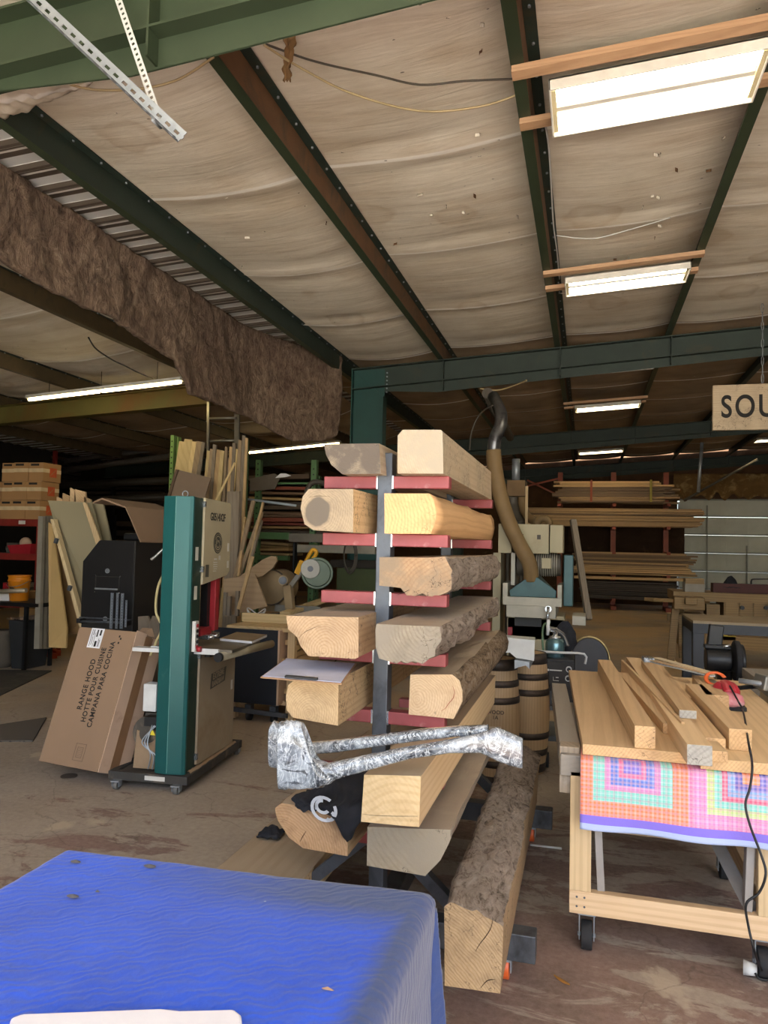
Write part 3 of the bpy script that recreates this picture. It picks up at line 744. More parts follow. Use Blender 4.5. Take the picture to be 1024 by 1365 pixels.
timber('timber', [(485.5, 1035), (561.4, 1037), (558.5, 1105), (481, 1098)], 2.32, 4.3, [W['pale'], endgrain('end_clean_pale', 'd6b27a', 'c69d61', 'aa8149', .1, -.2, None, .35), W['pale'], W['dusty2']],
       'clean pale square beam jutting out under the wrapped bracket', 'dsss', group=G, zflat=LZ[5])
timber('timber', [(490, 1101.5), (601, 1105), (597, 1124), (587, 1145.5), (567, 1167), (489, 1153)], 2.55, 4.1, [W['grey'], endgrain('end_grey_pale', 'a8977a', '917e63', '7b6a54', .2, .3, '9b8c74', .4), W['grey'], W['dust']],
       'dusty grey slab, lowest on the right side of the rack', 'dbwwss', .008, group=G, zflat=LZ[6], seed=31, taper=(1.05, 1))
timber('timber', [(368, 1086), (376, 1079), (464, 1091), (463, 1149.5), (404, 1138), (386, 1124), (372, 1102)], 2.62, 4.0, [W['L5'], endgrain('end_reddish', 'c0925f', 'a5743f', '7c532c', -.08, .02, None, .8), M_bark2, W['dusty2']],
       'reddish half-log, lowest on the left of the rack, a black shirt on it', 'bdsswwb', .008, group=G, zflat=LZ[6], seed=8)
# floor timber on the base arms
timber('timber', [(592.4, 1205), (600, 1199), (636, 1207), (655, 1219), (673, 1232), (667, 1321), (593, 1311)], 2.46, 4.35, [wood('wood_floor_side', 'b29064', '8c6a42', 'Y', 12, cracks=True), endgrain('end_floor_diag', 'b79568', '93703f', '654b30', -.45, -.35, None, .9), M_bark, M_bark],
       'huge bark-topped timber lying low on the right foot of the rack', 'bbbbsss', .012, zflat=.19, seed=17, step=.022, taper=(.95, 1.2))
def crack(owner, pts, Y, r=.0022, mat=None, name='crack'):
    part(name, MB().tube([at(x, y, Y=Y) for x, y in pts], (lambda q: r*.5*(.35+.65*math.sin(PI*min(.97, max(.03, q))))), 6, 3), mat or M_crack, owner)
M_crack = paint('crack_dark', '2b1d13', .95); M_streak = paint('red_streak', 'a8503c', .8)
TT = [o for o in bpy.data.objects if o.name.startswith('timber') and o.get('category') == 'timber']
def tt(words): return next(o for o in TT if words in o['label'])
crack(tt('red-streaked'), [(603, 914), (606, 922), (604, 931), (598, 938), (594, 944), (588, 948)], 2.838, .0022, M_streak, 'red_streak')
crack(tt('wide tan sawn'), [(398, 851), (406, 843), (418, 837), (428, 834)], 2.618, .0015); crack(tt('wide tan sawn'), [(458, 835), (456, 842)], 2.618, .0012)
crack(tt('huge bark-topped'), [(657, 1222), (655, 1236), (648, 1248), (640, 1258), (634, 1268)], 2.458, .0022); crack(tt('huge bark-topped'), [(641, 1317), (650, 1307), (660, 1306)], 2.458, .0022)
crack(tt('reddish half-log'), [(408, 1108), (403, 1116), (400, 1122)], 2.618, .0025); crack(tt('dark round grey heart'), [(411, 663), (425, 661), (440, 662)], 2.698, .0012)
crack(tt('brown slab with'), [(546, 786), (538, 790), (529, 793)], 2.798, .003)
crack(tt('clean pale square'), [(483, 1085), (500, 1087), (530, 1088), (557, 1088)], 2.318, .0012)
# floor timber, left
m = MB(); P0 = at(308, 1146, Z=.3)
m.add([(-1.43, 1.9, .19), (-1.06, 1.9, .19), (-1.06, 4.1, .19), (-1.43, 4.1, .19), (-1.43, 1.9, .31), (-1.06, 1.9, .31), (-1.06, 4.1, .31), (-1.43, 4.1, .31)],
      [(0, 3, 2, 1), (4, 5, 6, 7), (0, 1, 5, 4), (1, 2, 6, 5), (2, 3, 7, 6), (3, 0, 4, 7)]); m.mi[1] = 1
single('timber', m, [W['L5'], W['dusty2']], 'flat dusty timber on the left foot of the rack, partly behind the blue blanket', 'timber', bev=.006)

# ---------------------------------------------------------------- clipboard on the left beam
M_hard = paint('hardboard', 'a98560', .6)
def tiltbox(m, o, u, v, n, a, b, h):
    """slab with corner o, sides u*a, v*b and height n*h"""
    o = Vector(o); u = Vector(u).normalized(); v = Vector(v).normalized(); n = Vector(n).normalized()
    c = [o, o+u*a, o+u*a+v*b, o+v*b]; c += [p+n*h for p in c]
    return m.add(c, [(0, 3, 2, 1), (4, 5, 6, 7), (0, 1, 5, 4), (1, 2, 6, 5), (2, 3, 7, 6), (3, 0, 4, 7)])
zc = 1.145
q0 = Vector((-.99, 2.52, zc)); uu_ = Vector((.27, .06, 0)).normalized(); vv_ = Vector((-uu_.y, uu_.x, 0))
t = wthing('clipboard', 'brown clipboard with white paper lying on a pale beam', 'clipboard', q0)
pa = at(347, 904, Z=zc); pb = at(456, 913, Z=zc); pc = at(475, 886, Z=zc)
ua = (pb-pa); ua.z = 0; va = Vector((-ua.y, ua.x, 0)); La = ua.length
va = pc-pb; va.z = 0; Lv = va.length
part('board', tiltbox(MB(), pa, ua, va, (0, 0, 1), La, Lv, .004), M_hard, t, bev=.001)
part('paper', tiltbox(MB(), pa+ua.normalized()*.006+va.normalized()*.012+Vector((0, 0, .0045)), ua, va, (0, 0, 1), La-.012, Lv-.02, .002), paint('blueish_paper', 'b9bfd6', .7), t)
part('clip', tiltbox(MB(), pa+ua.normalized()*La*.3+va.normalized()*.004+Vector((0, 0, .007)), ua, va, (0, 0, 1), La*.4, .022, .008), M_black, t, bev=.002)
# ---------------------------------------------------------------- black T-shirt with white emblem
def cloth(bl, fn, nu, nv): m = MB(); m.grid(fn, nu, nv); return m
s = NT('black_cloth'); s.color(s.ramp(s.noise(s.coord(), 14, 4), [(.3, '141519'), (.7, '26282e')])); s.b.inputs['Roughness'].default_value = .95; s.bump(s.noise(s.coord(), 300, 2), .3, .002); M_cloth = s.m
ztop = LZ[6]+.165
t = wthing('tshirt', 'crumpled black shirt with a white emblem draped on the lowest left log', 'shirt', (-.98, 2.7, ztop))
yf = 2.615
tl = at(374, 1078, Y=yf)
def shirt(u, v):
    # v: 0 far on top, 1 hanging down the front
    x = -1.04+.33*u; f = noise.noise((u*5, v*4, 1))
    if v < .62:
        w = v/.62; y = 3.0-(3.0-yf)*w; z = LZ[6]+.20+.03*f+.055*math.sin(u*PI)*(1-abs(w-.45)*1.3)-.02*w
    else:
        w = (v-.62)/.38; y = yf-.014-.012*abs(f)-.028*math.sin(w*PI)*math.exp(-((u-.62)/.25)**2); hang = .03+.095*math.exp(-((u-.66)/.15)**2)
        z = LZ[6]+.185-hang*w+.012*f*(1-w)
    x += .03*noise.noise((v*5, u*3, 7))+( .10*(v-.62)*(1 if v > .62 else 0)*(.7-u))
    return (x, y, z+.012*noise.noise((u*14, v*12, 3)))
sh = part('body', cloth(0, shirt, 60, 50), M_cloth, t, solid=.006)
m = MB()
m.grid(lambda u, v: (-.76+.09*u, 2.95+.08*v+.03*noise.noise((u*4, v*4, 1)), LZ[6]+.215+.04*math.sin(u*PI)*math.sin(v*PI)+.02*noise.noise((u*9, v*9, 0))), 14, 14)
part('sleeve', m, M_cloth, t, solid=.006)
# emblem: circle of broken strokes
wht = paint('screen_print', 'd9dde2', .7, bump=0)
ec = at(433, 1071, Y=yf-.05); ex = Vector((1, .12, .04)).normalized(); ez = Vector((0, -.55, .83)).normalized(); en = ex.cross(ez).normalized()
ec = at(432, 1078, Y=yf-.045); ez = Vector((.12, -.25, .97)).normalized(); ex = Vector((1, 0, -.15)).normalized(); en = ex.cross(ez).normalized(); en = -en if en.y > 0 else en
m = MB()
def arc(r0, r1, a0, a1, c=(0, 0)):
    k = 14
    pts = []
    for i in range(k+1):
        a = math.radians(a0+(a1-a0)*i/k); pts.append((r0*math.cos(a)+c[0], r0*math.sin(a)+c[1]))
    for i in range(k, -1, -1):
        a = math.radians(a0+(a1-a0)*i/k); pts.append((r1*math.cos(a)+c[0], r1*math.sin(a)+c[1]))
    for i in range(k):
        q = [pts[i], pts[i+1], pts[2*k-i], pts[2*k+1-i]]
        m.add([ec+ex*a*1.0+ez*b+en*.002 for a, b in q], [(0, 1, 2, 3)])
arc(.040, .052, 60, 300); arc(.040, .052, -50, 30); arc(.018, .030, 90, 330, (-.005, .008)); arc(.012, .024, -120, 60, (.022, -.02))
arc(.028, .034, 150, 200)
part('emblem', m, wht, sh, solid=.0015)
single('cloth_scrap', MB().grid(lambda u, v: (-1.40+.10*u, 3.08+.10*v, .325+.03*math.sin(u*PI)*math.sin(v*PI)+.015*noise.noise((u*5, v*5, 2))), 14, 14), M_cloth, 'small black cloth scrap on the flat timber at the left foot of the rack', 'cloth', solid=.006)

# ---------------------------------------------------------------- plastic-wrapped bent brackets
s = NT('cling_wrap'); v = s.coord((1, 1, 1), (0, .35, 0))
n1 = s.noise(s.coord((1, 1, .55), (.3, .6, 0)), 17, 5, .6, 2.2); n2 = s.noise(v, 8, 5, .6, 1); n3 = s.noise(s.coord((.55, 1, 1), (.3, -.5, 0)), 24, 4, .6, 1.5)
def highlight_lines(n, w): return s.ramp(s.math('ABSOLUTE', s.math('SUBTRACT', n, .5)), [(0, (1, 1, 1, 1)), (w, (0, 0, 0, 1))])
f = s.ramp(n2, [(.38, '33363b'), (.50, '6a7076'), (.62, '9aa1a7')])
f = s.mix(s.math('MULTIPLY', highlight_lines(n1, .028), .75), f, 'dde2e5'); f = s.mix(s.math('MULTIPLY', highlight_lines(n3, .018), .7), f, 'ccd3d7')  # thin pale lines paint the wrap's highlights into its colour
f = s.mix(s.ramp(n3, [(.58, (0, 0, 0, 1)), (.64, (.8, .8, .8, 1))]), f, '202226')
s.color(f); s.b.inputs['Roughness'].default_value = .16; s.b.inputs['Coat Weight'].default_value = 1; s.b.inputs['Coat Roughness'].default_value = .08
s.bump(s.math('ADD', n1, s.math('MULTIPLY', n2, .6)), .6, .012); M_wrap = s.m
t = wthing('wrapped_bracket', 'pair of bent black steel brackets wrapped in shiny clear plastic across the rack front', 'bracket', at(430, 1050, Y=2.3))
def bent(pxs, Y0, dy, th=.045, seed=0, mat=M_wrap, name='bracket'):
    """outline given as pairs (top px, bottom px) along the bar; Y runs from Y0 by dy"""
    m = MB(); rings = []; K = len(pxs)-1
    NS = 110
    for i in range(NS+1):
        t_ = i/NS*K; k = min(int(t_), K-1); w = t_-k
        a = [pxs[k][j]*(1-w)+pxs[k+1][j]*w for j in range(4)]
        y = Y0+dy*i/NS
        p = at(a[0], a[1], Y=y); q = at(a[2], a[3], Y=y)
        c = (p+q)/2; h = (p-q)/2
        ring = []
        for j in range(14):
            an = 2*PI*j/14; ca, sa = math.cos(an), math.sin(an)
            e = 3.2; ca = math.copysign(abs(ca)**(2/e), ca); sa = math.copysign(abs(sa)**(2/e), sa)
            d = 1+.04*noise.noise((i*.16+seed, j*.9, seed))+.035*noise.noise((i*.6, j*2.1, seed+3))
            ring.append(c+h*ca*d+Vector((0, th/2*sa*d, 0)))
        rings.append(ring)
    vs = [v for r in rings for v in r]
    fs = [(i*14+j, i*14+(j+1) % 14, (i+1)*14+(j+1) % 14, (i+1)*14+j) for i in range(NS) for j in range(14)]+[list(range(14))[::-1], [NS*14+j for j in range(14)]]
    m.add(vs, fs, True)
    return part(name, m, mat, t)
# front bracket: foot on the left, long arm to the right
FR = [(373, 962, 373, 1053), (385, 959, 402, 1053), (403, 962, 430, 1049), (408, 988, 440, 1045), (413, 1008, 449, 1039), (434, 1018, 470, 1032), (480, 1008, 500, 1024), (540, 996, 548, 1011), (600, 986, 602, 1003), (640, 977, 640, 1003), (662, 969, 664, 1014), (680, 976, 682, 1021), (697, 984, 697, 1024)]
bent(FR, 2.22, .10, .045, 1)
BK = [(361, 967, 361, 1022), (366, 960, 373, 1025), (374, 965, 375, 1010)]
bent(BK, 2.42, .01, .045, 5)
BK2 = [(408, 990, 412, 1005), (450, 986, 452, 1002), (500, 980, 500, 995), (560, 972, 560, 987), (610, 968, 612, 981), (650, 966, 654, 988)]
bent(BK2, 2.40, -.06, .045, 9)

# ================================================================ MOVING BLANKET OVER A TABLE
s = NT('blue_blanket'); v = s.coord()
tc = s.n('TexCoord'); mp = s.n('Mapping'); s.l(tc.outputs['Object'], mp.inputs['Vector']); mp.inputs['Rotation'].default_value = (0, 0, -.55)
w = s.n('TexWave', wave_type='BANDS', bands_direction='Y', wave_profile='SIN'); w.inputs['Scale'].default_value = 13; w.inputs['Distortion'].default_value = 9; w.inputs['Detail'].default_value = 2; w.inputs['Detail Scale'].default_value = 1.3
s.l(mp.outputs['Vector'], w.inputs['Vector'])
fib = s.noise(v, 160, 4, .7); blo = s.noise(v, 4, 5)
col = s.ramp(blo, [(.3, '0d40ba'), (.7, '1250da')])
col = s.mix(.18, col, s.ramp(fib, [(.3, '0f3ca4'), (.7, '3474e4')]))
# faded grey dust lying along the far right edge of the blanket
sp = s.n('SeparateXYZ'); s.l(tc.outputs['Object'], sp.inputs[0])
def edge(a, b, src):
    mr = s.n('MapRange'); s.l(src, mr.inputs[0]); mr.inputs[1].default_value = a; mr.inputs[2].default_value = b; return mr.outputs[0]
BX, BYY = -.34, 1.80
M_bl = s
def blanket_mat(cx, cy):
    X_ = s.math('ADD', sp.outputs['X'], cx); Y_ = s.math('ADD', sp.outputs['Y'], cy)
    band = s.math('MULTIPLY', edge(1.56, 1.68, s.math('ADD', Y_, s.math('MULTIPLY', blo, .06))), edge(-1.15, -.6, X_))
    band2 = edge(-.42, -.375, X_)
    band = s.math('MAXIMUM', band, band2)
    c2 = s.mix(s.math('MULTIPLY', band, .85), col, '34425a')
    sp_ = s.n('TexVoronoi'); sp_.inputs['Scale'].default_value = 15; s.l(v, sp_.inputs['Vector'])
    f2 = s.ramp(sp_.outputs['Distance'], [(0, (1, 1, 1, 1)), (.035, (1, 1, 1, 1)), (.045, (0, 0, 0, 1))])
    f2 = s.mix(1.0, f2, s.ramp(s.noise(v, 5, 2), [(.58, (0, 0, 0, 1)), (.6, (1, 1, 1, 1))]), 'MULTIPLY')
    c2 = s.mix(f2, c2, 'a8b0bd')
    s.color(c2); s.b.inputs['Roughness'].default_value = .95
    s.b.inputs['Sheen Weight'].default_value = .25
    s.bump(s.math('ADD', w.outputs['Fac'], s.math('MULTIPLY', fib, .7)), .3, .004)
ZB = .80
A_ = at(88, 1128, Z=ZB); B_ = at(580, 1187, Z=ZB)       # far left / far right corners of the top
print('blanket corners', A_, B_)
def blanket():
    m = MB(); x0, x1 = A_.x, B_.x; r = .035
    def yfar(x): return A_.y+(B_.y-A_.y)*(x-x0)/(x1-x0)
    W_ = x1-x0; D = 1.25; drop = .62
    # parameter across: left drop, top, right drop ; along: far drop, top, near drop
    def prof(s_, L, drop):
        # returns (position along 0..L, fall) with rounded edges
        if s_ < 0:
            a = min(-s_, r*PI/2)/r; rest = max(0, -s_-r*PI/2); return (r-math.sin(a)*r, r*(1-math.cos(a))+rest)
        if s_ > L-2*r:
            q = s_-(L-2*r); a = min(q, r*PI/2)/r; rest = max(0, q-r*PI/2); return (L-r+math.sin(a)*r, r*(1-math.cos(a))+rest)
        return (r+s_, 0)
    def fn(u, v):
        sx = -drop+u*(W_-2*r+2*drop); sy = -drop+v*(D-2*r+2*drop)
        px_, fx = prof(sx, W_, drop); py_, fy = prof(sy, D, drop)
        x = x0+px_; y = yfar(x)-py_
        f = max(fx, fy)
        z = ZB-f
        if fx > r and fy > r:   # corner folds
            k = min(fx, fy)*.35
            x += (k if sx < 0 else -k)*.0+(-k if sx < 0 else k)*.25; y += (k if sy < 0 else -k)*.25
        ww = math.sin((x*.35+y*.93)*95+4.5*noise.noise((x*5, y*5, 0)))*(.5+.8*noise.noise((x*3, y*3, 6)))
        if f < r: z += .0011*ww+.007*noise.noise((x*2.2, y*2.2, 1))
        else:
            bl = .0005*math.sin(z*55+2*noise.noise((x*3, y*3, z*3)))+.010*noise.noise((x*3, y*3, z*2.5))*min(1, f*6)
            if fx >= fy: x += bl if sx > 0 else -bl
            else: y += bl
        # the left rim swings towards the camera
        if x < x0+.12 and f < r: z -= .0
        return (x, y, z)
    m.grid(fn, 210, 200); return m
bl = blanket()
lo = Vector([min(v[i] for v in bl.v) for i in range(3)]); hi = Vector([max(v[i] for v in bl.v) for i in range(3)])
blanket_mat((lo.x+hi.x)/2, (lo.y+hi.y)/2)
single('moving_blanket', bl, M_bl.m, 'quilted bright blue moving blanket draped over a table in the foreground', 'blanket', solid=.006)
t = wthing('covered_table', 'table hidden under the blue moving blanket', 'table', ((A_.x+B_.x)/2, A_.y-.6, 0))
part('tabletop', MB().box(A_.x+.05, B_.x-.04, A_.y-1.1, A_.y-.05, ZB-.05, ZB-.018), M_2x4, t)
for x in (A_.x+.09, B_.x-.09):
    for y in (A_.y-1.05, A_.y-.1): part('leg', MB().box(x-.035, x+.035, y-.035, y+.035, 0, ZB-.05), M_2x4, t)
# holes and scraps on the blanket
M_hole = paint('frayed_lining', '5a5a5c', .9)
for k, (x, y, w_) in enumerate([(101, 1148, .03), (200, 1154, .035), (97, 1194, .03), (130, 1188, .012), (437, 1318, .026)]):
    p = at(x, y, Z=ZB+.008)
    m = MB(); n = 14
    m.add([(p.x+w_*.5*math.cos(2*PI*i/n)*(1+.4*noise.noise((i*1.3, k, 0))), p.y+w_*(.28 if k < 4 else .1)*math.sin(2*PI*i/n)*(1+.5*noise.noise((i*1.9, k, 4))), ZB+.007) for i in range(n)]+[(p.x, p.y, ZB+.012)], [(i, (i+1) % n, n) for i in range(n)])
    single('lint_tuft', m, M_hole if k < 4 else M_hard, ['dark frayed tuft nearest the far left corner of the blue blanket', 'grey frayed tuft at the middle of the far edge of the blue blanket', 'dark frayed tuft left of centre on the blue blanket', 'tiny dark tuft on the blue blanket between the larger tufts', 'small tan wood splinter on the right half of the blue blanket'][k], 'lint' if k < 4 else 'splinter')
# white sheet at the very bottom
pa = at(14, 1353, Z=ZB+.03); pb = at(318, 1343, Z=ZB+.03); 
m = MB(); 
pts = [(14, 1356), (30, 1350), (215, 1343), (240, 1346), (312, 1344), (322, 1352), (330, 1420), (0, 1430)]
P = [at(x, y, Z=ZB+.028) for x, y in pts]
m.prism([(p.x, p.y) for p in P], 'z', ZB+.010, ZB+.028)
single('foam_tray', m, paint('white_foam', 'e4e4ea', .6, var=.03), 'white foam sheet lying at the near edge of the blue blanket', 'foam sheet', bev=.005)
# ================================================================ ROLLING WORK TABLE, QUILT AND BOARDS
TZ = .84      # underside of beams = top of slabs
SF = 3.13     # front edge of the slabs
t = wthing('rolling_work_table', 'rolling pine work table on casters under the quilt and boards', 'table', (.36, 3.65, 0))
tx0, tx1, ty0, ty1 = -.055, .73, 3.17, 4.16
M_pine = wood('pine_post', 'd0b07e', 'ab8757', 'Z', 8); M_pineY = wood('pine_rail_y', 'c5a57a', '9f7f57', 'Y', 8, grey='9b8a74', greyamt=.4); M_pineX = wood('pine_rail_x', 'd4b286', 'b08452', 'X', 7)
M_greyp = wood('weathered_plank', '9c8f7e', '6d6153', 'Y', 8, grey='8a8175', greyamt=.6)
for x in (tx0, tx1-.085):
    for y in (ty0, ty1-.04):
        part('leg', MB().box(x, x+.085, y, y+.04, .245 if y == ty0 else .15, .72), M_pine, t, bev=.003)
        part('leg_brace', MB().beam((x+(.10 if x == tx0 else -.012), y+.05, .70), (x+(.125 if x == tx0 else -.03), y+.05, .245), .05, .03, (1, 0, 0)), paint('grey_primer_wood', '9c9690', .7), t, bev=.003)
part('stretcher', MB().box(tx0, tx1+.05, ty0, ty0+.04, .155, .245), M_pineX, t, bev=.003)
part('stretcher', MB().box(tx0, tx1+.05, ty1-.04, ty1, .155, .245), M_pineX, t, bev=.003)
part('stretcher', MB().box(tx0, tx0+.04, ty0+.04, ty1-.04, .155, .245), M_pineY, t, bev=.003)
part('stretcher', MB().box(tx1-.04, tx1, ty0+.04, ty1-.04, .155, .245), M_pineY, t, bev=.003)
part('brace', MB().beam((.37, ty1-.1, .70), (.63, ty0+.06, .25), .055, .05, (1, 0, .6)), paint('grey_primer_wood2', '8f8983', .7), t)
for i, (x, y) in enumerate([(tx0+.07, ty0+.05), (tx1-.06, ty0+.05), (tx0+.03, ty1-.05), (tx1-.05, ty1-.05)]):
    cs = part('caster', MB().box(x-.035, x+.035, y-.04, y+.04, .147, .155).box(x-.031, x-.027, y-.02, y+.03, .04, .15).box(x+.027, x+.031, y-.02, y+.03, .04, .15).cyl((x-.036, y, .055), (x+.036, y, .055), .008, n=8), M_galv, t)
    part('wheel', MB().cyl((x-.022, y, .055), (x+.022, y, .055), .055, n=24), M_rubber, cs, bev=.004)
part('top_frame', MB().box(tx0-.04, tx1+.08, ty0, ty1+.1, .70, .785), M_greyp, t, bev=.003)
# weathered plank edge to the left of the slab with its scarred end block
part('side_plank', MB().add([(-.20, 4.75, .70), (-.115, 4.75, .70), (-.020, 3.30, .70), (-.105, 3.30, .70), (-.20, 4.75, .80), (-.115, 4.75, .80), (-.020, 3.30, .80), (-.105, 3.30, .80)],
     [(0, 1, 2, 3), (7, 6, 5, 4), (0, 4, 5, 1), (1, 5, 6, 2), (2, 6, 7, 3), (3, 7, 4, 0)]), M_greyp, t, bev=.003)
part('end_block', MB().box(-.10, -.018, 3.2, 3.29, .62, .81), wood('scarred_block', 'a4917a', '7c6a55', 'Z', 8, grey='c6beb0', greyamt=.3), t, bev=.004)
for x, z in ((tx0+.03, .185), (tx0+.03, .222), (tx0+.06, .185), (tx0+.06, .222), (tx1-.02, .185), (tx1-.02, .222)):
    part('screw', MB().cyl((x, ty0-.001, z), (x, ty0+.004, z), .0045, n=8), M_iron, t)

# quilt: covers the table top and hangs over the front
QP = .425; QC = at(843, 1019, Y=3.115)
def quilt_mat():
    s = NT('patchwork_quilt'); tc = s.n('TexCoord'); uv = s.n('SeparateXYZ'); s.l(tc.outputs['UV'], uv.inputs[0])
    U, V = uv.outputs['X'], uv.outputs['Y']          # metres from the centre of the first block
    bu = s.math('FLOOR', s.math('ADD', s.math('DIVIDE', U, QP), .5)); u = s.math('SUBTRACT', s.math('DIVIDE', U, QP), bu)
    bv = s.math('FLOOR', s.math('ADD', s.math('DIVIDE', V, QP*1.2), .5)); vv = s.math('SUBTRACT', s.math('DIVIDE', V, QP), s.math('MULTIPLY', bv, 1.2))
    d = s.math('MAXIMUM', s.math('ABSOLUTE', u), s.math('ABSOLUTE', vv))
    A = [(0, '6f5fc4'), (.075, 'd45a8c'), (.12, '4b6fc8'), (.19, 'c87ab4'), (.245, '6fc9b8'), (.345, 'f07a3c'), (.48, 'e0709c')]
    Bk = [(0, 'f08a3c'), (.07, '5a58b8'), (.13, '6f9fd0'), (.19, 'd84a70'), (.235, '6fc9b8'), (.30, 'b8cf7a'), (.36, 'dc7fb8'), (.48, 'e0709c')]
    par = s.math('MODULO', s.math('ADD', bu, 10), 2.0)
    ca = s.ramp(d, A, 'CONSTANT'); cb = s.ramp(d, Bk, 'CONSTANT')
    col = s.mix(par, ca, cb)
    # plaid threads
    def stripes(x, k, th):
        return s.math('GREATER_THAN', s.math('FRACT', s.math('MULTIPLY', x, k)), th)
    p1 = s.math('MULTIPLY', s.math('ADD', stripes(U, 62, .5), stripes(V, 62, .5)), .17)
    col = s.mix(p1, col, 'fbeff2')
    p2 = s.math('MULTIPLY', s.math('ADD', stripes(U, 31, .75), stripes(V, 31, .75)), .2)
    col = s.mix(.10, s.mix(p2, col, 'b8486e'), 'd8d0d8')
    lines = s.math('MULTIPLY', s.math('MAXIMUM', stripes(U, 61, .88), stripes(V, 61, .88)), .25)
    col = s.mix(lines, col, '2d5a80')
    bord = s.math('LESS_THAN', V, -.207)
    col = s.mix(bord, col, '7f6fd0')
    lin = s.math('LESS_THAN', V, -.238)
    col = s.mix(lin, col, 'aab8da')
    s.color(col); s.b.inputs['Roughness'].default_value = .9
    s.bump(s.noise(s.coord(), 40, 4), .4, .004); return s.m
def quilt():
    m = MB(); uvs = []
    x0, x1 = -.015, .95
    def fn(u, v):
        x = x0+(x1-x0)*u
        if v < .45:
            w = v/.45; y = 4.5-(4.5-3.145)*w; z = .7925; vc = .06+(1-w)*1.3
        else:
            w = (v-.45)/.55; y = 3.115-.012+.010*noise.noise((x*5, w*2, 0))*w-.012*math.sin(x*17+1)*w*w-.01*w; bot = -.325; z = .79-w*(.79-(QC.z-.262)); vc = z-QC.z
            if w == 0: y = 3.118
        uvs.append((x-QC.x, vc)); return (x, y, z)
    m.grid(fn, 70, 60)
    return m, uvs
qm, quv = quilt()
q = single('quilt', qm, quilt_mat(), 'colourful plaid patchwork quilt hanging over the front of the work table', 'quilt', solid=.006)
uvl = q.data.uv_layers.new(name='UVMap')
for lp in q.data.loops: uvl.data[lp.index].uv = quv[lp.vertex_index]

# boards
oak = dict(rings=9)
def OAK(i): return wood('oak_%d' % i, ['dcb37c', 'd3a970', 'e0ba84', 'd8b07a'][i % 4], ['ba8f5e', 'b18656', 'c29a66', 'b48b5c'][i % 4], 'Y', [6, 8, 5, 9][i % 4], off=(.1*i, 0, .05*i))
M_oakend = endgrain('oak_end', 'd0a268', 'b98a50', '9a6f3e', .3, -.2, None, .7)
M_greyend = endgrain('waxed_end', 'a8a297', '8f8a80', '6d6a64', .3, -.2, None, .5)
def beamlet(name, fpx, Y0, z0, w, h, bpx, label, mats, L=None, cat='board', group='boards on the work table', bev=.002):
    """fpx: bottom-left front pixel on height z0; bpx: back top-left pixel on z0+h"""
    a = at(*fpx, Z=z0) if Y0 is None else Vector((at(*fpx, Y=Y0).x, Y0, z0))
    b = at(*bpx, Z=z0+h)
    a.z = z0; b.z = z0; d = (b-a); d.z = 0
    if L: d = d.normalized()*L
    sd = Vector((d.y, -d.x, 0)).normalized()*w
    up = Vector((0, 0, h)); m = MB()
    m.add([a, a+sd, a+sd+d, a+d, a+up, a+sd+up, a+sd+d+up, a+d+up], [(0, 3, 2, 1), (4, 5, 6, 7), (0, 1, 5, 4), (1, 2, 6, 5), (2, 3, 7, 6), (3, 0, 4, 7)])
    m.mi[2] = 1
    return single(name, m, mats, label, cat, group, bev=bev)
# wide slabs
def slab(x0f, x1f, yf, x0b, x1b, yb, label, i):
    m = MB(); z0, z1 = TZ-.043, TZ-.0005
    m.add([(x0f, yf, z0), (x1f, yf, z0), (x1b, yb, z0), (x0b, yb, z0), (x0f, yf, z1), (x1f, yf, z1), (x1b, yb, z1), (x0b, yb, z1)],
          [(0, 3, 2, 1), (4, 5, 6, 7), (0, 1, 5, 4), (1, 2, 6, 5), (2, 3, 7, 6), (3, 0, 4, 7)]); m.mi[2] = 1
    single('wood_slab', m, [OAK(i), M_oakend], label, 'slab', 'wide slabs on the work table', bev=.002)
slab(-.008, .425, 3.15, -.105, .40, 5.05, 'wide honey-coloured slab with a clear surface at the left of the work table', 0)
slab(.43, .93, 3.10, .405, .93, 5.05, 'wide honey-coloured slab at the right of the work table', 2)
beamlet('board', (846, 993), 3.16, TZ, .080, .088, (797, 879), 'thick square board standing alone on the left slab', [OAK(1), M_oakend])
beamlet('board', (884, 1000), 3.45, TZ, .07, .045, (820, 892), 'flat board lying right beside the lone left square board', [OAK(3), M_oakend], L=1.35)
beamlet('board', (908, 1000), 3.32, TZ, .014, .085, (829, 880), 'thin strip on edge left of the longest board', [OAK(0), M_oakend], L=1.75)
beamlet('board', (916, 1017), 2.98, TZ, .088, .075, (835, 876), 'longest thick board, overhanging the table front with a grey waxed end', [OAK(2), M_greyend])
beamlet('board', (905.6, 954.5), 3.42, TZ+.078, .070, .035, (855, 880), 'short board resting on top of the others with a grey waxed end', [OAK(1), M_greyend])
beamlet('board', (937, 993), 3.22, TZ, .085, .050, (862, 882), 'flat board between the longest board and the right square board', [OAK(3), M_oakend])
beamlet('board', (948, 1010), 3.06, TZ, .06, .040, (934, 985), 'short offcut in front of the flat middle board', [OAK(2), M_oakend], L=.15)
beamlet('board', (972, 990.6), 3.26, TZ, .085, .085, (914, 911), 'thick square board at the right with its end towards the camera', [OAK(0), M_oakend])
beamlet('board', (940, 930), 4.0, TZ, .11, .085, (918, 893), 'short thick board behind the red sander', [OAK(1), M_oakend], L=.6)
beamlet('board', (903, 925), 4.1, TZ, .1, .045, (890, 893), 'low board between the stacks, under the veneer strips', [OAK(2), M_oakend], L=.6)
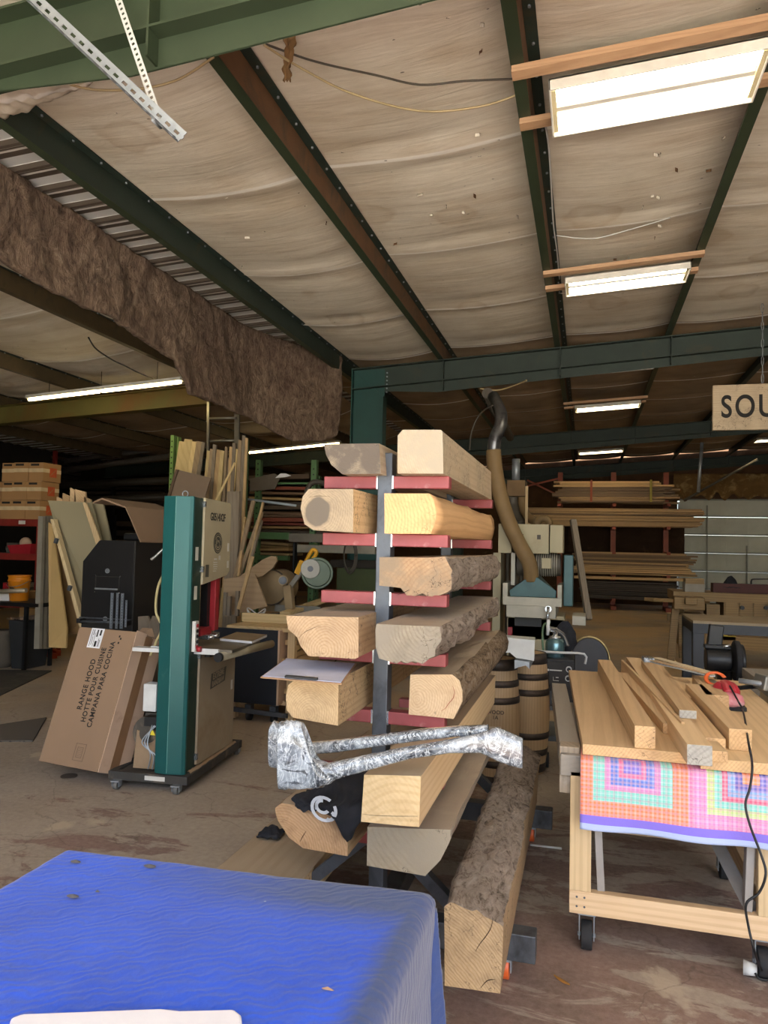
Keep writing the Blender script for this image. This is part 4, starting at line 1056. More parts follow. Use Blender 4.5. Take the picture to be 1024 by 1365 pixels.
# veneer strips lying across
t = wthing('wood_strip', 'bundle of thin pale strips with clear tape lying across the boards', 'wood strips', at(905, 890, Z=TZ+.12))
p0 = at(864, 879, Z=TZ+.125); p1 = at(950, 899, Z=TZ+.13)
part('strip', MB().beam(p0, p1, .035, .005), M_pineX, t); part('strip', MB().beam(p0+Vector((.02, -.02, -.011)), p1+Vector((0, -.01, -.008)), .03, .006), M_white, t)
part('strip', MB().beam(p0+Vector((.05, .04, .008)), p1+Vector((.01, .04, .0)), .05, .004), wood('pale_veneer', 'e4cfa6', 'cfb07f', 'X', 5), t)
part('tape', MB().beam(p0+Vector((-.03, 0, -.0)), p0+Vector((.03, .005, .0)), .085, .028), M_wrap, t)
# orbital sander
sp0 = at(978, 950, Z=TZ); M_red = paint('red_plastic', 'b8303c', .4, var=.05); M_pink = paint('dusty_red_plastic', 'cf7f86', .5, wear='d9c4c0', wearamt=.4)
t = wthing('orbital_sander', 'red dusty orbital sander on the right slab', 'sander', (sp0.x, sp0.y+.08, TZ))
cx, cy = sp0.x-.0, sp0.y+.16
KS = Matrix.Translation((cx, cy, TZ)) @ Matrix.Diagonal((1.6, 1.25, 1.0, 1)) @ Matrix.Translation((-cx, -cy, -TZ))
part('pad', MB().xf(KS).obox((cx, cy, TZ+.012), (.085, .20, .022)), M_rubber, t, bev=.004)
part('body', MB().xf(KS).lathe([(.036, .02), (.045, .04), (.045, .075), (.036, .10), (.026, .115)], (cx, cy+.04, TZ), 20, .95, 1.3), M_red, t)
part('front_housing', MB().xf(KS).lathe([(.038, .02), (.043, .035), (.036, .07), (.014, .085)], (cx, cy-.055, TZ), 20, 1, 1.2), M_pink, t)
part('grip', MB().xf(KS).tube([(cx, cy-.06, TZ+.08), (cx, cy-.01, TZ+.10), (cx, cy+.05, TZ+.105), (cx, cy+.10, TZ+.09)], .02, 12), M_red, t)
part('dust_port', MB().xf(KS).cyl((cx, cy+.11, TZ+.05), (cx-.03, cy+.20, TZ+.07), .026, n=16), paint('grey_plastic', '8a8c88', .5), t)
part('handle_ring', MB().xf(KS).tube([(cx-.02+.03*math.cos(a), cy+.13+.02*math.sin(a), TZ+.11+.03*math.sin(a)) for a in np.linspace(.3, 5.8, 14)], .007, 8, 3), M_orange, t)
# cord over the front to the plug on the floor
pl = at(1005, 1293, Z=.03)
pts = [(cx, cy-.06, TZ+.115), (cx+.02, cy-.16, TZ+.06), (cx+.03, cy-.24, TZ+.02)]
pts += [at(998, 990, Y=3.07), at(1003, 1020, Y=3.06), at(1000, 1050, Y=3.05), at(994, 1072, Y=3.04), at(1000, 1100, Y=3.03), at(1015, 1140, Y=3.02), at(1021, 1165, Y=3.0), at(1012, 1190, Y=3.0), at(995, 1205, Y=3.0), at(998, 1235, Y=3.0), at(1008, 1275, Y=3.0), at(1018, 1298, Z=.012), at(1024, 1306, Z=.012), at(1012, 1304, Z=.012), at(1007, 1297, Z=.03)]
t = wthing('electric_cable', 'thin black cord running from the sander over the quilt to a white plug', 'cord', (pl.x, pl.y, 0))
part('cable', MB().tube(pts, .0045, 8, 6), M_black, t)
part('plug', MB().cyl(pl+Vector((-.035, .01, .0)), pl+Vector((.012, -.0, .0)), .028, .02, n=20), M_white, t, label='round white plug')

# small things on the floor
single('leaf', MB().grid(lambda u, v: (lambda p: (p.x-.03+.06*u+.0, p.y+.03-.045*u+(v-.5)*.022*math.sin(PI*min(.98, max(.02, u))), .004+.006*math.sin(PI*v)))(at(749, 1310, Z=0)), 12, 4), paint('dry_leaf', '9a6a2a', .7), 'small dry brown leaf on the concrete floor', 'leaf')
a = at(707, 1126, Z=.008); b = at(749, 1131, Z=.008)
single('white_stick', MB().cyl(a, b, .006, n=10), M_white, 'thin white stick on the floor between the floor timber and the work table', 'stick')

# hanging galvanised angle with perforated strap, top left
t = wthing('garage_door_hanger', 'galvanised slotted angle and perforated strap hanging from the near roof beam', 'hanger', at(120, 60, Y=2.55))
a = at(-30, -60, Y=2.4); b = at(237, 190, Y=2.62)
d = (b-a).normalized(); sd = Vector((0, -1, 0))
m = MB(); perp = d.cross(Vector((0, 1, 0))).normalized()
m.beam(a, b, .004, .05, perp); 
m2 = MB()
def slotted(m, a, b, u, v, w, hs, gap, th=.003):
    """perforated strip: rungs and two rails, u = width direction, v = thickness direction"""
    L = (b-a).length; d = (b-a).normalized(); n = int(L/gap)
    def bar(p, q, w0, w1):
        c = [p+u*w0, p+u*w1, q+u*w1, q+u*w0]; c += [k+v*th for k in c]
        m.add(c, [(0, 1, 2, 3), (7, 6, 5, 4), (0, 4, 5, 1), (1, 5, 6, 2), (2, 6, 7, 3), (3, 7, 4, 0)])
    bar(a, b, 0, w*.5-hs/2); bar(a, b, w*.5+hs/2, w)
    for i in range(n+1):
        p = a+d*(i*gap); q = p+d*(gap*.5); bar(p, q, w*.5-hs/2, w*.5+hs/2)
up_ = (Vector((0, 0, 1))-d*d.z).normalized(); sd = d.cross(up_).normalized()
if sd.y > 0: sd = -sd
m = MB(); slotted(m, a, b, up_, sd, .055, .013, .05); slotted(m, a, b, (sd+up_*.0), up_, .05, .0125, .05)
part('angle_bar', m, M_galv, t)
a2 = at(140, -40, Y=2.86); b2 = at(209, 165, Y=2.62); d = (b2-a2).normalized(); u2 = d.cross(Vector((0, 1, 0))).normalized()
m = MB(); slotted(m, a2, b2, u2, Vector((0, -1, 0)), .032, .014, .036); part('strap', m, M_white, t)
part('bolt', MB().cyl(b2+Vector((0, -.03, 0)), b2+Vector((0, .03, 0)), .008, n=6), M_galv, t)

# hanging sign
sa = at(950, 514, Y=9.0); sb = at(950, 574, Y=9.0)
t = wthing('hanging_sign', 'weathered wooden sign with dark capital letters hanging from the roof', 'sign', (2.0, 9, sb.z))
x1 = at(1052, 520, Y=9).x
M_sign = wood('sign_wood', 'bfa887', '8d7150', 'X', 10, grey='9a8468', greyamt=.4, cracks=True)
m = MB(); m.add([(sa.x, 8.98, sb.z), (x1, 8.98, sb.z+.0), (x1, 9.03, sb.z), (sa.x, 9.03, sb.z), (sa.x, 8.98, sa.z), (x1, 8.98, sa.z), (x1, 9.03, sa.z), (sa.x, 9.03, sa.z)],
      [(0, 3, 2, 1), (4, 5, 6, 7), (0, 1, 5, 4), (1, 2, 6, 5), (2, 3, 7, 6), (3, 0, 4, 7)])
part('board', m, M_sign, t, bev=.006)
lm = at(961, 545, Y=8.978)
text('lettering', 'SOUT', .355, M_ink, t, basis((lm.x, 8.977, (sa.z+sb.z)/2-.005), (1, 0, 0), (0, 0, 1)) @ Matrix.Diagonal((.73, 1, 1, 1)), .002, 1.2, .006, 'LEFT')
for x in (1.88,):
    for k in range(9):
        z = sa.z+.01+k*.10
        if z < ROOF(x)-.02: part('chain_link', MB().tube([(x+.012*math.cos(a), 9+(.0), z+.05+.055*math.sin(a)) if k % 2 == 0 else (x, 9+.012*math.cos(a), z+.05+.055*math.sin(a)) for a in np.linspace(0, 2*PI, 11)], .004, 6, 1), M_galv, t)
# ================================================================ LEFT SIDE
# ---- bandsaw
M_sawteal = paint('saw_teal', '1a5a59', .38, .2, wear='5a7a74', wearamt=.28, scale=5, var=.06)
M_sawdk = paint('saw_dark_green', '1c3a30', .6, .1, wear='5c5a48', wearamt=.4, scale=5)
M_beige = paint('saw_beige', 'b9ae90', .5, wear='9c8c6c', wearamt=.3, scale=3, var=.06)
M_beige2 = paint('saw_beige_dusty', 'a2937c', .65, wear='87735a', wearamt=.42, scale=2, var=.08)
M_dust = paint('sawdust', '9c8468', .95, bump=.6)
M_redp = paint('machine_red', 'a3212c', .45)
M_label = paint('label_print', 'd9d8d0', .5)
t = thing('bandsaw', 'tall teal and beige bandsaw standing on a wheeled base', 'bandsaw', (-2.5, 4.34, 0), math.radians(5))
base = MB().box(-.52, .035, -.01, .035, .055, .11).box(-.52, .035, .9, .95, .055, .11).box(-.52, -.47, .035, .9, .055, .11).box(-.02, .035, .035, .9, .055, .11).box(-.47, -.02, .035, .9, .085, .1)
mb = part('mobile_base', base, paint('dusty_black_steel', '3c3a36', .7, wear='80705c', wearamt=.4, scale=6), t, bev=.003)
m = MB(); m.grid(lambda u, v: (-.02+.045*u-.01*noise.noise((v*9, 0, 0)), .06+.8*v, .108+.012*abs(noise.noise((v*14, u*2, 0)))+.012*math.sin(PI*u)), 6, 60)
part('sawdust_heap', m, M_dust, t, kind='stuff')
for x, y in ((-.45, -.02), (-.03, -.02), (-.45, .93), (.0, .93)):
    cs = part('caster', MB().box(x-.03, x+.03, y-.03, y+.03, .052, .06).box(x-.026, x-.022, y-.02, y+.02, .02, .055).box(x+.022, x+.026, y-.02, y+.02, .02, .055), M_galv, t)
    part('wheel', MB().cyl((x-.015, y, .03), (x+.015, y, .03), .03, n=18), paint('grey_wheel', '6d6d6a', .6), cs)
part('base_label', MB().box(-.26, -.12, -.012, -.0095, .07, .098), M_label, t)
ST = 1.925
part('spine', MB().prism([(-.215, .03), (-.205, .015), (-.115, .0), (-.02, .012), (0, .025), (0, .045), (-.215, .045)], 'z', .112, ST), M_sawteal, t, bev=.003)
part('spine_side', MB().box(-.212, -.001, .045, .17, .112, ST-.004), M_sawdk, t)
part('weld_seam', MB().box(-.1165, -.1135, -.0015, .003, .12, ST-.004), paint('seam_line', '6fa39d', .4), t)
part('lifting_eye', MB().tube([(-.1+.02*math.cos(a), .1, ST+.02+.02*math.sin(a)) for a in np.linspace(0, 2*PI, 14)], .004, 8, 1), M_galv, t)
# upper wheel housing and door
part('upper_housing', MB().prism([(.17, 1.38), (.60, 1.40), (.63, 1.44), (.63, ST-.01), (.17, ST)], 'x', -.21, -.012), M_sawdk, t, bev=.004)
ud = part('upper_door', MB().prism([(.175, 1.335), (.60, 1.385), (.645, 1.42), (.64, 1.9), (.62, 1.915), (.175, 1.925)], 'x', -.010, .012), M_beige, t, bev=.004)
def ontext(par, body, size, y, z, mat=M_ink, sx=1.0, x=.013, sp=1.0, bold=.0):
    return text('lettering', body, size, mat, par, Matrix.Translation((0, 0, 0)) @ basis((x, y, z), (0, 1, 0), (0, 0, 1)) @ Matrix.Diagonal((sx, 1, 1, 1)), .0006, sp, bold)
ontext(ud, 'G0514X2F', .075, .40, 1.80, sx=.8, bold=.0015)
em = part('round_emblem', MB().cyl((.0115, .41, 1.62), (.0135, .41, 1.62), .075, n=40), paint('emblem_dark', '3f4038', .5), ud)
m = MB(); 
for r0, r1, a0, a1 in ((.062, .066, 0, 360), (.045, .052, 20, 150), (.028, .036, 120, 300), (.044, .052, 190, 340), (.012, .02, 0, 200), (.028, .033, -60, 40)):
    k = 20
    for i in range(k):
        a, b = math.radians(a0+(a1-a0)*i/k), math.radians(a0+(a1-a0)*(i+1)/k)
        m.add([(.0142, .41+r*math.cos(w_), 1.62+r*math.sin(w_)) for r, w_ in ((r0, a), (r1, a), (r1, b), (r0, b))], [(0, 1, 2, 3)])
part('emblem_lines', m, M_beige, em)
part('spec_plate', MB().box(.0115, .013, .215, .27, 1.385, 1.47), paint('plate_grey', '56544a', .5), ud)
m = MB()
for k, (y, z, w_, h) in enumerate([(.38, 1.50, .05, .012), (.38, 1.48, .07, .006), (.38, 1.465, .07, .006), (.38, 1.45, .07, .006), (.38, 1.435, .055, .006), (.37, 1.42, .05, .006), (.45, 1.50, .03, .03)]):
    m.box(.0118, .0132, y-w_/2, y+w_/2, z, z+h)
part('warning_label', m, M_label, ud)
part('warning_label', MB().box(.0118, .0132, .59, .62, 1.56, 1.62), M_label, ud); part('warning_label', MB().box(.0118, .0132, .59, .62, 1.44, 1.49), M_label, ud)
for z in (1.86, 1.42): part('hinge', MB().box(-.004, .018, .165, .185, z, z+.04), M_chrome, t)
for z in (.86, .19): part('hinge', MB().box(-.004, .018, .165, .185, z-.02, z+.02), M_chrome, t)
# lower housing and door
part('lower_housing', MB().prism([(.17, .115), (.80, .115), (.80, .80), (.17, .85)], 'x', -.21, -.012), M_sawdk, t, bev=.004)
ld = part('lower_door', MB().prism([(.175, .135), (.20, .13), (.80, .125), (.815, .14), (.815, .80), (.62, .885), (.175, .855)], 'x', -.010, .012), M_beige2, t, bev=.004)
nm = part('name_plate', MB().prism([(.36, .60), (.62, .62), (.64, .72), (.375, .705)], 'x', .0115, .0135), paint('name_plate_dark', '4c463a', .5), ld)
text('lettering', 'EXTREME', .062, M_beige2, nm, basis((.0142, .50, .685), (0, 1, .06), (0, 0, 1)) @ Matrix.Diagonal((.78, 1, 1, 1)), .0005, 1.0, .001)
text('lettering', 'BANDSAW', .052, M_beige2, nm, basis((.0142, .495, .635), (0, 1, .06), (0, 0, 1)) @ Matrix.Diagonal((.85, 1, 1, 1)), .0005, 1.0, .001)
part('warning_label', MB().box(.0118, .0132, .74, .775, .53, .60), M_label, ld)
# blade guard, guide, switch
part('guide_post', MB().box(-.09, -.04, .38, .43, .98, 1.40), M_black, t); part('guide_bracket', MB().box(-.12, -.02, .24, .42, .98, 1.03), M_redp, t)
part('blade_guard', MB().box(-.075, -.0, .43, .50, 1.0, 1.40), M_redp, t, bev=.003)
part('throat', MB().box(-.19, -.10, .20, .36, 1.02, 1.36), M_black, t)
part('guide_block', MB().box(-.09, .02, .28, .48, .955, .985).cyl((.0, .3, .97), (.05, .3, .97), .012, n=10).cyl((.0, .38, .97), (.05, .38, .97), .012, n=10), M_chrome, t)
sw = part('switch_box', MB().box(.0, .025, .06, .11, .90, 1.10), M_label, t, bev=.002)
for z, mt in ((1.07, M_redp), (1.035, M_black), (1.0, M_black), (.965, M_black), (.93, M_redp)): part('button', MB().cyl((.025, .085, z), (.032, .085, z), .012, n=12), mt, sw)
part('stop_paddle', MB().cyl((.03, .09, .915), (.055, .09, .915), .018, n=14), M_redp, sw)
for z in (1.50, 1.24): part('warning_label', MB().box(.0012, .0022, .07, .115, z, z+.09), M_label, t)
part('cord', MB().tube([(-.22, .08, 1.42), (-.27, .09, 1.3), (-.28, .1, 1.15), (-.24, .11, 1.05), (-.28, .12, .95), (-.33, .14, .85)], .009, 8), paint('yellow_cable', 'b5a878', .6), t)
part('tension_lever', MB().tube([(-.215, .1, 1.60), (-.30, .1, 1.52), (-.33, .1, 1.50)], .01, 8), M_chrome, t)
# table, fence rail
tb = part('table', MB().box(-.30, .26, .12, .66, .895, .915), paint('cast_iron', '7d7466', .5, .5, wear='9a8a70', wearamt=.4), t, bev=.002)
part('table_rim', MB().box(-.31, .17, .105, .12, .88, .918), M_white, t)
part('trunnion', MB().box(-.15, .05, .25, .55, .84, .895), M_black, t)
part('fence_rail', MB().cyl((.20, .06, .875), (.30, .80, .875), .028, n=20), paint('fence_tube', 'a79d84', .45, .2), t)
part('end_cap', MB().cyl((.197, .035, .875), (.2, .06, .875), .030, n=20), M_black, t)
part('mitre_bar', MB().box(-.42, -.22, .06, .14, .885, .91), M_white, t)
# motor and electric box
part('electric_box', MB().box(-.315, -.222, .03, .12, .50, .68), M_white, t, bev=.006)
mo = part('motor', MB().cyl((-.30, .10, .34), (-.30, .36, .34), .115, n=32).cyl((-.30, .085, .34), (-.30, .10, .34), .06, n=24).box(-.34, -.24, .12, .3, .43, .47), paint('motor_dusty', '4b463e', .7, wear='8a7a62', wearamt=.4), t)
part('terminal_box', MB().box(-.31, -.20, .05, .16, .40, .46), M_black, mo)
part('warning_sticker', MB().add([(-.275, .045, .345), (-.225, .045, .345), (-.25, .045, .39)], [(0, 1, 2)]), paint('yellow_sticker', 'e3d23a', .5), mo)
part('motor_skirt', MB().prism([(-.40, .11), (-.24, .11), (-.22, .30), (-.38, .36)], 'y', .09, .2), M_dust, t)
for k in range(3): part('wire', MB().tube([(-.25+.015*k, .05, .41), (-.27-.02*k, .03, .30), (-.24+.02*k, .02, .22), (-.26+.03*k, .03, .13)], .005, 6), M_galv, t)

# book on the bandsaw table
pb = at(288, 853, Z=.92)
t = wthing('manual', 'white-edged manual lying on the bandsaw table', 'book', at(325, 850, Z=.92))
a = at(293, 854, Z=.918); b = at(336, 858, Z=.918); c2 = at(356, 849, Z=.918)
u = b-a; v = c2-b; 
part('pages', tiltbox(MB(), a, u, v, (0, 0, 1), u.length, v.length, .016), M_whitep, t)
part('cover', tiltbox(MB(), a+Vector((0, 0, .016)), u, v, (0, 0, 1), u.length, v.length, .002), paint('tan_cover', '8f7c60', .6), t)

# ---- range hood carton, leaning back
tilt = math.atan2(4.504-4.201, .868)
t = thing('carton', 'large brown range hood carton leaning back beside the bandsaw', 'carton', (-3.575, 4.30, .115), 0, None, rot=(-tilt, 0, math.radians(-9)))
BW, BH, BD = .53, .93, .29
part('panel', MB().box(0, BW, 0, BD, 0, BH), M_card, t, bev=.004)
def front(body, size, x, z, sx=.8):
    text('lettering', body, size, M_ink, t, basis((x, -.0015, z), (0, 0, 1), (-1, 0, 0)) @ Matrix.Diagonal((sx, 1, 1, 1)), .0004, 1.12, .0012)
front('RANGE HOOD', .060, .225, .54); front('HOTTE POUR CUISINE', .057, .290, .545); front('CAMPANA PARA COCINA', .057, .355, .555)
lb = part('shipping_label', MB().box(.125, .245, -.0022, -.0006, .79, .93), M_whitep, t)
m = MB()
for x, z0, z1, w_ in ((.14, .80, .92, .004), (.155, .81, .87, .004), (.155, .88, .92, .006), (.172, .80, .90, .003), (.185, .80, .84, .02), (.185, .87, .92, .012), (.215, .80, .86, .004), (.225, .80, .85, .004), (.212, .88, .92, .016)):
    m.box(x, x+w_, -.0028, -.0021, z0, z1)
part('print', m, M_ink, lb)
m = MB(); m.box(.335, .343, -.001, .0, .05, .17).box(.335+.085, .343+.085-.0, -.001, .0, .05, .17)
m = MB()
for (x0, x1, z0, z1) in ((.29, .38, .045, .048), (.29, .38, .152, .155), (.29, .293, .045, .155), (.377, .38, .045, .155), (.31, .36, .065, .068), (.31, .36, .13, .133), (.31, .313, .065, .133), (.357, .36, .065, .133)): m.box(x0, x1, -.001, 0, z0, z1)
for k in range(5): m.box(.318, .352, -.001, 0, .076+k*.011, .078+k*.011)
part('printed_square', m, paint('faded_ink', '6b5644', .8), t)
m = MB()
for x, z in ((.395, .835), (.405, .865), (.39, .88)): m.box(x, x+.012, -.001, 0, z, z+.014)
part('handling_mark', m, M_ink, t)
part('flap', MB().box(BW+.0005, BW+.005, .004, BD*.37, .0, BH+.01), M_cardlt, t); part('flap', MB().box(BW+.0005, BW+.005, BD*.60, BD-.004, .0, BH-.004), M_cardlt, t)
part('tape', MB().box(BW+.003, BW+.0062, BD*.35, BD*.62, .0, BH-.01), paint('brown_tape', '8f6d4f', .35), t)
part('open_flap', MB().add([(BW-.03, .05, BH), (BW+.02, BD*.6, BH+.0), (BW-.0, BD*.5, BH+.06), (BW-.05, .1, BH+.05)], [(0, 1, 2, 3)]), M_card, t, solid=.004)

# ---- dusty plank leaning behind the carton
single('plank', sheet([(184, 822, 5.3), (197, 821, 5.3), (200, 829, 5.3), (203, 821, 5.3), (212, 823, 5.3), (215, 985, 5.0), (186, 985, 5.0)], 5.3, .02), wood('dusty_dark_plank', '7b6a56', '5b4c3d', 'Z', 7, grey='6d6152', greyamt=.5), 'grey-brown plank with a notched top behind the carton and bandsaw', 'plank')

# ---- black steel cabinet with chamfered corner
Yc = 5.7
t = wthing('steel_cabinet', 'black steel cabinet with a cut corner and recessed handle', 'cabinet', (-4.0, 6.0, 0))
P = [at(x, y, Y=Yc) for x, y in [(109, 748), (133, 720), (181, 720), (178, 814), (178, 826), (108, 826)]]
x0, x1 = P[5].x, P[2].x; top = P[1].z
body = MB().prism([(x0, .45), (x1, .45), (x1, top), (P[1].x, top), (x0, P[0].z)], 'y', Yc+.004, Yc+.55)
part('body', body, paint('dark_grey_side', '1f1d1c', .6, 0, wear='4a443c', wearamt=.3), t, bev=.003)
part('front_panel', MB().prism([(x0, .93), (x1-.005, .93), (x1-.005, top-.003), (P[1].x, top-.003), (x0, P[0].z)], 'y', Yc-.006, Yc+.004), paint('gloss_black', '0b0b0d', .5, 0, bump=.02), t, bev=.002)
part('stand', MB().box(x0+.02, x1-.02, Yc+.05, Yc+.5, .0, .45), M_black, t)
def pz(x, y): p = at(x, y, Y=Yc-.006); return p
for nm, (xa_, ya_, xb_, yb_) in (('recess', (127, 769, 160, 786)),):
    a = pz(xa_, yb_); b = pz(xb_, ya_)
    fr_ = part('handle_frame', MB().box(a.x, b.x, Yc-.014, Yc-.006, a.z, a.z+.006).box(a.x, b.x, Yc-.014, Yc-.006, b.z-.006, b.z).box(a.x, a.x+.006, Yc-.014, Yc-.006, a.z, b.z).box(b.x-.006, b.x, Yc-.014, Yc-.006, a.z, b.z), paint('dark_steel_rim', '44413e', .4, .5), t)
    part('handle', MB().box(a.x+.01, b.x-.01, Yc-.03, Yc-.018, a.z+.005, a.z+.018), M_galv, fr_)
    for xx in (a.x-.003, b.x+.003):
        for zz in (a.z-.018, b.z+.003): part('screw', MB().cyl((xx, Yc-.006, zz), (xx, Yc-.012, zz), .006, n=8), M_chrome, t)
for (x, y) in ((143.5, 761), (140.5, 825)):
    p = pz(x, y); k = part('round_vent', MB().cyl((p.x, Yc-.013, p.z), (p.x, Yc-.006, p.z), .021, n=24), M_galv, t)
    for an in range(5): part('slot', MB().cyl((p.x+.01*math.cos(an*1.26), Yc-.015, p.z+.01*math.sin(an*1.26)), (p.x+.01*math.cos(an*1.26), Yc-.0125, p.z+.01*math.sin(an*1.26)), .003, n=8), M_black, k)
part('lower_bar', MB().box(x0, x1-.01, Yc-.03, Yc-.006, .925, .935).cyl((x0+.03, Yc-.06, .90), (x1-.02, Yc-.06, .91), .010, n=10), M_iron, t)
for x in (x0+.03, x1-.03): part('clamp', MB().box(x-.02, x+.02, Yc-.075, Yc-.006, .885, .925), M_black, t)
# perforated steel strips hanging on it
ms = paint('bluish_steel', 'a3adba', .4, .2)
for k, (xl, xr, yt, ybt) in enumerate([(146, 151.5, 790.5, 838), (153.5, 158.5, 790.5, 838), (159.5, 165.5, 791, 838), (166, 170, 800, 836)]):
    a = at(xl, ybt, Y=Yc-.10); b = at(xr, yt, Y=Yc-.10); w_ = b.x-a.x; m = MB(); z = a.z; n = 0
    m.box(a.x, a.x+w_*.38, Yc-.102, Yc-.098, a.z, b.z).box(b.x-w_*.38, b.x, Yc-.102, Yc-.098, a.z, b.z)
    while z < b.z: m.box(a.x, b.x, Yc-.102, Yc-.098, z, min(b.z, z+.014)); z += .024
    single('perforated_strip', m, ms, ['left perforated steel strip', 'second perforated steel strip', 'third perforated steel strip', 'short narrow perforated steel strip'][k]+' standing in front of the black cabinet', 'steel strip', 'perforated steel strips')

# ---- folded cardboard on top of the cabinet
def folded(px, Y, dy, th, name, label, mat):
    fr = [at(x, y, Y=Y) for x, y in px]; m = MB(); n = len(fr)
    off = Vector((0, 0, -th))
    vs = []
    for p in fr: vs += [p, p+Vector((0, dy, 0)), p+Vector((0, dy, 0))+off, p+off]
    fs = []
    for i in range(n-1):
        a = 4*i; b = a+4
        fs += [(a, a+1, b+1, b), (a+3, b+3, b+2, a+2), (a, b, b+3, a+3), (a+1, a+2, b+2, b+1)]
    fs += [(0, 3, 2, 1), (4*n-4, 4*n-3, 4*n-2, 4*n-1)]
    m.add(vs, fs); return single(name, m, mat, label, 'cardboard')
folded([(124, 669), (136, 663.5), (167, 675), (174, 690), (187, 721)], Yc+.02, .85, .014, 'folded_cardboard', 'open folded cardboard sleeve lying over the black cabinet', [M_card])
single('black_case', MB().obox((P[2].x-.13, Yc+.28, top+.035), (.26, .2, .07)), M_black, 'black case on top of the black cabinet under the cardboard', 'case', bev=.02)

# ---- leaning panels
M_olv = paint('olive_panel', '8d8468', .6, var=.04, scale=1, bump=.02)
single('panel', sheet([(64, 667, 6.5), (122, 670, 6.6), (165, 835, 6.3), (110, 835, 6.3)], 6.5, .02, ((1, 2), (0, 3))), M_olv, 'large olive-grey panel leaning behind the black cabinet', 'panel')
single('panel', sheet([(120, 669, 6.7), (137, 670, 6.7), (172, 835, 6.5), (150, 835, 6.5)], 6.7, .02, ((1, 2), (0, 3))), M_olv, 'narrow olive-grey panel leaning behind the large olive panel', 'panel')
single('batten', sheet([(110, 670, 6.5), (115, 670, 6.5), (136, 726, 6.4), (128, 726, 6.4)], 6.5, .015), M_pine, 'light batten fixed down the olive-grey panel', 'batten')
t = wthing('leaning_door', 'pale wooden door on edge with two dark hinges leaning left of the olive panel', 'door', at(90, 835, Y=6.4))
part('edge_board', sheet([(67, 692, 6.35), (71, 692, 6.35), (110, 832, 6.15), (106, 836, 6.15)], 6.35, .06, ((1, 2), (0, 3))), wood('pale_door', 'cdb483', 'ab8f60', 'Z', 6), t)
for (x, y) in ((75, 721), (93, 784)):
    p = at(x, y, Y=6.2); part('hinge', MB().obox(p, (.03, .03, .05), (0, .3, 0)), M_iron, t)
single('plywood_sheet', sheet([(64.5, 696, 7.0), (70, 700, 7.0), (89, 838, 6.75), (88, 864, 6.75), (65, 863, 6.75)], 7.0, .02), paint('plywood_light', 'bfa16a', .7, var=.05, scale=2), 'tall light plywood sheet leaning behind the carton', 'plywood')
single('plywood_sheet', sheet([(72, 702, 7.2), (80, 730, 7.2), (108, 830, 7.0), (108, 845, 7.0), (89, 845, 7.0)], 7.2, .02), paint('plywood_brown', '8c7049', .7, var=.06, scale=2), 'brown plywood sheet in the shade between the pale sheet and the door', 'plywood')
for k, (xa_, xb_) in enumerate(((47, 53), (54, 59), (60, 65))):
    single('metal_stud', sheet([(xa_+4, 688), (xb_+4, 688), (xb_-1, 850-k*0+15), (xa_-1+(k == 0)*-1, 850+15)], 7.6+.12*k, .05), paint('stud_grey', ['a39e90', '8d8779', '6f6757'][k], .5, .2), ['light', 'medium', 'dark'][k]+' grey metal stud standing at the right end of the red shelf', 'stud', 'metal studs by the shelf')
# short boards sticking up behind the olive panel
for k, (x0_, x1_, y0_, y1_) in enumerate([(75, 84, 662, 668), (83, 92, 657, 668), (93, 100, 650, 668), (99, 114, 652, 670), (112, 121, 662, 672)]):
    single('scrap_board', sheet([(x0_, y1_+12, 7.0), (x0_+.5, y0_, 7.0), (x1_, y0_+4, 7.0), (x1_+2, y1_+14, 7.0)], 7.0+.05*k, .02), OAK(k), 'short pale board end showing above the olive panel, number %s from the left' % ['one', 'two', 'three', 'four', 'five'][k], 'board', 'board ends above the olive panel')

# ---- red shelving with contents
SY = 8.6
t = wthing('shelving_unit', 'red steel shelving unit at the left edge holding tools', 'shelf', (-7.8, 8.9, 0))
M_shelf = paint('shelf_red', '8e2f27', .5, .1, wear='6b2a22', wearamt=.3)
xr = at(53, 700, Y=SY).x; xl = xr-2.0
zs = [at(30, y, Y=SY).z for y in (692, 738, 802, 850)]
for x in (xl, xr-.05):
    for y in (SY, SY+.5): part('post', MB().box(x, x+.05, y, y+.04, 0, zs[0]+.02), M_shelf, t)
for z in zs:
    part('beam', MB().box(xl+.05, xr-.05, SY+.0, SY+.03, z-.09, z), M_shelf, t); part('beam', MB().box(xl+.05, xr-.05, SY+.51, SY+.54, z-.09, z), M_shelf, t)
    part('shelf_board', MB().box(xl+.05, xr-.05, SY+.03, SY+.51, z-.02, z-.002), paint('shelf_deck', '5c4a34', .8), t)
part('price_tag', MB().box(xr-.35, xr-.24, SY-.004, SY, zs[0]-.07, zs[0]-.02), M_label, t)
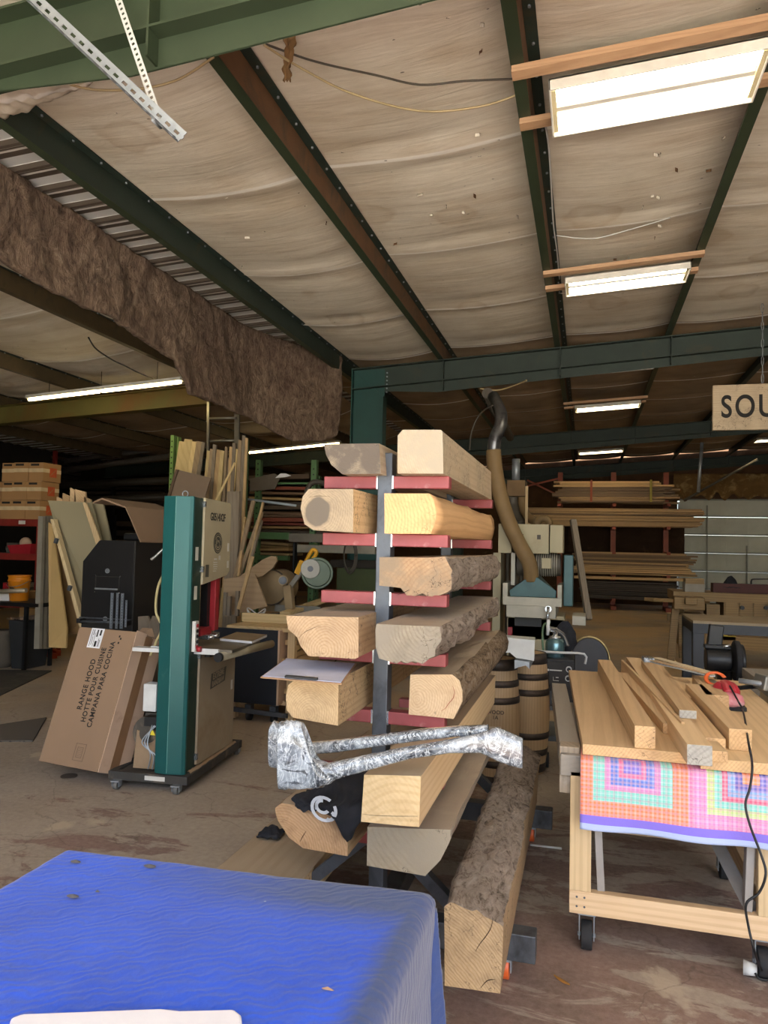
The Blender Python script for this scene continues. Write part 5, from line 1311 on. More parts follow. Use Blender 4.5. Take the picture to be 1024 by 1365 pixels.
# cartons on top
M_cbox = paint('box_brown', 'a67f52', .85, var=.06, scale=2, bump=.05); M_tape = paint('pale_tape', 'd9c49c', .4)
M_logo = paint('orange_print', 'c4562c', .7)
bw, bh, bd = .235, .265, .36
xb0 = at(53.5, 690, Y=SY).x
rows_ = [(zs[0], 3), (zs[0]+bh, 3), (zs[0]+2*bh, 3)]
first = None
ordn = ['bottom', 'middle', 'top']; coln = ['right', 'second from right', 'third from right', 'left-cut']
for r in range(3):
    for c in range(4):
        if c == 3 and r == 2: continue
        X = xb0-bw*(c+.5)-.006*c-(.0 if r else .01)+random.uniform(-.006, .006); Yb = SY+bd/2+random.uniform(-.01, .02)+(.05 if c > 1 else 0)
        Z = zs[0]+.0+bh*r+.001*r
        lab = 'brown carton on the red shelf, %s row of the stack, %s column' % (ordn[r], coln[c])
        if first is None:
            t = wthing('shipping_carton', lab, 'carton', (X, Yb, Z), 'cartons stacked on the red shelf'); first = t
            part('box', MB().box(X-bw/2, X+bw/2, Yb-bd/2, Yb+bd/2, Z, Z+bh-.003), M_cbox, t, bev=.004)
            part('tape', MB().box(X-bw/2-.001, X+bw/2+.001, Yb-bd/2-.002, Yb+bd/2+.001, Z+bh*.48, Z+bh*.68), M_tape, t)
            part('top_print', MB().box(X-bw*.38, X+bw*.2, Yb-bd/2-.0015, Yb-bd/2, Z+bh*.82, Z+bh*.93), M_ink, t)
            lg = part('logo_square', MB().box(X+bw/2, X+bw/2+.0015, Yb-.05, Yb+.09, Z+.07, Z+.20), M_logo, t)
            m = MB()
            for k in range(3): m.add([(X+bw/2+.0018, Yb-.045+.04*k, Z+.08+.03*k), (X+bw/2+.0018, Yb-.035+.04*k, Z+.08+.03*k), (X+bw/2+.0018, Yb+.01+.03*k, Z+.13+.025*k), (X+bw/2+.0018, Yb+.0+.03*k, Z+.13+.025*k)], [(0, 1, 2, 3)])
            part('logo_lettering', m, M_cbox, lg)
            f0 = (X, Yb, Z)
        else:
            q = copy_tree(first); q.location = (X, Yb, Z); q['label'] = lab
single('shipping_carton', MB().box(xb0+.02, xb0+.2, SY+.3, SY+.55, zs[0], zs[0]+.2), M_cbox, 'darker carton behind the right column of cartons on the red shelf', 'carton', bev=.004)
single('white_rag', MB().grid(lambda u, v: (xb0+.0+.22*u, SY+.1+.15*v, zs[0]+.003+.06*math.sin(PI*u)*math.sin(PI*v)+.02*noise.noise((u*6, v*6, 1))*math.sin(PI*u)), 16, 16), M_whitep, 'pale crumpled bag at the right end of the red shelf top', 'bag', solid=.004)
# shelf contents
def lump(c, r, mat, name, label, cat, seed=0, sc=(1, 1, 1), group=None):
    m = MB(); 
    for i in range(3):
        cc = Vector(c)+Vector((noise.noise((seed, i, 0))*r*1.2, noise.noise((seed, i, 4))*r, 0))
        q = r*(.6+.3*((i*7+seed) % 3)/2)
        m.obox((cc.x, cc.y, c[2]+q*.5*sc[2]), (q*1.5*sc[0], q*1.1*sc[1], q*sc[2]), (0, 0, seed+i))
        m.cyl((cc.x-q*.9*sc[0], cc.y-.02, c[2]+q*.45), (cc.x+q*.9*sc[0], cc.y+.02, c[2]+q*.6), q*.28, n=10)
    return single(name, m, mat, label, cat, group, bev=.004)
M_drab = paint('drab_tool', '4c463c', .6); M_tanm = paint('tan_machine', '9a8665', .6)
z1, z2, z3 = zs[1], zs[2], zs[3]
def pin(x, y, Y): return at(x, y, Y=Y)
tray = pin(36, 737, SY+.12); 
t = wthing('red_tray', 'red plastic tray with pale parts on the upper red shelf', 'tray', (tray.x, tray.y, z1))
part('tray', MB().add([(tray.x-.17, tray.y-.12, z1), (tray.x+.15, tray.y-.12, z1), (tray.x+.15, tray.y+.12, z1), (tray.x-.17, tray.y+.12, z1), (tray.x-.21, tray.y-.14, z1+.11), (tray.x+.18, tray.y-.14, z1+.14), (tray.x+.18, tray.y+.14, z1+.14), (tray.x-.21, tray.y+.14, z1+.11)], [(0, 3, 2, 1), (0, 1, 5, 4), (1, 2, 6, 5), (2, 3, 7, 6), (3, 0, 4, 7)]), M_redp, t, solid=.006)
part('lining', MB().sph((tray.x-.03, tray.y, z1+.15), .08, 8), paint('pale_parts', 'c2a58a', .7), t)
lump((pin(8, 700, SY).x, SY+.2, z1), .16, M_drab, 'power_tool', 'dark power tool at the left of the upper red shelf', 'tool', 3)
lump((pin(20, 720, SY).x, SY+.28, z1), .15, paint('dark_pipes', '3a342c', .5), 'tool_coil', 'dark coiled tool behind the red tray', 'tool', 5)
p = pin(16, 760, SY+.15)
single('red_case', MB().obox((p.x, SY+.15, z2+.13), (.16, .16, .24)).obox((p.x, SY+.15, z2+.27), (.1, .04, .04)), M_redp, 'red plastic case on the middle red shelf', 'case', bev=.012)
p = pin(33, 760, SY+.15)
for k in range(3): single('folded_bag', MB().obox((p.x, SY+.2, z2+.045+k*.085), (.2-.02*k, .2, .075), (0, 0, .1*k)), paint('drab_cloth_%d' % k, ['6d6452', '57503f', '7b7466'][k], .8), ['lowest', 'middle', 'top'][k]+' drab folded bag right of the red case', 'bag', 'folded bags on the shelf', bev=.02)
p = pin(4, 765, SY+.15); lump((p.x, SY+.2, z2), .13, M_drab, 'tool_bag', 'dark tool bag at the left of the middle red shelf', 'bag', 9)
for k, (xx, mt) in enumerate(((44, 'orange'), (51, 'tan'))):
    p = pin(xx, 840, SY+.1); 
for k in range(4):
    p = pin(49, 800+14*k, 8.45)
    single('parts_carton', MB().obox((p.x-.03*(k % 2), 8.42, .70-.22*k+.11), (.26, .22, .215)), M_cbox, ['top', 'second', 'third', 'lowest'][k]+' carton of the column behind the dark bin at the left', 'carton', 'cartons behind the bin', bev=.005)

# black table with bucket
ty = 7.6; zt = at(20, 803, Y=ty).z
t = wthing('work_stand', 'black steel table at the left edge with an orange bucket on it', 'table', (-7.0, ty+.3, 0))
xe = at(52, 803, Y=ty).x
part('top', MB().box(xe-1.3, xe, ty, ty+.6, zt-.05, zt), M_black, t, bev=.004)
for x, y in ((xe-.22, ty+.05), (xe-1.25, ty+.05), (xe-.22, ty+.5), (xe-1.25, ty+.5)): part('leg', MB().box(x-.02, x+.02, y-.02, y+.02, 0, zt-.05), M_black, t)
p = at(25, 798, Y=ty+.25)
t = wthing('bucket', 'orange plastic bucket on the black table', 'bucket', (p.x, ty+.25, zt))
M_bkt = paint('bucket_orange', 'd98418', .45, var=.05)
part('pail', MB().lathe([(.105, 0), (.11, .01), (.128, .24), (.138, .245), (.138, .262), (.13, .265), (.131, .30), (.14, .305), (.14, .32)], (p.x, ty+.25, zt), 32), M_bkt, t)
pr = part('label', MB().cyl((p.x, ty+.25, zt+.09), (p.x, ty+.25, zt+.09), .1, n=3) if False else MB().add([(p.x+.1225*math.sin(a)*1.0, ty+.25-.1225*math.cos(a), zt+z) for a in (-.35, -.15, .05, .25) for z in (.13, .20)], [(0, 2, 3, 1), (2, 4, 5, 3), (4, 6, 7, 5)]), M_ink, t)
part('bail', MB().tube([(p.x-.14, ty+.25, zt+.25), (p.x-.1, ty+.15, zt+.2), (p.x, ty+.1, zt+.18), (p.x+.1, ty+.15, zt+.2), (p.x+.14, ty+.25, zt+.25)], .004, 6), M_galv, t)
single('steel_bar', MB().cyl(at(-20, 789, Y=7.45), at(35, 787, Y=7.45), .028, n=14), paint('pale_tube', '9c8f7a', .4, .3), 'pale tube lying over the front of the black table', 'tube')
single('paper_stack', MB().obox((at(2, 793, Y=7.8).x, 7.85, zt+.04), (.28, .25, .08), (0, 0, .2)), M_whitep, 'stack of pale paper on the black table', 'paper')
# dark bin below
bx0, bx1 = at(10, 850, Y=7.7).x, at(36, 850, Y=7.7).x
t = wthing('bin', 'dark grey bin under the black table', 'bin', ((bx0+bx1)/2, 7.95, 0))
part('body', MB().add([(bx0+.03, 7.75, 0.0), (bx1-.04, 7.75, 0), (bx1-.04, 8.1, 0), (bx0+.03, 8.1, 0), (bx0, 7.7, .60), (bx1, 7.7, .60), (bx1, 8.15, .60), (bx0, 8.15, .60)],
     [(0, 3, 2, 1), (4, 5, 6, 7), (0, 1, 5, 4), (1, 2, 6, 5), (2, 3, 7, 6), (3, 0, 4, 7)]), paint('bin_grey', '2e3134', .5), t, bev=.01)
part('bag_rim', MB().grid(lambda u, v: (bx0-.02+(bx1-bx0+.04)*u, 7.69+.48*v, .60+.045*abs(noise.noise((u*9, v*9, 0)))+.01), 24, 20), M_cardlt, t, label='pale crumpled liner')
single('burlap_sack', MB().lathe([(.13, 0), (.16, .08), (.14, .2), (.15, .3), (.11, .4), (.13, .46)], (bx0-.22, 7.8, 0), 20, 1.2, 1), paint('sack_grey', '5e564b', .9, bump=.5), 'grey stacked sack left of the dark bin', 'sack')
M_orng = paint('orange_steel', 'b0431f', .5)
a = at(36, 857, Z=.12); b = at(78, 871, Z=.06)
single('orange_bar', MB().beam(a, b, .07, .07), M_orng, 'upper orange steel bar lying on the floor behind the carton', 'steel bar', 'orange bars on the floor')
single('orange_bar', MB().beam(at(35, 862, Z=.08), at(73, 875, Z=.04), .07, .06), M_orng, 'lower orange steel bar lying on the floor behind the carton', 'steel bar', 'orange bars on the floor')
# mats
def mat_on(px, label, mat):
    P = [at(x, y, Z=0) for x, y in px]; m = MB(); m.prism([(p.x, p.y) for p in P], 'z', .001, .014); single('floor_mat', m, mat, label, 'mat')
M_mat = paint('mat_dark', '45423c', .85, wear='5f574a', wearamt=.4, bump=.5)
mat_on([(-160, 905), (-100, 893), (69, 895), (0, 928), (-120, 945)], 'dark rubber mat on the floor farther back at the left', M_mat)
s = NT('mat_perforated'); vo = s.n('TexVoronoi'); vo.inputs['Scale'].default_value = 30; vo.inputs['Randomness'].default_value = 0; s.l(s.coord(), vo.inputs['Vector'])
s.color(s.ramp(vo.outputs['Distance'], [(.28, '2a2724'), (.34, '5a544c')])); s.b.inputs['Roughness'].default_value = .9
mat_on([(-120, 990), (44, 989), (62, 958), (-60, 977)], 'perforated rubber mat at the left edge near the carton', s.m)
single('round_mat', MB().cyl((at(92, 1035, Z=0).x, at(92, 1035, Z=0).y, 0), (at(92, 1035, Z=0).x, at(92, 1035, Z=0).y, .006), .055, n=24), paint('dark_stain_disc', '5a5046', .7), 'flat dark round mat on the floor in front of the carton', 'mat')

# ================================================================ VERTICAL LUMBER RACK
M_grn = paint('rack_green', '51754a', .5, .1, wear='5d5a40', wearamt=.25, scale=4)
M_grnlt = paint('rack_green_light', '7fa860', .5, .1)
RY = 8.6
def stick(px, Y0, th, label, mat, name='lumber_board', group='boards standing in the lumber rack', dy=.5):
    """board from top two sight points to bottom two sight points; leans back by dy"""
    return single(name, sheet(px, Y0, th, ((1, 2), (0, 3)) if name == 'lumber_board' or px[2][1] > 700 else None), mat, label, 'board', group)
ww = [wood('rackwood_%d' % i, c[0], c[1], 'Z', 5, rand=.15) for i, c in enumerate((('dcc080', 'bf9c5a'), ('c9a36a', 'a37c48'), ('a98d68', '85694a'), ('8f7f6a', '6f5f4c')))]
# wide pale boards on the left
for k, (xa_, xb_, yt) in enumerate(((239, 248, 588), (246, 256, 585), (253, 264, 588), (262, 269, 588), (268, 273, 589))):
    stick([(xa_, yt, 8.9), (xb_, yt+1, 8.9), (xb_-28, 780, 8.3), (xa_-30, 780, 8.3)], 8.9+.03*k, .022, ['wide pale yellow board, first from the left in the lumber rack', 'wide pale yellow board, second from the left in the lumber rack', 'wide pale yellow board, third from the left in the lumber rack', 'brown board edge beside the wide pale boards', 'narrow grey-brown board beside the wide pale boards'][k], ww[0] if k < 3 else ww[k-1])
t = wthing('brown_panel', 'brown fibreboard panels leaning against the pale boards', 'panel', at(240, 670, Y=8.0))
part('panel', sheet([(236, 626, 8.2), (281, 637, 8.2), (264, 690, 8.0), (216, 690, 8.0)], 8.2, .02, ((1, 2), (0, 3))), paint('fibreboard', '8b7763', .75, var=.05), t)
part('edge', sheet([(234, 625.5, 8.17), (237, 626, 8.17), (218, 690, 7.97), (214, 690, 7.97)], 8.17, .05, ((1, 2), (0, 3))), paint('fibre_edge', '6f5c4a', .8), t)
sticks = [(276, 280, 600, 258, 262, 0), (280, 285, 598, 262, 268, 2), (289, 294, 599, 272, 279, 1), (284, 288, 592, 270, 274, 3), (294, 299, 600, 276, 284, 0), (300, 303, 595, 290, 293, 2), (306, 310, 595, 296, 301, 1),
          (310, 314, 590, 300, 305, 3), (314, 317, 598, 296, 300, 0), (303, 306, 610, 284, 288, 3), (318, 322, 586, 308, 313, 2), (323, 327, 580, 312, 318, 3), (326, 330, 583, 318, 322, 1)]
for k, (a, b, yt, c, d, wi) in enumerate(sticks):
    stick([(a, yt, 8.8), (b, yt+1, 8.8), (d, 780, 8.25), (c, 780, 8.25)], 8.5, .03, ['thin stick'] and '%s standing among the thin stock right of the pale boards' % ['thin pale stick', 'thin tan stick', 'thin brown stick', 'thin grey stick'][[0, 2, 1, 3][wi] if wi < 4 else 0], ww[wi], name='lumber_strip', group='thin %s sticks in the lumber rack' % ['pale', 'tan', 'brown', 'grey'][[0, 2, 1, 3][wi]])
stick([(312, 616, 8.3), (314, 618, 8.3), (289, 668, 8.1), (286, 668, 8.1)], 8.3, .012, 'bright yellow stick leaning across the thin stock', ww[0], name='lumber_strip')
single('grey_plank', sheet([(303, 655, 8.0), (319, 655, 8.0), (316, 760, 7.9), (299, 760, 7.9)], 8.0, .04, ((1, 2), (0, 3))), ww[3], 'wide grey plank standing under the ladder', 'plank', 'planks under the ladder')
# ladder
t = wthing('ladder', 'aluminium extension ladder standing in the lumber rack', 'ladder', (at(295, 600, Y=8.9).x, 8.9, 0))
for xa_, xb_ in ((275, 281), (312, 321)):
    a = at((xa_+xb_)/2, 530, Y=9.15); b = at((xa_+xb_)/2-3, 900, Y=8.5)
    w_ = .035 if xa_ < 300 else .07
    part('rail', MB().beam(b, a, .03, w_, (1, 0, 0)), paint('ladder_alu', '8f8c84', .35, .7), t)
for y in (558, 588, 619, 652, 688):
    a = at(279, y, Y=9.05); b = at(315, y-1, Y=9.05); part('rung', MB().cyl(a, b, .017, n=10), paint('ladder_alu', '', .3), t)
# green posts
def post(x0_, x1_, yt, Y, label, mat, zb_=0):
    a = at(x0_, yt, Y=Y); b = at(x1_, yt, Y=Y); m = MB().box(a.x, b.x, Y, Y+.09, zb_, a.z); 
    h = MB(); z = .3
    t = wthing('rack_post', label, 'rack post', ((a.x+b.x)/2, Y, 0), 'green rack posts')
    part('post', m, mat, t, bev=.003)
    while z < a.z-.05: h.cyl(((a.x+b.x)/2, Y-.002, z), ((a.x+b.x)/2, Y+.001, z), .012, n=8); z += .08
    part('hole_row', h, M_black, t, kind='stuff'); return t
post(227.5, 232, 580, 9.6, 'bright green rack post at the left behind the pale boards', M_grnlt)
post(233, 238, 582, 9.9, 'bright green rack post, rear one at the left behind the pale boards', M_grnlt)
post(323, 329, 586, 9.2, 'green rack post right of the ladder', M_grn)
post(341, 347.5, 613, 9.8, 'green rack post, second right of the ladder', M_grn)
post(415, 422, 613, 9.8, 'green rack post just left of the timber rack', M_grn)
post(423, 426, 634, 10.3, 'slim green rack post behind the one left of the timber rack', M_grn)
def hbar(x0_, x1_, y0_, y1_, Y, d, name, label, cat, mat, group=None, slope=0):
    a = at(x0_, y1_, Y=Y); b = at(x1_, y0_, Y=Y); z0 = min(a.z, b.z); h = abs(at(x0_, y0_, Y=Y).z-a.z)
    m = MB(); m.add([(a.x, Y, z0), (b.x, Y, z0+slope), (b.x, Y+d, z0+slope), (a.x, Y+d, z0), (a.x, Y, z0+h), (b.x, Y, z0+h+slope), (b.x, Y+d, z0+h+slope), (a.x, Y+d, z0+h)],
       [(0, 3, 2, 1), (4, 5, 6, 7), (0, 1, 5, 4), (1, 2, 6, 5), (2, 3, 7, 6), (3, 0, 4, 7)])
    return single(name, m, mat, label, cat, group)
hbar(347, 416, 643, 645.5, 9.85, .05, 'rack_beam', 'thin green beam high between the green rack posts', 'rack beam', M_grn)
hbar(330, 386, 709, 718, 9.7, .08, 'rack_beam', 'green beam low between the green rack posts', 'rack beam', M_grn)
hbar(340, 384, 740, 746, 9.7, .08, 'rack_beam', 'lowest green beam behind the bent plywood', 'rack beam', M_grn)
hbar(385, 440, 711, 722, 8.9, .12, 'steel_channel', 'grey steel channel lying left of the timber rack', 'channel', paint('channel_grey', '6b6458', .6, .2))
hbar(396, 500, 726, 736, 8.8, .06, 'steel_rail', 'pale steel rail behind the mitre saw', 'rail', paint('rail_grey', '8b8576', .45, .5))
hbar(386, 393, 723, 892, 8.95, .1, 'dark_stand', 'dark steel stand under the grey channel', 'stand', M_black)
# sheets lying in the horizontal rack
cols = ['6b5138', '84683f', '4d3b2a', '7b3b24', '9a8159', '3f3328', '5c4630', 'b08f5c', '6b2c1c', '574938']
lines = [(330, 412, 634, 640, 2), (345, 415, 648, 652, 3), (332, 437, 655, 658, 0), (332, 410, 662, 665, 7), (330, 437, 668, 672, 5), (332, 437, 674, 679, 9), (330, 405, 681, 684, 0), (335, 437, 686, 689, 6), (332, 440, 690, 695, 3), (336, 440, 696, 699, 8), (334, 440, 701, 704, 1), (334, 440, 705, 708, 5),
         (336, 385, 721, 724, 4), (338, 385, 726, 729, 1), (338, 385, 731, 734, 7), (338, 385, 736, 739, 4)]
for k, (a, b, y0_, y1_, ci) in enumerate(lines):
    hbar(a, b, y0_, y1_, 9.9-.02*(k % 3), .55, 'stored_sheet', 'sheet %s in the green rack left of the timber rack' % ['of dull brown board lying high', 'lying among the upper sheets', 'lying midway', 'lying in the lower half', 'at the very bottom of the pile'][min(4, k//4)], 'sheet', paint('sheet_'+cols[ci], cols[ci], .75), ['upper', 'upper', 'middle', 'lower', 'lower'][min(4, k//4)]+' sheets in the green rack', slope=random.uniform(-.03, .03))

# dark stock lying far back in the left bay
for k, (xa_, ya_, xb_, yb_, Y_, r_) in enumerate([(78, 628, 226, 608, 14.5, .07), (70, 648, 230, 640, 14.0, .08), (60, 618, 200, 600, 16.0, .06), (75, 668, 230, 662, 13.5, .08), (230, 600, 330, 596, 16.4, .08)]):
    single('stock_pipe', MB().cyl(at(xa_, ya_, Y=Y_), at(xb_, yb_, Y=Y_), r_, n=10), paint('dark_pipe_%d' % (k % 2), ['4a453e', '2f2a24'][k % 2], .6), ['dull grey pipe slung highest in the dark left bay', 'dark pipe below the dull grey pipe in the left bay', 'dark far pipe under the left bay ceiling', 'lowest dull grey pipe in the left bay above the olive panel', 'dull pipe behind the ladder in the left bay'][k], 'pipe')
for k, (xa_, xb_, y0_, y1_) in enumerate([(76, 228, 640, 676), (20, 78, 604, 640), (76, 228, 690, 760)]):
    a = at(xa_, y1_, Y=15.5); b = at(xb_, y0_, Y=15.5)
    t = wthing('stock_rack', ['dark rack of sheet stock behind the olive panel', 'dark rack of sheet stock behind the stacked cartons', 'lowest dark rack of sheet stock behind the black cabinet'][k], 'rack', ((a.x+b.x)/2, 15.8, a.z))
    n_ = 6
    for j in range(n_):
        z = a.z+(b.z-a.z)*j/n_; part('sheet_layer', MB().box(a.x+random.uniform(0, .3), b.x-random.uniform(0, .3), 15.5+random.uniform(0, .1), 16.6, z, z+(b.z-a.z)/n_*.55), paint('dark_sheet_%d' % (j % 3), ['3c3126', '2a221b', '4a3b2a'][j % 3], .8), t)
    for x in (a.x+.05, (a.x+b.x)/2, b.x-.1): part('post', MB().box(x, x+.08, 15.42, 15.5, 0, b.z+.05), M_shelf if k == 1 else M_black, t)
# pale scrap, slanted items in the green rack
def pbar(x0_, y0_, x1_, y1_, Y0_, Y1_, w_, th, name, label, cat, mat, group=None):
    return single(name, MB().beam(at(x0_, y0_, Y=Y0_), at(x1_, y1_, Y=Y1_), w_, th, (0, 1, 0)), mat, label, cat, group)
single('white_scrap', sheet([(367, 637), (374, 631), (381, 631), (388, 634), (380, 636)], 9.6, .01), M_whitep, 'bright white scrap on top of the green rack pile', 'scrap')
single('folded_sheet', sheet([(333, 638), (366, 631), (374, 636), (366, 652), (333, 655)], 9.7, .02), paint('grey_sheet', '5f564a', .7), 'grey folded sheet high in the green rack', 'sheet')
pbar(327, 665, 395, 674, 9.4, 9.5, .03, .03, 'steel_angle', 'pale steel angle slanting down across the green rack', 'steel angle', M_galv)
single('hose_piece', MB().tube([at(408, 658, Y=9.3), at(412, 648, Y=9.3), at(418, 643, Y=9.3), at(428, 643, Y=9.3), at(440, 648, Y=9.3)], .035, 10), M_drab, 'dark bent hose hanging beside the green post', 'hose')
for k, (a, b, c, d, wd) in enumerate([(338, 668, 322, 735, 2), (349, 683, 326, 748, 2), (351, 670, 333, 745, 1), (349, 694, 338, 735, 3), (327, 690, 322, 735, 1)]):
    single('leaning_stick', MB().beam(at(a, b, Y=8.2), at(c+(c-a)*.75, d+(d-b)*.75, Y=7.7), .045 if k < 2 else .025, .03, (0, 1, 0)), ww[wd], ['longest brown stick', 'second long brown stick', 'thin tan stick', 'short grey stick', 'short tan stick'][k]+' leaning right of the green post by the ladder', 'stick', 'sticks by the green post')
# green machine panel and cable coil
hbar(446, 510, 757, 890, 9.2, .5, 'green_cabinet', 'dark olive green cabinet behind the timber rack', 'cabinet', paint('olive_green', '3b4720', .6))
hbar(440, 505, 746, 756, 9.3, .4, 'cabinet_shelf', 'dark shelf with small things above the olive cabinet', 'shelf', paint('dark_shelf', '2c261e', .8))
m = MB()
for k in range(4):
    c = at(466, 741, Y=8.6); r = .085+.008*k
    m.tube([(c.x+r*.8*math.cos(a), 8.6+.012*k, c.z+r*2.0*math.sin(a)) for a in np.linspace(0, 2*PI, 20)], .007, 6, 2)
single('cable_coil', m, M_drab, 'brown cable coiled and hanging behind the mitre saw', 'cable')
# ================================================================ MITRE SAW BENCH
YB = 6.3
zt = at(320, 834, Y=YB).z
t = wthing('workbench', 'wooden workbench with a dark side panel behind the bandsaw', 'workbench', (-2.6, 7, 0))
xl_, xr_ = at(302, 840, Y=YB).x, at(392, 840, Y=YB).x
ww_top = wood('bench_top', 'c9a870', 'a5834f', 'Y', 5)
part('top', MB().box(xl_, xr_, YB, YB+2.1, zt-.04, zt), ww_top, t, bev=.004)
part('fence', MB().box(xl_-.02, xr_-.16, YB+.35, YB+.39, zt, zt+.085), wood('bench_fence', 'd9bd84', 'b8975c', 'X', 5), t, bev=.003)
M_navy = paint('navy_panel', '161c26', .45, wear='3a3c40', wearamt=.3, scale=3)
xr2 = at(371, 840, Y=YB-.06).x
part('side_panel', MB().box(xl_-.1, xr2, YB-.06, YB-.04, .17, zt-.02), M_navy, t)
part('panel_edge', MB().box(xr2, xr2+.018, YB-.06, YB+.4, .17, zt-.02), M_cardlt, t)
for x in (xl_+.02, xr_-.08):
    for y in (YB+.05, YB+1.9): part('leg', MB().box(x, x+.07, y, y+.07, .0, zt-.04), M_pine, t)
part('shelf', MB().box(xl_+.02, xr_, YB+.05, YB+1.9, .15, .19), M_pineX, t)
part('upper_shelf', MB().box(xr2+.02, xr_+.12, YB+.0, YB+1.2, .55, .58), wood('shelf_wood', 'c09a62', '97723f', 'X', 5), t)
for x in (xl_+.25, xr2-.05):
    cs = part('caster', MB().box(x-.03, x+.03, YB-.02, YB+.05, .08, .15), M_iron, t); part('wheel', MB().cyl((x-.02, YB+.02, .045), (x+.02, YB+.02, .045), .045, n=16), M_rubber, cs)
part('foot_bar', MB().beam((xl_+.1, YB-.03, .1), (xr2+.1, YB-.03, .08), .03, .04), M_iron, t)
# offcuts on the shelves
k = 0
for z_, n_ in ((.19, 5), (.58, 4)):
    for j in range(n_):
        for i in range(3):
            x = xr2+.05+.13*i+random.uniform(-.02, .02)
            if x > xr_+.05: continue
            single('wood_offcut', MB().obox((x, YB+.35+random.uniform(-.05, .05), z_+.03+j*.055), (random.uniform(.08, .13), .5, .045), (0, random.uniform(-.04, .04), random.uniform(-.15, .15))), ww[random.choice((0, 1, 1, 2))], 'wood offcut in the pile on the %s shelf of the saw bench' % ('lower' if z_ < .3 else 'upper'), 'offcut', 'offcuts on the %s bench shelf' % ('lower' if z_ < .3 else 'upper'), bev=.002)
# mitre saw
c = at(421, 764, Y=7.2)
zb2 = zt
t = wthing('mitre_saw', 'mitre saw with a round blade guard and yellow handle on the wooden bench', 'saw', (at(395, 810, Y=7.2).x, 7.2, zt))
def lp(x, y, dy=0): return at(x, y, Y=7.2+dy)
M_steelg = paint('saw_grey', '8a8880', .4, .4); M_greenglass = paint('green_guard', '4a5a4c', .35, .3)
dr = Vector((.35, -1, 0)).normalized()
gc = lp(423, 764); part('blade_guard', MB().cyl(gc-dr*.03, gc+dr*.03, .165, n=36).cyl(gc+dr*.03, gc+dr*.04, .145, .13, n=36), M_greenglass, t, bev=.006)
gc2 = lp(414, 758, -.04); part('motor_plate', MB().cyl(gc2, gc2+dr*.05, .10, n=24), M_steelg, t, bev=.004); part('hub', MB().cyl(gc2+dr*.05, gc2+dr*.07, .03, n=12), M_iron, t)
a, b = lp(419, 736), lp(409, 748); part('handle', MB().tube([lp(406, 752), lp(411, 742), lp(417, 733), lp(422, 737), lp(415, 748)], .020, 10), paint('saw_yellow', 'd9a21c', .45), t)
part('arm', MB().beam(lp(412, 748), lp(385, 785), .05, .035, (0, 1, 0)), M_steelg, t, bev=.004); part('arm_cover', MB().beam(lp(404, 748), lp(396, 765), .06, .04, (0, 1, 0)), paint('saw_yellow', '', .4), t)
mc = lp(378, 773); part('motor', MB().cyl(mc-dr*.06, mc+dr*.10, .055, n=20), M_tanm, t, bev=.004); part('motor_cap', MB().cyl(mc+dr*.10, mc+dr*.12, .04, n=16), M_iron, t)
part('pivot', MB().beam(lp(384, 780), lp(387, 812), .09, .09, (0, 1, 0)), M_tanm, t, bev=.01)
bx = lp(392, 811)
part('base', MB().cyl((bx.x, 7.2, zt), (bx.x, 7.2, zt+.05), .17, n=28).box(bx.x-.24, bx.x+.32, 7.12, 7.2, zt+.0, zt+.045), M_drab, t, bev=.004)
part('fence', MB().box(bx.x-.26, bx.x+.25, 7.30, 7.33, zt+.05, zt+.12), M_steelg, t)
# bent plywood, triangle, drum
m = MB()
def bent_ply(u, v):
    p = at(302+68*u, 795-10*math.sin(u*2.2)-38*u+(1-v)*0, Y=7.6); return (p.x, 7.6+.35*v, p.z+.0-.20*v*math.sin(u*PI)*0+.05*v)
P = [(305, 778), (320, 768), (335, 757), (350, 746), (362, 741), (368, 742), (369, 748), (364, 757), (350, 768), (335, 772), (318, 776)]
single('curved_plywood', sheet(P, 7.5, .03), wood('ply_curve', 'ab8a60', '8b6c46', 'X', 4), 'rounded tan plywood piece behind the bandsaw', 'plywood')
single('plywood_offcut', sheet([(297, 772), (340, 766), (356, 808), (300, 822)], 7.3, .02), wood('ply_tri', 'a98a64', '8f7250', 'X', 3), 'tan plywood panel with a slanted edge standing on the saw bench', 'plywood')
c = at(368, 782, Y=7.9)
t = wthing('drum_cover', 'tan round machine drum behind the mitre saw', 'drum', (c.x, 7.9, c.z-.2))
part('drum', MB().cyl((c.x, 7.75, c.z), (c.x, 8.1, c.z), .20, n=36), M_tanm, t, bev=.01); part('rim', MB().tube([(c.x+.2*math.cos(a), 7.75, c.z+.2*math.sin(a)) for a in np.linspace(0, 2*PI, 30)], .010, 8, 1), M_drab, t)
part('foot', MB().box(c.x-.15, c.x+.15, 7.8, 8.05, zt, c.z-.12), M_tanm, t)
pbar(337, 742, 318, 812, 7.2, 7.0, .035, .02, 'wood_strip', 'tan strip leaning against the slanted plywood panel', 'strip', ww[1])
for k, (x, y0_, y1_) in enumerate(((297, 790, 815), (313, 788, 815), (302, 795, 815))):
    a = at(x, y1_, Y=7.1); b = at(x+5, y0_, Y=7.1); single('wood_block', MB().box(a.x, b.x, 7.1, 7.14, zt, b.z), ww[3], ['left', 'right', 'middle'][k]+' small dark block standing on the bench by the plywood panel', 'block', 'blocks on the saw bench')
m = MB()
for k in range(3):
    c = at(342, 806, Y=6.95); m.tube([(c.x+(.08+.01*k)*math.cos(a), 6.95+.05*math.sin(a), zt+.03+.02*k+.035*math.sin(a*2+k)) for a in np.linspace(0, 2*PI, 16)], .006, 6, 2)
single('white_cable', m, M_white, 'small loop of white cable on the saw bench', 'cable')
single('tape_measure', MB().obox((at(437, 805, Y=7.2).x, 7.2, zt+.03), (.09, .05, .06)), M_black, 'small black box beside the mitre saw', 'box', bev=.008)
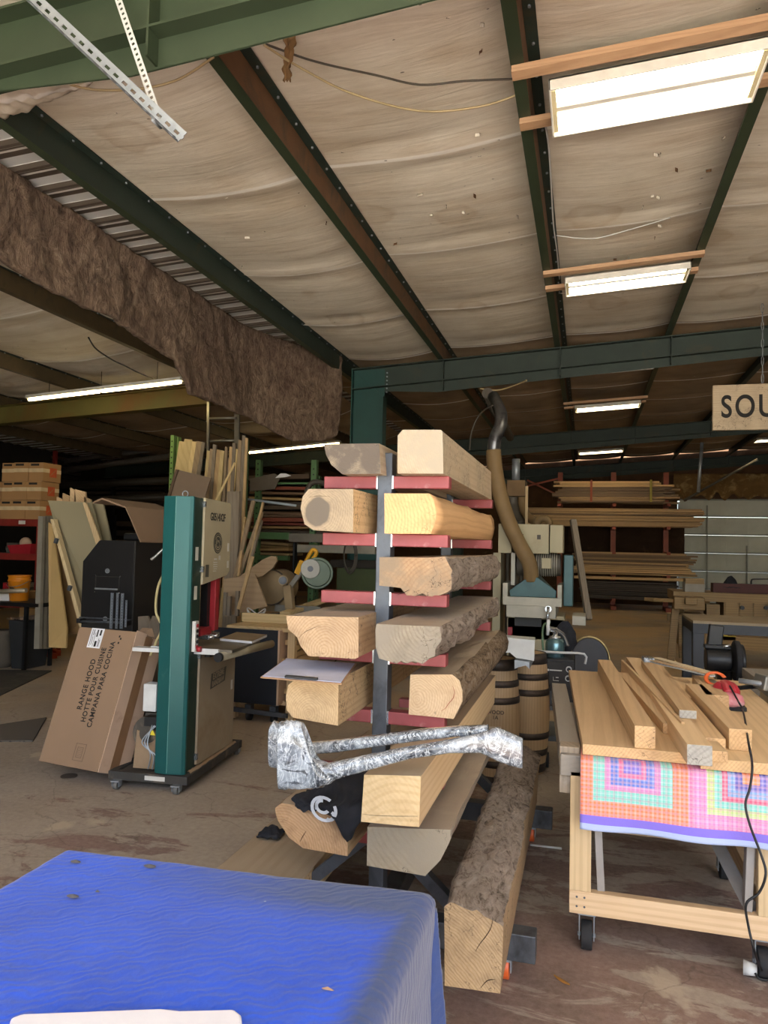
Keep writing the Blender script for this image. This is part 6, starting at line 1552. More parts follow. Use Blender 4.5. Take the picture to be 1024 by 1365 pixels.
single('bench_board', MB().beam(at(380, 818, Y=7.0), at(445, 795, Y=8.2), .12, .03), wood('bench_fence', '', ''), 'long pale board running back along the saw bench', 'board')

# ================================================================ PLANER / SANDER BEHIND THE RACK
M_pl = paint('planer_cream', 'a39a7c', .55, wear='8a7c5c', wearamt=.35, scale=2, var=.07)
M_plw = paint('planer_white', 'b9b5a6', .5, wear='8f8674', wearamt=.3, scale=4)
M_plt = paint('planer_teal', '3f6468', .45, .1, wear='5a6a64', wearamt=.3)
M_hose = paint('tan_hose', '7d6541', .7, var=.1)
YM = 8.5
t = wthing('planing_machine', 'cream and teal planing machine with a teal hood behind the timber rack', 'machine', (-.6, 8.9, 0))
def mb_(x0_, y0_, x1_, y1_, Y=YM, d=.5):
    a = at(x0_, y1_, Y=Y); b = at(x1_, y0_, Y=Y); return MB().box(a.x, b.x, Y, Y+d, a.z, b.z)
cab = part('cabinet', mb_(664, 699, 732, 737), M_pl, t, bev=.006); part('cabinet_door', mb_(733, 700, 751, 737), M_pl, t, bev=.006)
part('vent', mb_(692, 712, 698, 718, YM-.004, .006), M_drab, cab); part('vent', mb_(716, 713, 721, 719, YM-.004, .006), M_drab, cab)
a = at(690, 753, Y=YM+.12); b = at(748, 753, Y=YM+.12)
mo = part('motor', MB().cyl(a, b, .125, n=32), M_drab, t, bev=.004)
for k in range(10):
    q = a.lerp(b, .45+.05*k); part('fin', MB().cyl(q, q+Vector((.006, 0, 0)), .132, n=32), M_plw, mo)
part('terminal_box', mb_(722, 744, 735, 758, YM-.05, .08), M_pl, mo, bev=.006)
part('side_plate', mb_(681, 728, 687, 780), M_plw, t)
P = [at(x, y, Y=YM-.12) for x, y in [(703, 770), (717, 770), (742, 788), (741, 797), (680, 795), (679, 787)]]
m = MB(); n = len(P); top_c = Vector((sum(p.x for p in P)/n, 0, 0))
bk = [Vector((p.x*.7+top_c.x*.3, YM+.3, p.z+.03)) for p in P]; m.add(P+bk, [list(range(n)), list(range(n, 2*n))[::-1]]+[(i, (i+1) % n, n+(i+1) % n, n+i) for i in range(n)])
part('dust_hood', m, M_plt, t, bev=.006)
part('frame', mb_(670, 777, 677, 805, YM-.14, .6), M_plw, t, bev=.004); part('frame', mb_(743, 780, 749, 807, YM-.14, .6), M_plw, t, bev=.004); part('frame', mb_(670, 798, 749, 806, YM-.15, .1), M_plw, t, bev=.004)
part('belt_cover', mb_(751, 740, 764.5, 808, YM-.02, .3), M_plt, t, bev=.01)
part('feed_table', mb_(675, 809, 741, 822, YM-.2, .9), M_plw, t, bev=.004)
part('body', mb_(677, 822, 752, 850, YM, .55), M_pl, t); part('inner_slot', mb_(686, 823, 722, 834, YM-.01, .02), M_black, t)
part('column', mb_(656, 737, 668, 860, YM+.1, .4), M_pl, t); 
a = at(676, 860, Y=YM); b = at(752, 860, Y=YM)
part('base', MB().box(a.x, b.x, YM, YM+.55, 0, .85), M_pl, t)
tr = part('side_table', mb_(763, 822, 781, 833, YM-.1, .5), M_plw, t)
part('handwheel', MB().cyl(at(731, 812, Y=YM-.26), at(731, 812, Y=YM-.2), .035, n=16).cyl(at(730, 830, Y=YM-.3), at(731, 809, Y=YM-.26), .016, n=10), M_chrome, t)
part('stop_switch', mb_(677, 836, 683, 850, YM-.03, .05), M_redp, t)
# hoses and ducts
single('dust_hose', MB().tube([at(708, 773, Y=8.45), at(706, 752, Y=8.4), at(692, 725, Y=8.35), at(678, 695, Y=8.3), at(667, 660, Y=8.3), at(660, 625, Y=8.3), at(658, 600, Y=8.3)], .085, 18), M_hose, 'big tan dust hose rising from the teal hood to the roof', 'hose')
single('duct', MB().tube([at(658, 602, Y=8.3), at(660, 585, Y=8.3), at(667, 568, Y=8.35), at(668, 553, Y=8.45), at(664, 542, Y=8.7), at(658, 529, Y=9.2)], .072, 18), paint('silver_tape', '77777a', .3, .8, wear='3e3b38', wearamt=.4, scale=8), 'silver taped duct elbow on top of the tan hose', 'duct')
single('duct', MB().cyl(at(650, 524, Y=9.3), at(680, 583, Y=13.0), .07, n=18), M_drab, 'brown duct pipe running away under the roof', 'duct')
single('roof_wire', MB().tube([at(657, 540, Y=8.6), at(640, 552, Y=8.8), at(629, 575, Y=8.8), at(626, 600, Y=8.8)], .010, 6), M_drab, 'brown wire looping down left of the silver duct', 'wire')
t = wthing('dust_collector', 'brown dust collector box with elbows behind the planing machine', 'dust collector', at(690, 700, Y=10.4))
def mc_(x0_, y0_, x1_, y1_, Y=10.4, d=.4):
    a = at(x0_, y1_, Y=Y); b = at(x1_, y0_, Y=Y); return MB().box(a.x, b.x, Y, Y+d, a.z, b.z)
part('box', mc_(676, 640, 700, 661), paint('collector_brown', '7a5f3c', .7), t)
part('pipe', MB().cyl(at(688, 641, Y=10.5), at(688, 612, Y=10.5), .055, n=16), M_galv, t)
part('elbow', MB().tube([at(684, 662, Y=10.3), at(684, 675, Y=10.3), at(688, 690, Y=10.2), at(694, 700, Y=10.1)], .075, 14), M_drab, t)
part('elbow', MB().tube([at(696, 662, Y=10.3), at(697, 675, Y=10.3), at(703, 688, Y=10.2), at(715, 696, Y=10.1)], .06, 14), M_hose, t)
part('board', mc_(700, 648, 704, 700, 10.0, .03), M_pine, t)
for x in (678, 696): part('stand_leg', MB().cyl(at(x, 662, Y=10.6), Vector((at(x, 662, Y=10.6).x, 10.6, 0)), .03, n=8), M_drab, t)
single('dust_hose', MB().tube([at(715, 700, Y=9.4), at(721, 692, Y=9.4), at(730, 693, Y=9.4), at(733, 700, Y=9.4)], .045, 12), M_hose, 'short tan hose loop behind the planer cabinet', 'hose')
single('leaning_pole', MB().beam(at(764, 693, Y=9.3), at(785, 826, Y=8.9), .07, .05), ww[3], 'grey wooden pole leaning beside the planing machine', 'pole')

# ---- barrels
M_stave = wood('barrel_stave', 'b08d5f', '86663f', 'Z', 9, rand=.05, cracks=False); M_hoop = paint('barrel_hoop', '3a332e', .55, .4, wear='564638', wearamt=.4)
def barrel(x, y, r, h, label, top):
    t = wthing('barrel', label, 'barrel', (x, y, 0), 'small barrels')
    prof = [(r*(.80+.20*math.sin(PI*k/16)), h*k/16) for k in range(17)]
    b = part('staves', MB().lathe(prof+[(r*.74, h), (r*.73, h-.02), (.001, h-.02)], (x, y, 0), 40), M_stave, t)
    for f, hh in ((.02, .06), (.16, .045), (.30, .045), (.66, .045), (.79, .045), (.92, .075)):
        z0 = f*h; pr = [(r*(.80+.20*math.sin(PI*(z0+hh*q)/h))+.004, z0+hh*q) for q in (0, .5, 1)]
        pr = pr+[(pr[2][0]-.006, pr[2][1]), (pr[0][0]-.006, pr[0][1])]
        part('hoop', MB().lathe(pr, (x, y, 0), 40), M_hoop, t)
    return t
c1 = at(671, 1010, Z=0); b1 = barrel(-.60, 5.25, .165, .86, 'wooden barrel with dark hoops, nearer the timber rack', 0)
b2 = barrel(-.415, 5.62, .165, .86, 'wooden barrel with dark hoops, nearer the black welder', 1)
text('lettering', 'WOOD\n1A', .035, M_ink, b1, Matrix.Translation((0, 0, 0)) @ basis((-.585, 5.25-.1665, .50), (1, .05, 0), (0, 0, 1)), .001)
# white sheet metal channel on the barrels
t = wthing('sheet_metal_channel', 'white folded sheet metal and aluminium profile lying on the barrels', 'sheet metal', at(690, 865, Y=4.9))
part('sheet', sheet([(660, 849), (713, 854), (712, 881), (688, 877), (680, 870), (660, 870)], 4.95, .012), M_white, t)
part('sheet_top', MB().add([at(660, 849, Y=4.95), at(713, 854, Y=4.95), at(714, 850, Y=5.5), at(664, 846, Y=5.5)], [(0, 1, 2, 3)]), M_white, t, solid=.006)
part('profile', sheet([(686, 880), (706, 883), (706, 892), (701, 887), (690, 890), (686, 892)], 4.9, .5), M_galv, t)
t['label'] = 'white folded sheet metal with aluminium profile lying on the barrels'

# ---- welder on a cart
YW = 5.75
t = wthing('welder', 'black welding machine on a small cart beside the barrels', 'welder', (at(745, 900, Y=YW).x, YW+.2, 0))
def wb(x0_, y0_, x1_, y1_, Y=YW, d=.4):
    a = at(x0_, y1_, Y=Y); b = at(x1_, y0_, Y=Y); return MB().box(a.x, b.x, Y, Y+d, a.z, b.z)
body = part('body', wb(722, 880, 766, 944, YW, .45), M_black, t, bev=.008)
fp = part('front_panel', wb(729, 884, 766, 915, YW-.008, .01), paint('panel_black', '0f1013', .3), t, bev=.003)
for (x, y) in ((758.5, 892), (757.5, 904)): 
    p = at(x, y, Y=YW-.01); kb = part('dial', MB().cyl(p, p+Vector((0, -.02, 0)), .022, n=20), M_white, t); part('dial_core', MB().cyl(p+Vector((0, -.02, 0)), p+Vector((0, -.028, 0)), .014, n=16), M_black, kb)
p = at(741, 893.5, Y=YW-.009); part('brand_line', MB().box(p.x-.045, p.x+.045, YW-.012, YW-.008, p.z-.004, p.z+.004).cyl((p.x-.055, YW-.012, p.z), (p.x-.055, YW-.008, p.z), .008, n=12), M_label, fp)
p = at(741, 905, Y=YW-.009); part('icon', MB().box(p.x-.02, p.x+.022, YW-.012, YW-.008, p.z-.014, p.z-.011).box(p.x-.02, p.x-.017, YW-.012, YW-.008, p.z-.014, p.z+.014).box(p.x-.0, p.x+.02, YW-.012, YW-.008, p.z+.008, p.z+.014), M_label, fp)
m = MB()
for k in range(9): q = wb(733, 922+2.2*k, 743, 923+2.2*k, YW-.006, .008); m.v += q.v; m.f += [[i+8*k for i in f] for f in q.f]; m.mi += q.mi; m.sm += q.sm
part('louvres', m, M_iron, t)
part('handle', MB().tube([at(717, 868, Y=YW), at(745, 870, Y=YW), at(779, 872, Y=YW), at(780, 885, Y=YW)], .009, 8, 3), M_white, t)
part('cart_shelf', wb(722, 943, 764, 946, YW-.05, .5), M_iron, t); part('cart_deck', wb(722, 984, 764, 987, YW-.05, .5), M_iron, t)
for x in (724, 762):
    a = at(x, 985, Y=YW-.03); b = at(x, 944, Y=YW-.03); part('cart_post', MB().cyl(a, b, .01, n=8), M_chrome, t)
p = at(729, 1000, Y=YW); part('wheel', MB().cyl((p.x-.02, YW, .055), (p.x+.015, YW, .055), .055, n=24), M_rubber, t); part('hub', MB().cyl((p.x-.024, YW, .055), (p.x-.018, YW, .055), .02, n=12), M_chrome, t)
p2 = at(757, 1000, Y=YW); part('wheel', MB().cyl((p2.x-.02, YW+.3, .055), (p2.x+.015, YW+.3, .055), .055, n=24), M_rubber, t)
# things on the welder
zw = at(740, 881, Y=YW).z
p = at(740, 869, Y=YW+.15)
t = wthing('spray_gun', 'spray gun with a round blue-grey metal cup on the welder', 'spray gun', (p.x, YW+.15, zw))
part('cup', MB().lathe([(.068, 0), (.074, .012), (.074, .11), (.066, .135), (.05, .15), (.03, .155)], (p.x, YW+.15, zw), 32), paint('cup_teal', '6d8f96', .25, .7), t)
part('lid', MB().lathe([(.05, .15), (.045, .165), (.02, .175), (.02, .20)], (p.x, YW+.15, zw), 24), M_chrome, t)
part('gun_body', MB().tube([(p.x, YW+.15, zw+.19), (p.x-.01, YW+.13, zw+.22), (p.x-.05, YW+.1, zw+.225)], .02, 10).tube([(p.x, YW+.17, zw+.22), (p.x+.06, YW+.2, zw+.17), (p.x+.09, YW+.22, zw+.09)], .018, 10), M_chrome, t)
part('nozzle', MB().cyl((p.x-.055, YW+.09, zw+.18), (p.x-.05, YW+.09, zw+.30), .013, n=12), M_white, t)
part('air_hose', MB().tube([(p.x-.08, YW+.15, zw), (p.x-.095, YW+.15, zw+.12), (p.x-.09, YW+.17, zw+.24), (p.x-.04, YW+.2, zw+.27)], .009, 8), paint('green_hose', '5f7a5c', .6), t)
m = MB(); c = at(759, 850, Y=YW+.35)
m.grid(lambda u, v: (c.x-.06+.04*math.sin(PI*v)*0+.085*math.cos(2*PI*u)*(math.sin(PI*min(.97, max(.03, v)))**.6)+.02*noise.noise((u*4, v*4, 0))+.03, YW+.33+.06*math.sin(2*PI*u)*math.sin(PI*v), zw+.27*v+.01*noise.noise((u*7, v*7, 3))), 24, 18)
single('black_bag', m, M_cloth, 'black plastic bag slumped behind the spray gun', 'bag')
single('small_tray', MB().obox((at(747, 876, Y=YW).x, YW+.08, zw+.008), (.12, .08, .014)), M_iron, 'flat grey holder on top of the welder', 'holder', bev=.004)

# ---- stacking chair
p = at(786, 860, Y=6.6); cx = p.x
t = wthing('stacking_chair', 'stacking chair with a round grey padded back and brass frame', 'chair', (cx, 6.75, 0))
zt_ = at(786, 849, Y=6.6).z
def chair_back(o): 
    pts = []
    for k in range(21):
        a = PI*k/20; pts.append((cx-.165*math.cos(a), 6.6, zt_-.20+.20*math.sin(a)))
    return pts
outer = chair_back(0)
poly = [(q[0], q[2]) for q in outer]+[(cx+.15, zt_-.42), (cx-.15, zt_-.42)]
part('backrest', MB().prism([(cx+(x-cx)*.96, z-.006) for x, z in poly], 'y', 6.585, 6.63), paint('dark_vinyl', '3b3c40', .55), t, bev=.012)
part('back_frame', MB().tube([(cx-.165, 6.62, .45)]+outer+[(cx+.165, 6.62, .45)], .012, 8, 2), paint('brass_tube', '9c8a5e', .3, .7), t)
part('seat', MB().lathe([(.20, .43), (.215, .44), (.215, .475), (.19, .49), (.001, .492)], (cx, 6.84, 0), 28), paint('dark_vinyl', '', .5), t)
for sx_ in (-.17, .17):
    part('leg', MB().tube([(cx+sx_, 6.62, .45), (cx+sx_*1.15, 6.56, .0)], .012, 8, 1), paint('brass_tube', '', .3), t); part('leg', MB().tube([(cx+sx_, 7.02, .44), (cx+sx_*1.15, 7.08, .0)], .012, 8, 1), paint('brass_tube', '', .3), t)

# ================================================================ RIGHT MIDDLE GROUND
YS = 7.6; zt_ = at(980, 832, Y=YS).z
xs = at(924, 832, Y=YS).x
t = wthing('steel_table', 'heavy dark steel table with a wooden top at the right', 'table', (xs+.9, YS+.4, 0))
part('top', MB().box(xs, xs+1.9, YS, YS+.85, zt_-.01, zt_+.015), wood('table_top_worn', 'a08a68', '7d6849', 'X', 5), t)
M_dks = paint('dark_table_steel', '31353b', .5, .2, wear='4a4a48', wearamt=.3)
part('apron', MB().box(xs, xs+1.9, YS-.005, YS+.03, zt_-.10, zt_-.01), M_dks, t); part('apron', MB().box(xs, xs+.03, YS, YS+.85, zt_-.10, zt_-.01), M_dks, t)
for x in (xs+.0, xs+1.8):
    for y in (YS, YS+.75): part('leg', MB().box(x, x+.10, y, y+.10, 0, zt_-.10), M_dks, t, bev=.004)
part('shelf', MB().box(xs+.1, xs+1.8, YS+.1, YS+.75, .35, .38), wood('table_top_worn', '', ''), t)
# bench grinder style black machine
c = at(966, 880, Y=5.9)
t = wthing('bench_grinder', 'black grinder with a large round wheel on a pedestal behind the boards', 'grinder', (c.x, 5.9, 0))
part('motor', MB().cyl((c.x-.13, 5.9, c.z), (c.x+.04, 5.9, c.z), .085, n=28), M_black, t, bev=.008)
part('top_handle', MB().box(c.x-.14, c.x+.04, 5.86, 5.94, c.z+.08, c.z+.11), M_black, t, bev=.008)
part('wheel', MB().cyl((c.x+.06, 5.9, c.z+.0), (c.x+.10, 5.9, c.z+.0), .145, n=36), M_rubber, t, bev=.008); part('wheel_guard', MB().cyl((c.x+.10, 5.9, c.z), (c.x+.125, 5.9, c.z), .12, n=36), M_black, t, bev=.006)
part('arm', MB().beam((c.x-.07, 5.93, c.z+.05), (c.x-.05, 5.93, c.z+.25), .10, .06, (0, 1, 0)), M_black, t, bev=.008)
part('chrome_knob', MB().cyl((c.x-.02, 5.85, c.z+.10), (c.x+.03, 5.85, c.z+.115), .012, n=10), M_chrome, t)
part('pedestal', MB().lathe([(.16, 0), (.16, .02), (.06, .05), (.05, c.z-.08), (.10, c.z-.07)], (c.x, 5.9, 0), 24), M_black, t)
# tool table at the right edge with a grey clamp
a = at(1000, 926, Z=.86); zt2 = .86
t = wthing('side_bench', 'grey plank bench at the right edge behind the work table', 'bench', (1.75, 4.9, 0))
x0_ = 1.02
part('top', MB().box(x0_, 2.3, 4.45, 5.5, .80, .86), M_greyp, t, bev=.004)
for x in (x0_+.03, 2.2):
    for y in (4.5, 5.4): part('leg', MB().box(x, x+.06, y, y+.06, 0, .80), M_greyp, t)
c = at(1010, 920, Z=.87)
t = wthing('pipe_clamp', 'grey metal clamp lying on the plank bench at the right edge', 'clamp', c)
part('bar', MB().beam(at(985, 917, Z=.88), at(1040, 912, Z=.88), .02, .02), M_black, t); part('jaw', MB().obox(c+Vector((.06, .0, .04)), (.12, .12, .08), (0, .2, .3)), M_steelg, t, bev=.008)
part('screw', MB().cyl(c+Vector((-.1, -.02, .05)), c+Vector((.16, -.05, .03)), .014, n=10), M_galv, t); part('pad', MB().obox(c+Vector((.1, -.08, .015)), (.09, .04, .03), (0, 0, .2)), M_galv, t)

# far wooden workbench
YR = 12.0
M_old = wood('old_bench', '9a7740', '6f5228', 'X', 6, grey='7a6a48', greyamt=.3)
t = wthing('carpenter_bench', 'old yellow-brown carpenter bench with panelled side, far right', 'workbench', (2.6, 12.4, 0))
def rb(x0_, y0_, x1_, y1_, Y=YR, d=.5):
    a = at(x0_, y1_, Y=Y); b = at(x1_, y0_, Y=Y); return MB().box(min(a.x, b.x), max(a.x, b.x), Y, Y+d, a.z, b.z)
part('top', rb(898, 794, 1060, 800, YR-.05, .9), M_old, t)
part('case', rb(965, 799, 1060, 862, YR+.0, .7), M_old, t)
part('case', rb(905, 820, 940, 860, YR+.05, .6), M_old, t)
for k in range(5): part('panel_door', rb(967+19*k, 802, 984+19*k, 840, YR-.02, .02), M_old, t, bev=.006)
for k in range(3):
    p = at(989+32*k, 810, Y=YR-.03); part('knob', MB().cyl(p, p+Vector((0, -.05, 0)), .03, n=12), M_black, t)
part('vise', rb(899, 797, 940, 812, YR-.35, .3), M_old, t, bev=.01); part('vise_jaw', rb(914, 797, 930, 806, YR-.5, .15), M_old, t, bev=.01); part('drawer', rb(942, 806, 960, 820, YR-.03, .3), M_old, t)
part('rail', rb(890, 822, 960, 829, YR-.02, .08), M_old, t)
a = at(889, 857, Y=YR-.3); b = at(901, 808, Y=YR-.1); part('leg', MB().beam((a.x+.05, YR-.3, 0), b, .10, .09, (0, 1, 0)), M_old, t); part('leg', MB().beam((a.x+.3, YR+.4, 0), (b.x+.1, YR+.3, b.z), .10, .09, (0, 1, 0)), M_old, t)
part('leg', MB().box(4.2, 4.3, YR, YR+.1, 0, .8), M_old, t)
single('projecting_plank', MB().beam(at(865, 799, Y=YR-.4), at(940, 802, Y=YR+.2), .2, .05), M_old, 'plank sticking out left over the carpenter bench', 'plank')
single('steel_channel', rb(951, 781, 1060, 796, YR+.1, .25), paint('oxide_red', '4c211b', .6, .2), 'dark red steel beam lying on the carpenter bench', 'steel beam')
single('white_tub', rb(913, 777, 940, 794, YR+.0, .3), paint('grey_tub', '9c9688', .6), 'pale grey box on the carpenter bench', 'box', bev=.01)
single('wood_cleat', rb(914, 772, 939, 778, YR-.02, .3), M_old, 'short wooden piece lying on the pale grey box', 'block')
single('yellow_level', rb(962, 848, 981, 853, 10.5, .05), paint('level_yellow', 'b8a52a', .5), 'yellow tool under the dark steel table', 'tool')
single('low_plank', rb(958, 853, 1060, 864, 10.5, .3), M_old, 'yellow-brown plank under the dark steel table', 'plank')
m = MB(); c = at(974, 776, Y=YR+.2)
m.grid(lambda u, v: (c.x-.12+.24*u, YR+.1+.2*v, c.z-.08+.17*math.sin(PI*u)*math.sin(PI*v)+.02*noise.noise((u*6, v*6, 0))), 14, 14); single('dark_bag', m, M_cloth, 'dark cap-shaped bag on the dark red beam', 'bag', solid=.01)
single('metal_hoop', MB().tube([at(1002, 781, Y=YR+.3), at(1002, 774, Y=YR+.3), at(1008, 772, Y=YR+.3), at(1050, 772, Y=YR+.3)], .012, 6), M_black, 'thin dark hoop above the dark red beam', 'hoop')
# conduits near the sign
single('conduit_pipe', MB().cyl(at(936, 590, Y=17.0), at(931, 656, Y=17.0), .035, n=10), M_galv, 'pale vertical conduit hanging left of the sign', 'conduit')
single('diagonal_brace', MB().cyl(at(1010, 612, Y=20.5), at(912, 667, Y=20.5), .03, n=8), M_drab, 'thin dark rod slanting down to the lumber racks', 'rod')

# ================================================================ FAR LUMBER RACKS
YL = 21.8
M_rko = paint('rack_orange', 'a34a26', .5)
fw = [wood('far_%d' % i, c[0], c[1], 'X', 4, rand=.25) for i, c in enumerate((('dcb070', 'b08348'), ('c09a64', '936c40'), ('87694a', '634a30'), ('4a3c30', '2f261d')))]
t = wthing('lumber_rack', 'orange cantilever rack of long lumber along the far wall', 'rack', (.8, YL+.5, 0))
for x in (747, 818.5, 889):
    a = at(x, 629, Y=YL+.6)
    part('upright', MB().box(a.x-.07, a.x+.07, YL+.75, YL+.90, 0, a.z), M_rko, t)
    for y in (671, 702, 736, 767, 798):
        z = at(x, y, Y=YL).z; part('arm', MB().box(a.x-.05, a.x+.05, YL, YL+.75, z-.08, z), M_rko, t)
    part('foot', MB().box(a.x-.07, a.x+.07, YL-.1, YL+.9, 0, .1), M_rko, t)
a = at(704, 628, Y=YL+.8); b = at(744, 652, Y=YL+.8); part('cross_brace', MB().beam(at(703, 648, Y=YL+.8), at(744, 638, Y=YL+.8), .05, .04, (0, 1, 0)), M_rko, t); part('cross_brace', MB().beam(at(703, 640, Y=YL+.8), at(744, 660, Y=YL+.8), .05, .04, (0, 1, 0)), M_rko, t)
piles = [(741, 910, 641, 670, 0, 'top'), (700, 941, 677, 702, 0, 'second'), (762, 930, 736, 766, 1, 'third'), (765, 912, 769, 773, 1, 'fourth'), (776, 905, 775, 799, 3, 'lowest')]
for (xa_, xb_, y0_, y1_, base_i, nm_) in piles:
    zt__ = at(830, y0_, Y=YL).z; zb__ = at(830, y1_, Y=YL).z; n_ = max(1, int((zt__-zb__)/.052))
    for r in range(n_):
        z = zb__+(r)*(zt__-zb__)/n_; h = (zt__-zb__)/n_*.88
        for j in range(2 if nm_ != 'lowest' else 2):
            x0_ = at(xa_+random.uniform(-5, 14)*(1 if xa_ > 720 else .1), y0_, Y=YL).x; x1_ = at(xb_-random.uniform(-2, 16 if nm_ != 'top' else 26), y0_, Y=YL).x
            if nm_ == 'top' and r > n_-3: x1_ -= .4
            mi_ = base_i if base_i == 3 else min(2, max(0, base_i+random.choice((0, 0, 0, 1)) - (1 if r < n_*.3 and base_i and nm_ != 'top' else 0)))
            if nm_ == 'top': mi_ = 0 if r > n_*.7 else random.choice((1, 1, 2))
            if nm_ == 'second': mi_ = random.choice((0, 1, 1)) if r < n_*.6 else random.choice((1, 2))
            yy = YL+.0+.33*j+random.uniform(-.02, .03)
            q = MB(); sl = random.uniform(-.015, .015)
            q.add([(x0_, yy, z), (x1_, yy, z+sl), (x1_, yy+.3, z+sl), (x0_, yy+.3, z), (x0_, yy, z+h), (x1_, yy, z+h+sl), (x1_, yy+.3, z+h+sl), (x0_, yy+.3, z+h)],
                  [(0, 3, 2, 1), (4, 5, 6, 7), (0, 1, 5, 4), (1, 2, 6, 5), (2, 3, 7, 6), (3, 0, 4, 7)])
            single('stored_board', q, fw[mi_], '%s board in the %s pile of the far lumber rack' % ('dark long' if base_i == 3 else 'long brown', nm_), 'board', 'boards in the %s pile of the far rack' % nm_)
for x, mt, nmx in ((788.5, M_rko, 'orange'), (868, paint('yellow_strap', 'a89a3a', .6), 'yellow')):
    a = at(x, 641, Y=YL-.02); b = at(x, 669, Y=YL-.02); single('strap', MB().box(a.x-.03, a.x+.03, YL-.05, YL-.02, b.z, a.z+.03), mt, nmx+' strap around the top lumber pile at the far wall', 'strap')
single('batt_wall_panel', MB().grid(lambda u, v: (at(755, 700, Y=23).x+4.0*u*.84, 23.2+.06*noise.noise((u*9, v*5, 0)), 1.55+.95*v), 40, 14), paint('batt_panel', '3d2a1b', .95, wear='5c4230', wearamt=.35, scale=4, bump=.6), 'dark brown insulation panel behind the far lumber rack', 'insulation', solid=.03)

# ---- roof wires
M_wire = paint('tan_wire', 'b9a67e', .6)
def rz(x): return ROOF(x)
def wire(pxs, Z, r, label, mat):
    single('roof_cable', MB().tube([at(x, y, Z=z) for (x, y), z in zip(pxs, Z)], r, 6), mat, label, 'cable')
wire([(352, 60), (400, 90), (470, 125), (560, 148), (640, 142), (697, 124)], [4.28, 4.27, 4.27, 4.28, 4.33, 4.36], .007, 'tan cable drooping below the ceiling between the rusty purlin and the board purlin', M_wire)
wire([(352, 58), (420, 82), (500, 100), (560, 113), (620, 108), (697, 105)], [4.33, 4.32, 4.33, 4.34, 4.36, 4.38], .006, 'darker thin cable above the tan cable under the ceiling', M_drab)
wire([(90, 112), (130, 120), (190, 118), (240, 105), (285, 76)], [4.10, 4.10, 4.12, 4.16, 4.2], .007, 'tan cable drooping behind the galvanised hanger', M_wire)
wire([(640, 518), (665, 520), (690, 512), (702, 507)], [3.78, 3.78, 3.8, 3.8], .012, 'pale cable hung below the second frame beam', M_wire)
wire([(727, 165), (732, 200), (735, 250), (738, 300), (742, 330), (744, 350), (746, 372)], [4.40]*7, .006, 'white cable following the board purlin between the first two lights', M_white)
wire([(742, 314), (790, 318), (840, 306), (894, 290)], [4.47, 4.46, 4.48, 4.5], .005, 'thin white cable crossing between the first two lights', M_white)
wire([(118, 450), (128, 465), (150, 480), (165, 487), (185, 497), (205, 505)], [3.85, 3.82, 3.8, 3.8, 3.78, 3.76], .009, 'black cable looping under the left bay ceiling to the strip light', M_black)
# torn flap of facing by the near beam
p = at(388, 62, Z=4.35)
m = MB(); m.grid(lambda u, v: (p.x-.04+.07*u*(1-v*.5)+.02*noise.noise((u*3, v*6, 0)), p.y+.03*noise.noise((u*5, v*4, 2)), 4.42-.26*v+.02*noise.noise((u*6, v*2, 5))), 8, 20)
single('torn_flap', m, paint('torn_paper', '8a6a44', .9, wear='c0ab86', wearamt=.3), 'torn brown flap hanging from the ceiling beside the near beam', 'insulation scrap', solid=.006)
# crumpled facing edge near the top left
m = MB()
def crumple(u, v):
    a = at(-15+115*u, 165-48*u, Z=4.02); return (a.x+.02*noise.noise((u*9, v*3, 0)), a.y-.12+.26*v+.03*noise.noise((u*7, v*2, 4)), 4.14+.05*math.sin(PI*v)*(-1)+.03*noise.noise((u*11, v*5, 0)))
m.grid(crumple, 50, 12)
single('ceiling_facing_edge', m, M_face, 'crumpled white edge of the ceiling facing at the near beam', 'insulation scrap', solid=.006)
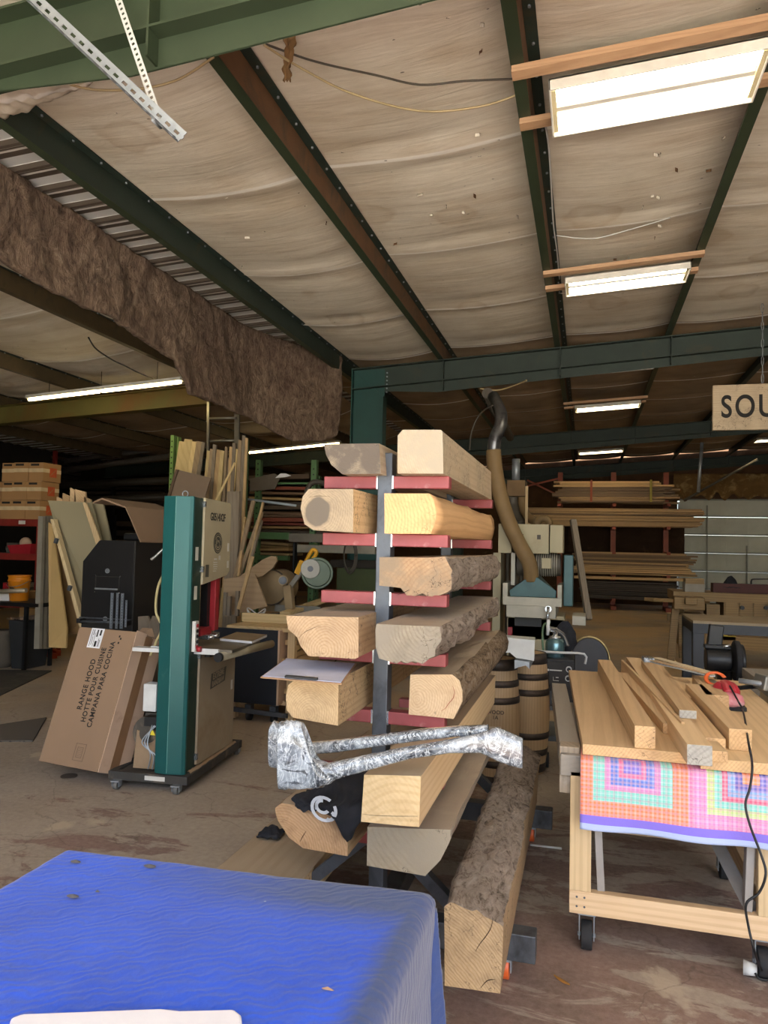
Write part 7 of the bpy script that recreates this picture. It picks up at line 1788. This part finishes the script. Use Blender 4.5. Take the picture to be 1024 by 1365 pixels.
# curled tears in the ceiling facing
M_tear = paint('tear_white', 'ddd6c6', .8); M_teard = paint('tear_brown', '6a4c30', .9)
k = 0
for (x, y) in [(325, 20-5), (643, 31), (674, 14), (641, 67), (875, 205), (880, 205), (902, 225), (857, 275), (870, 260), (945, 226), (965, 182), (878, 262), (820, 345), (838, 343), (857, 344), (873, 316), (560, 258), (595, 274), (633, 260), (618, 282), (575, 285), (527, 324), (302, 262), (330, 315), (370, 320), (416, 320), (322, 355), (435, 296), (690, 288), (637, 178), (760, 105), (880, 300)]:
    X_ = at(x, y, Z=4.48); z = ROOF(X_.x)+.155
    q = at(x, y, Z=z); an = random.uniform(0, 3); L = random.uniform(.025, .06)
    m = MB(); m.grid(lambda u, v: (q.x+math.cos(an)*L*(u-.5)-math.sin(an)*L*.3*(v-.5)*(1-abs(u-.5)*1.9), q.y+math.sin(an)*L*(u-.5)+math.cos(an)*L*.3*(v-.5)*(1-abs(u-.5)*1.9), z-.022*v+.004*u), 4, 3)
    single('ceiling_tear', m, M_tear if k % 3 else M_teard, ('white' if k % 3 else 'brown')+' curled tear in the ceiling facing', 'tear', ('white' if k % 3 else 'brown')+' curled tears in the ceiling facing', solid=.002); k += 1
# ================================================================ LIGHT
w = bpy.data.worlds.new('sky'); bpy.context.scene.world = w; w.use_nodes = True
nt = w.node_tree; bg = nt.nodes['Background']
sky = nt.nodes.new('ShaderNodeTexSky'); sky.sky_type = 'NISHITA'; sky.sun_elevation = math.radians(50); sky.sun_rotation = math.radians(150); sky.sun_disc = False
sky.air_density = 1.0; sky.dust_density = 2.0
mx = nt.nodes.new('ShaderNodeMixRGB'); mx.inputs[0].default_value = .45; mx.inputs[2].default_value = (.40, .46, .54, 1)
nt.links.new(sky.outputs[0], mx.inputs[1]); nt.links.new(mx.outputs[0], bg.inputs[0]); bg.inputs[1].default_value = SKY
sun = bpy.data.lights.new('sun', 'SUN'); sun.energy = SUN; sun.angle = .01; sun.color = (1, .975, .94)
so = bpy.data.objects.new('sun', sun); C.objects.link(so)
so.rotation_euler = Euler((math.radians(32), math.radians(-14), 0))     # high sun in front of the open shop
sc = bpy.context.scene
sc.view_settings.view_transform = 'Standard'; sc.view_settings.look = 'None'; sc.view_settings.gamma = 1; sc.view_settings.use_curve_mapping = False
sc.view_settings.exposure = EXPO
for o in bpy.data.objects:
    if '_o' in o: del o['_o']
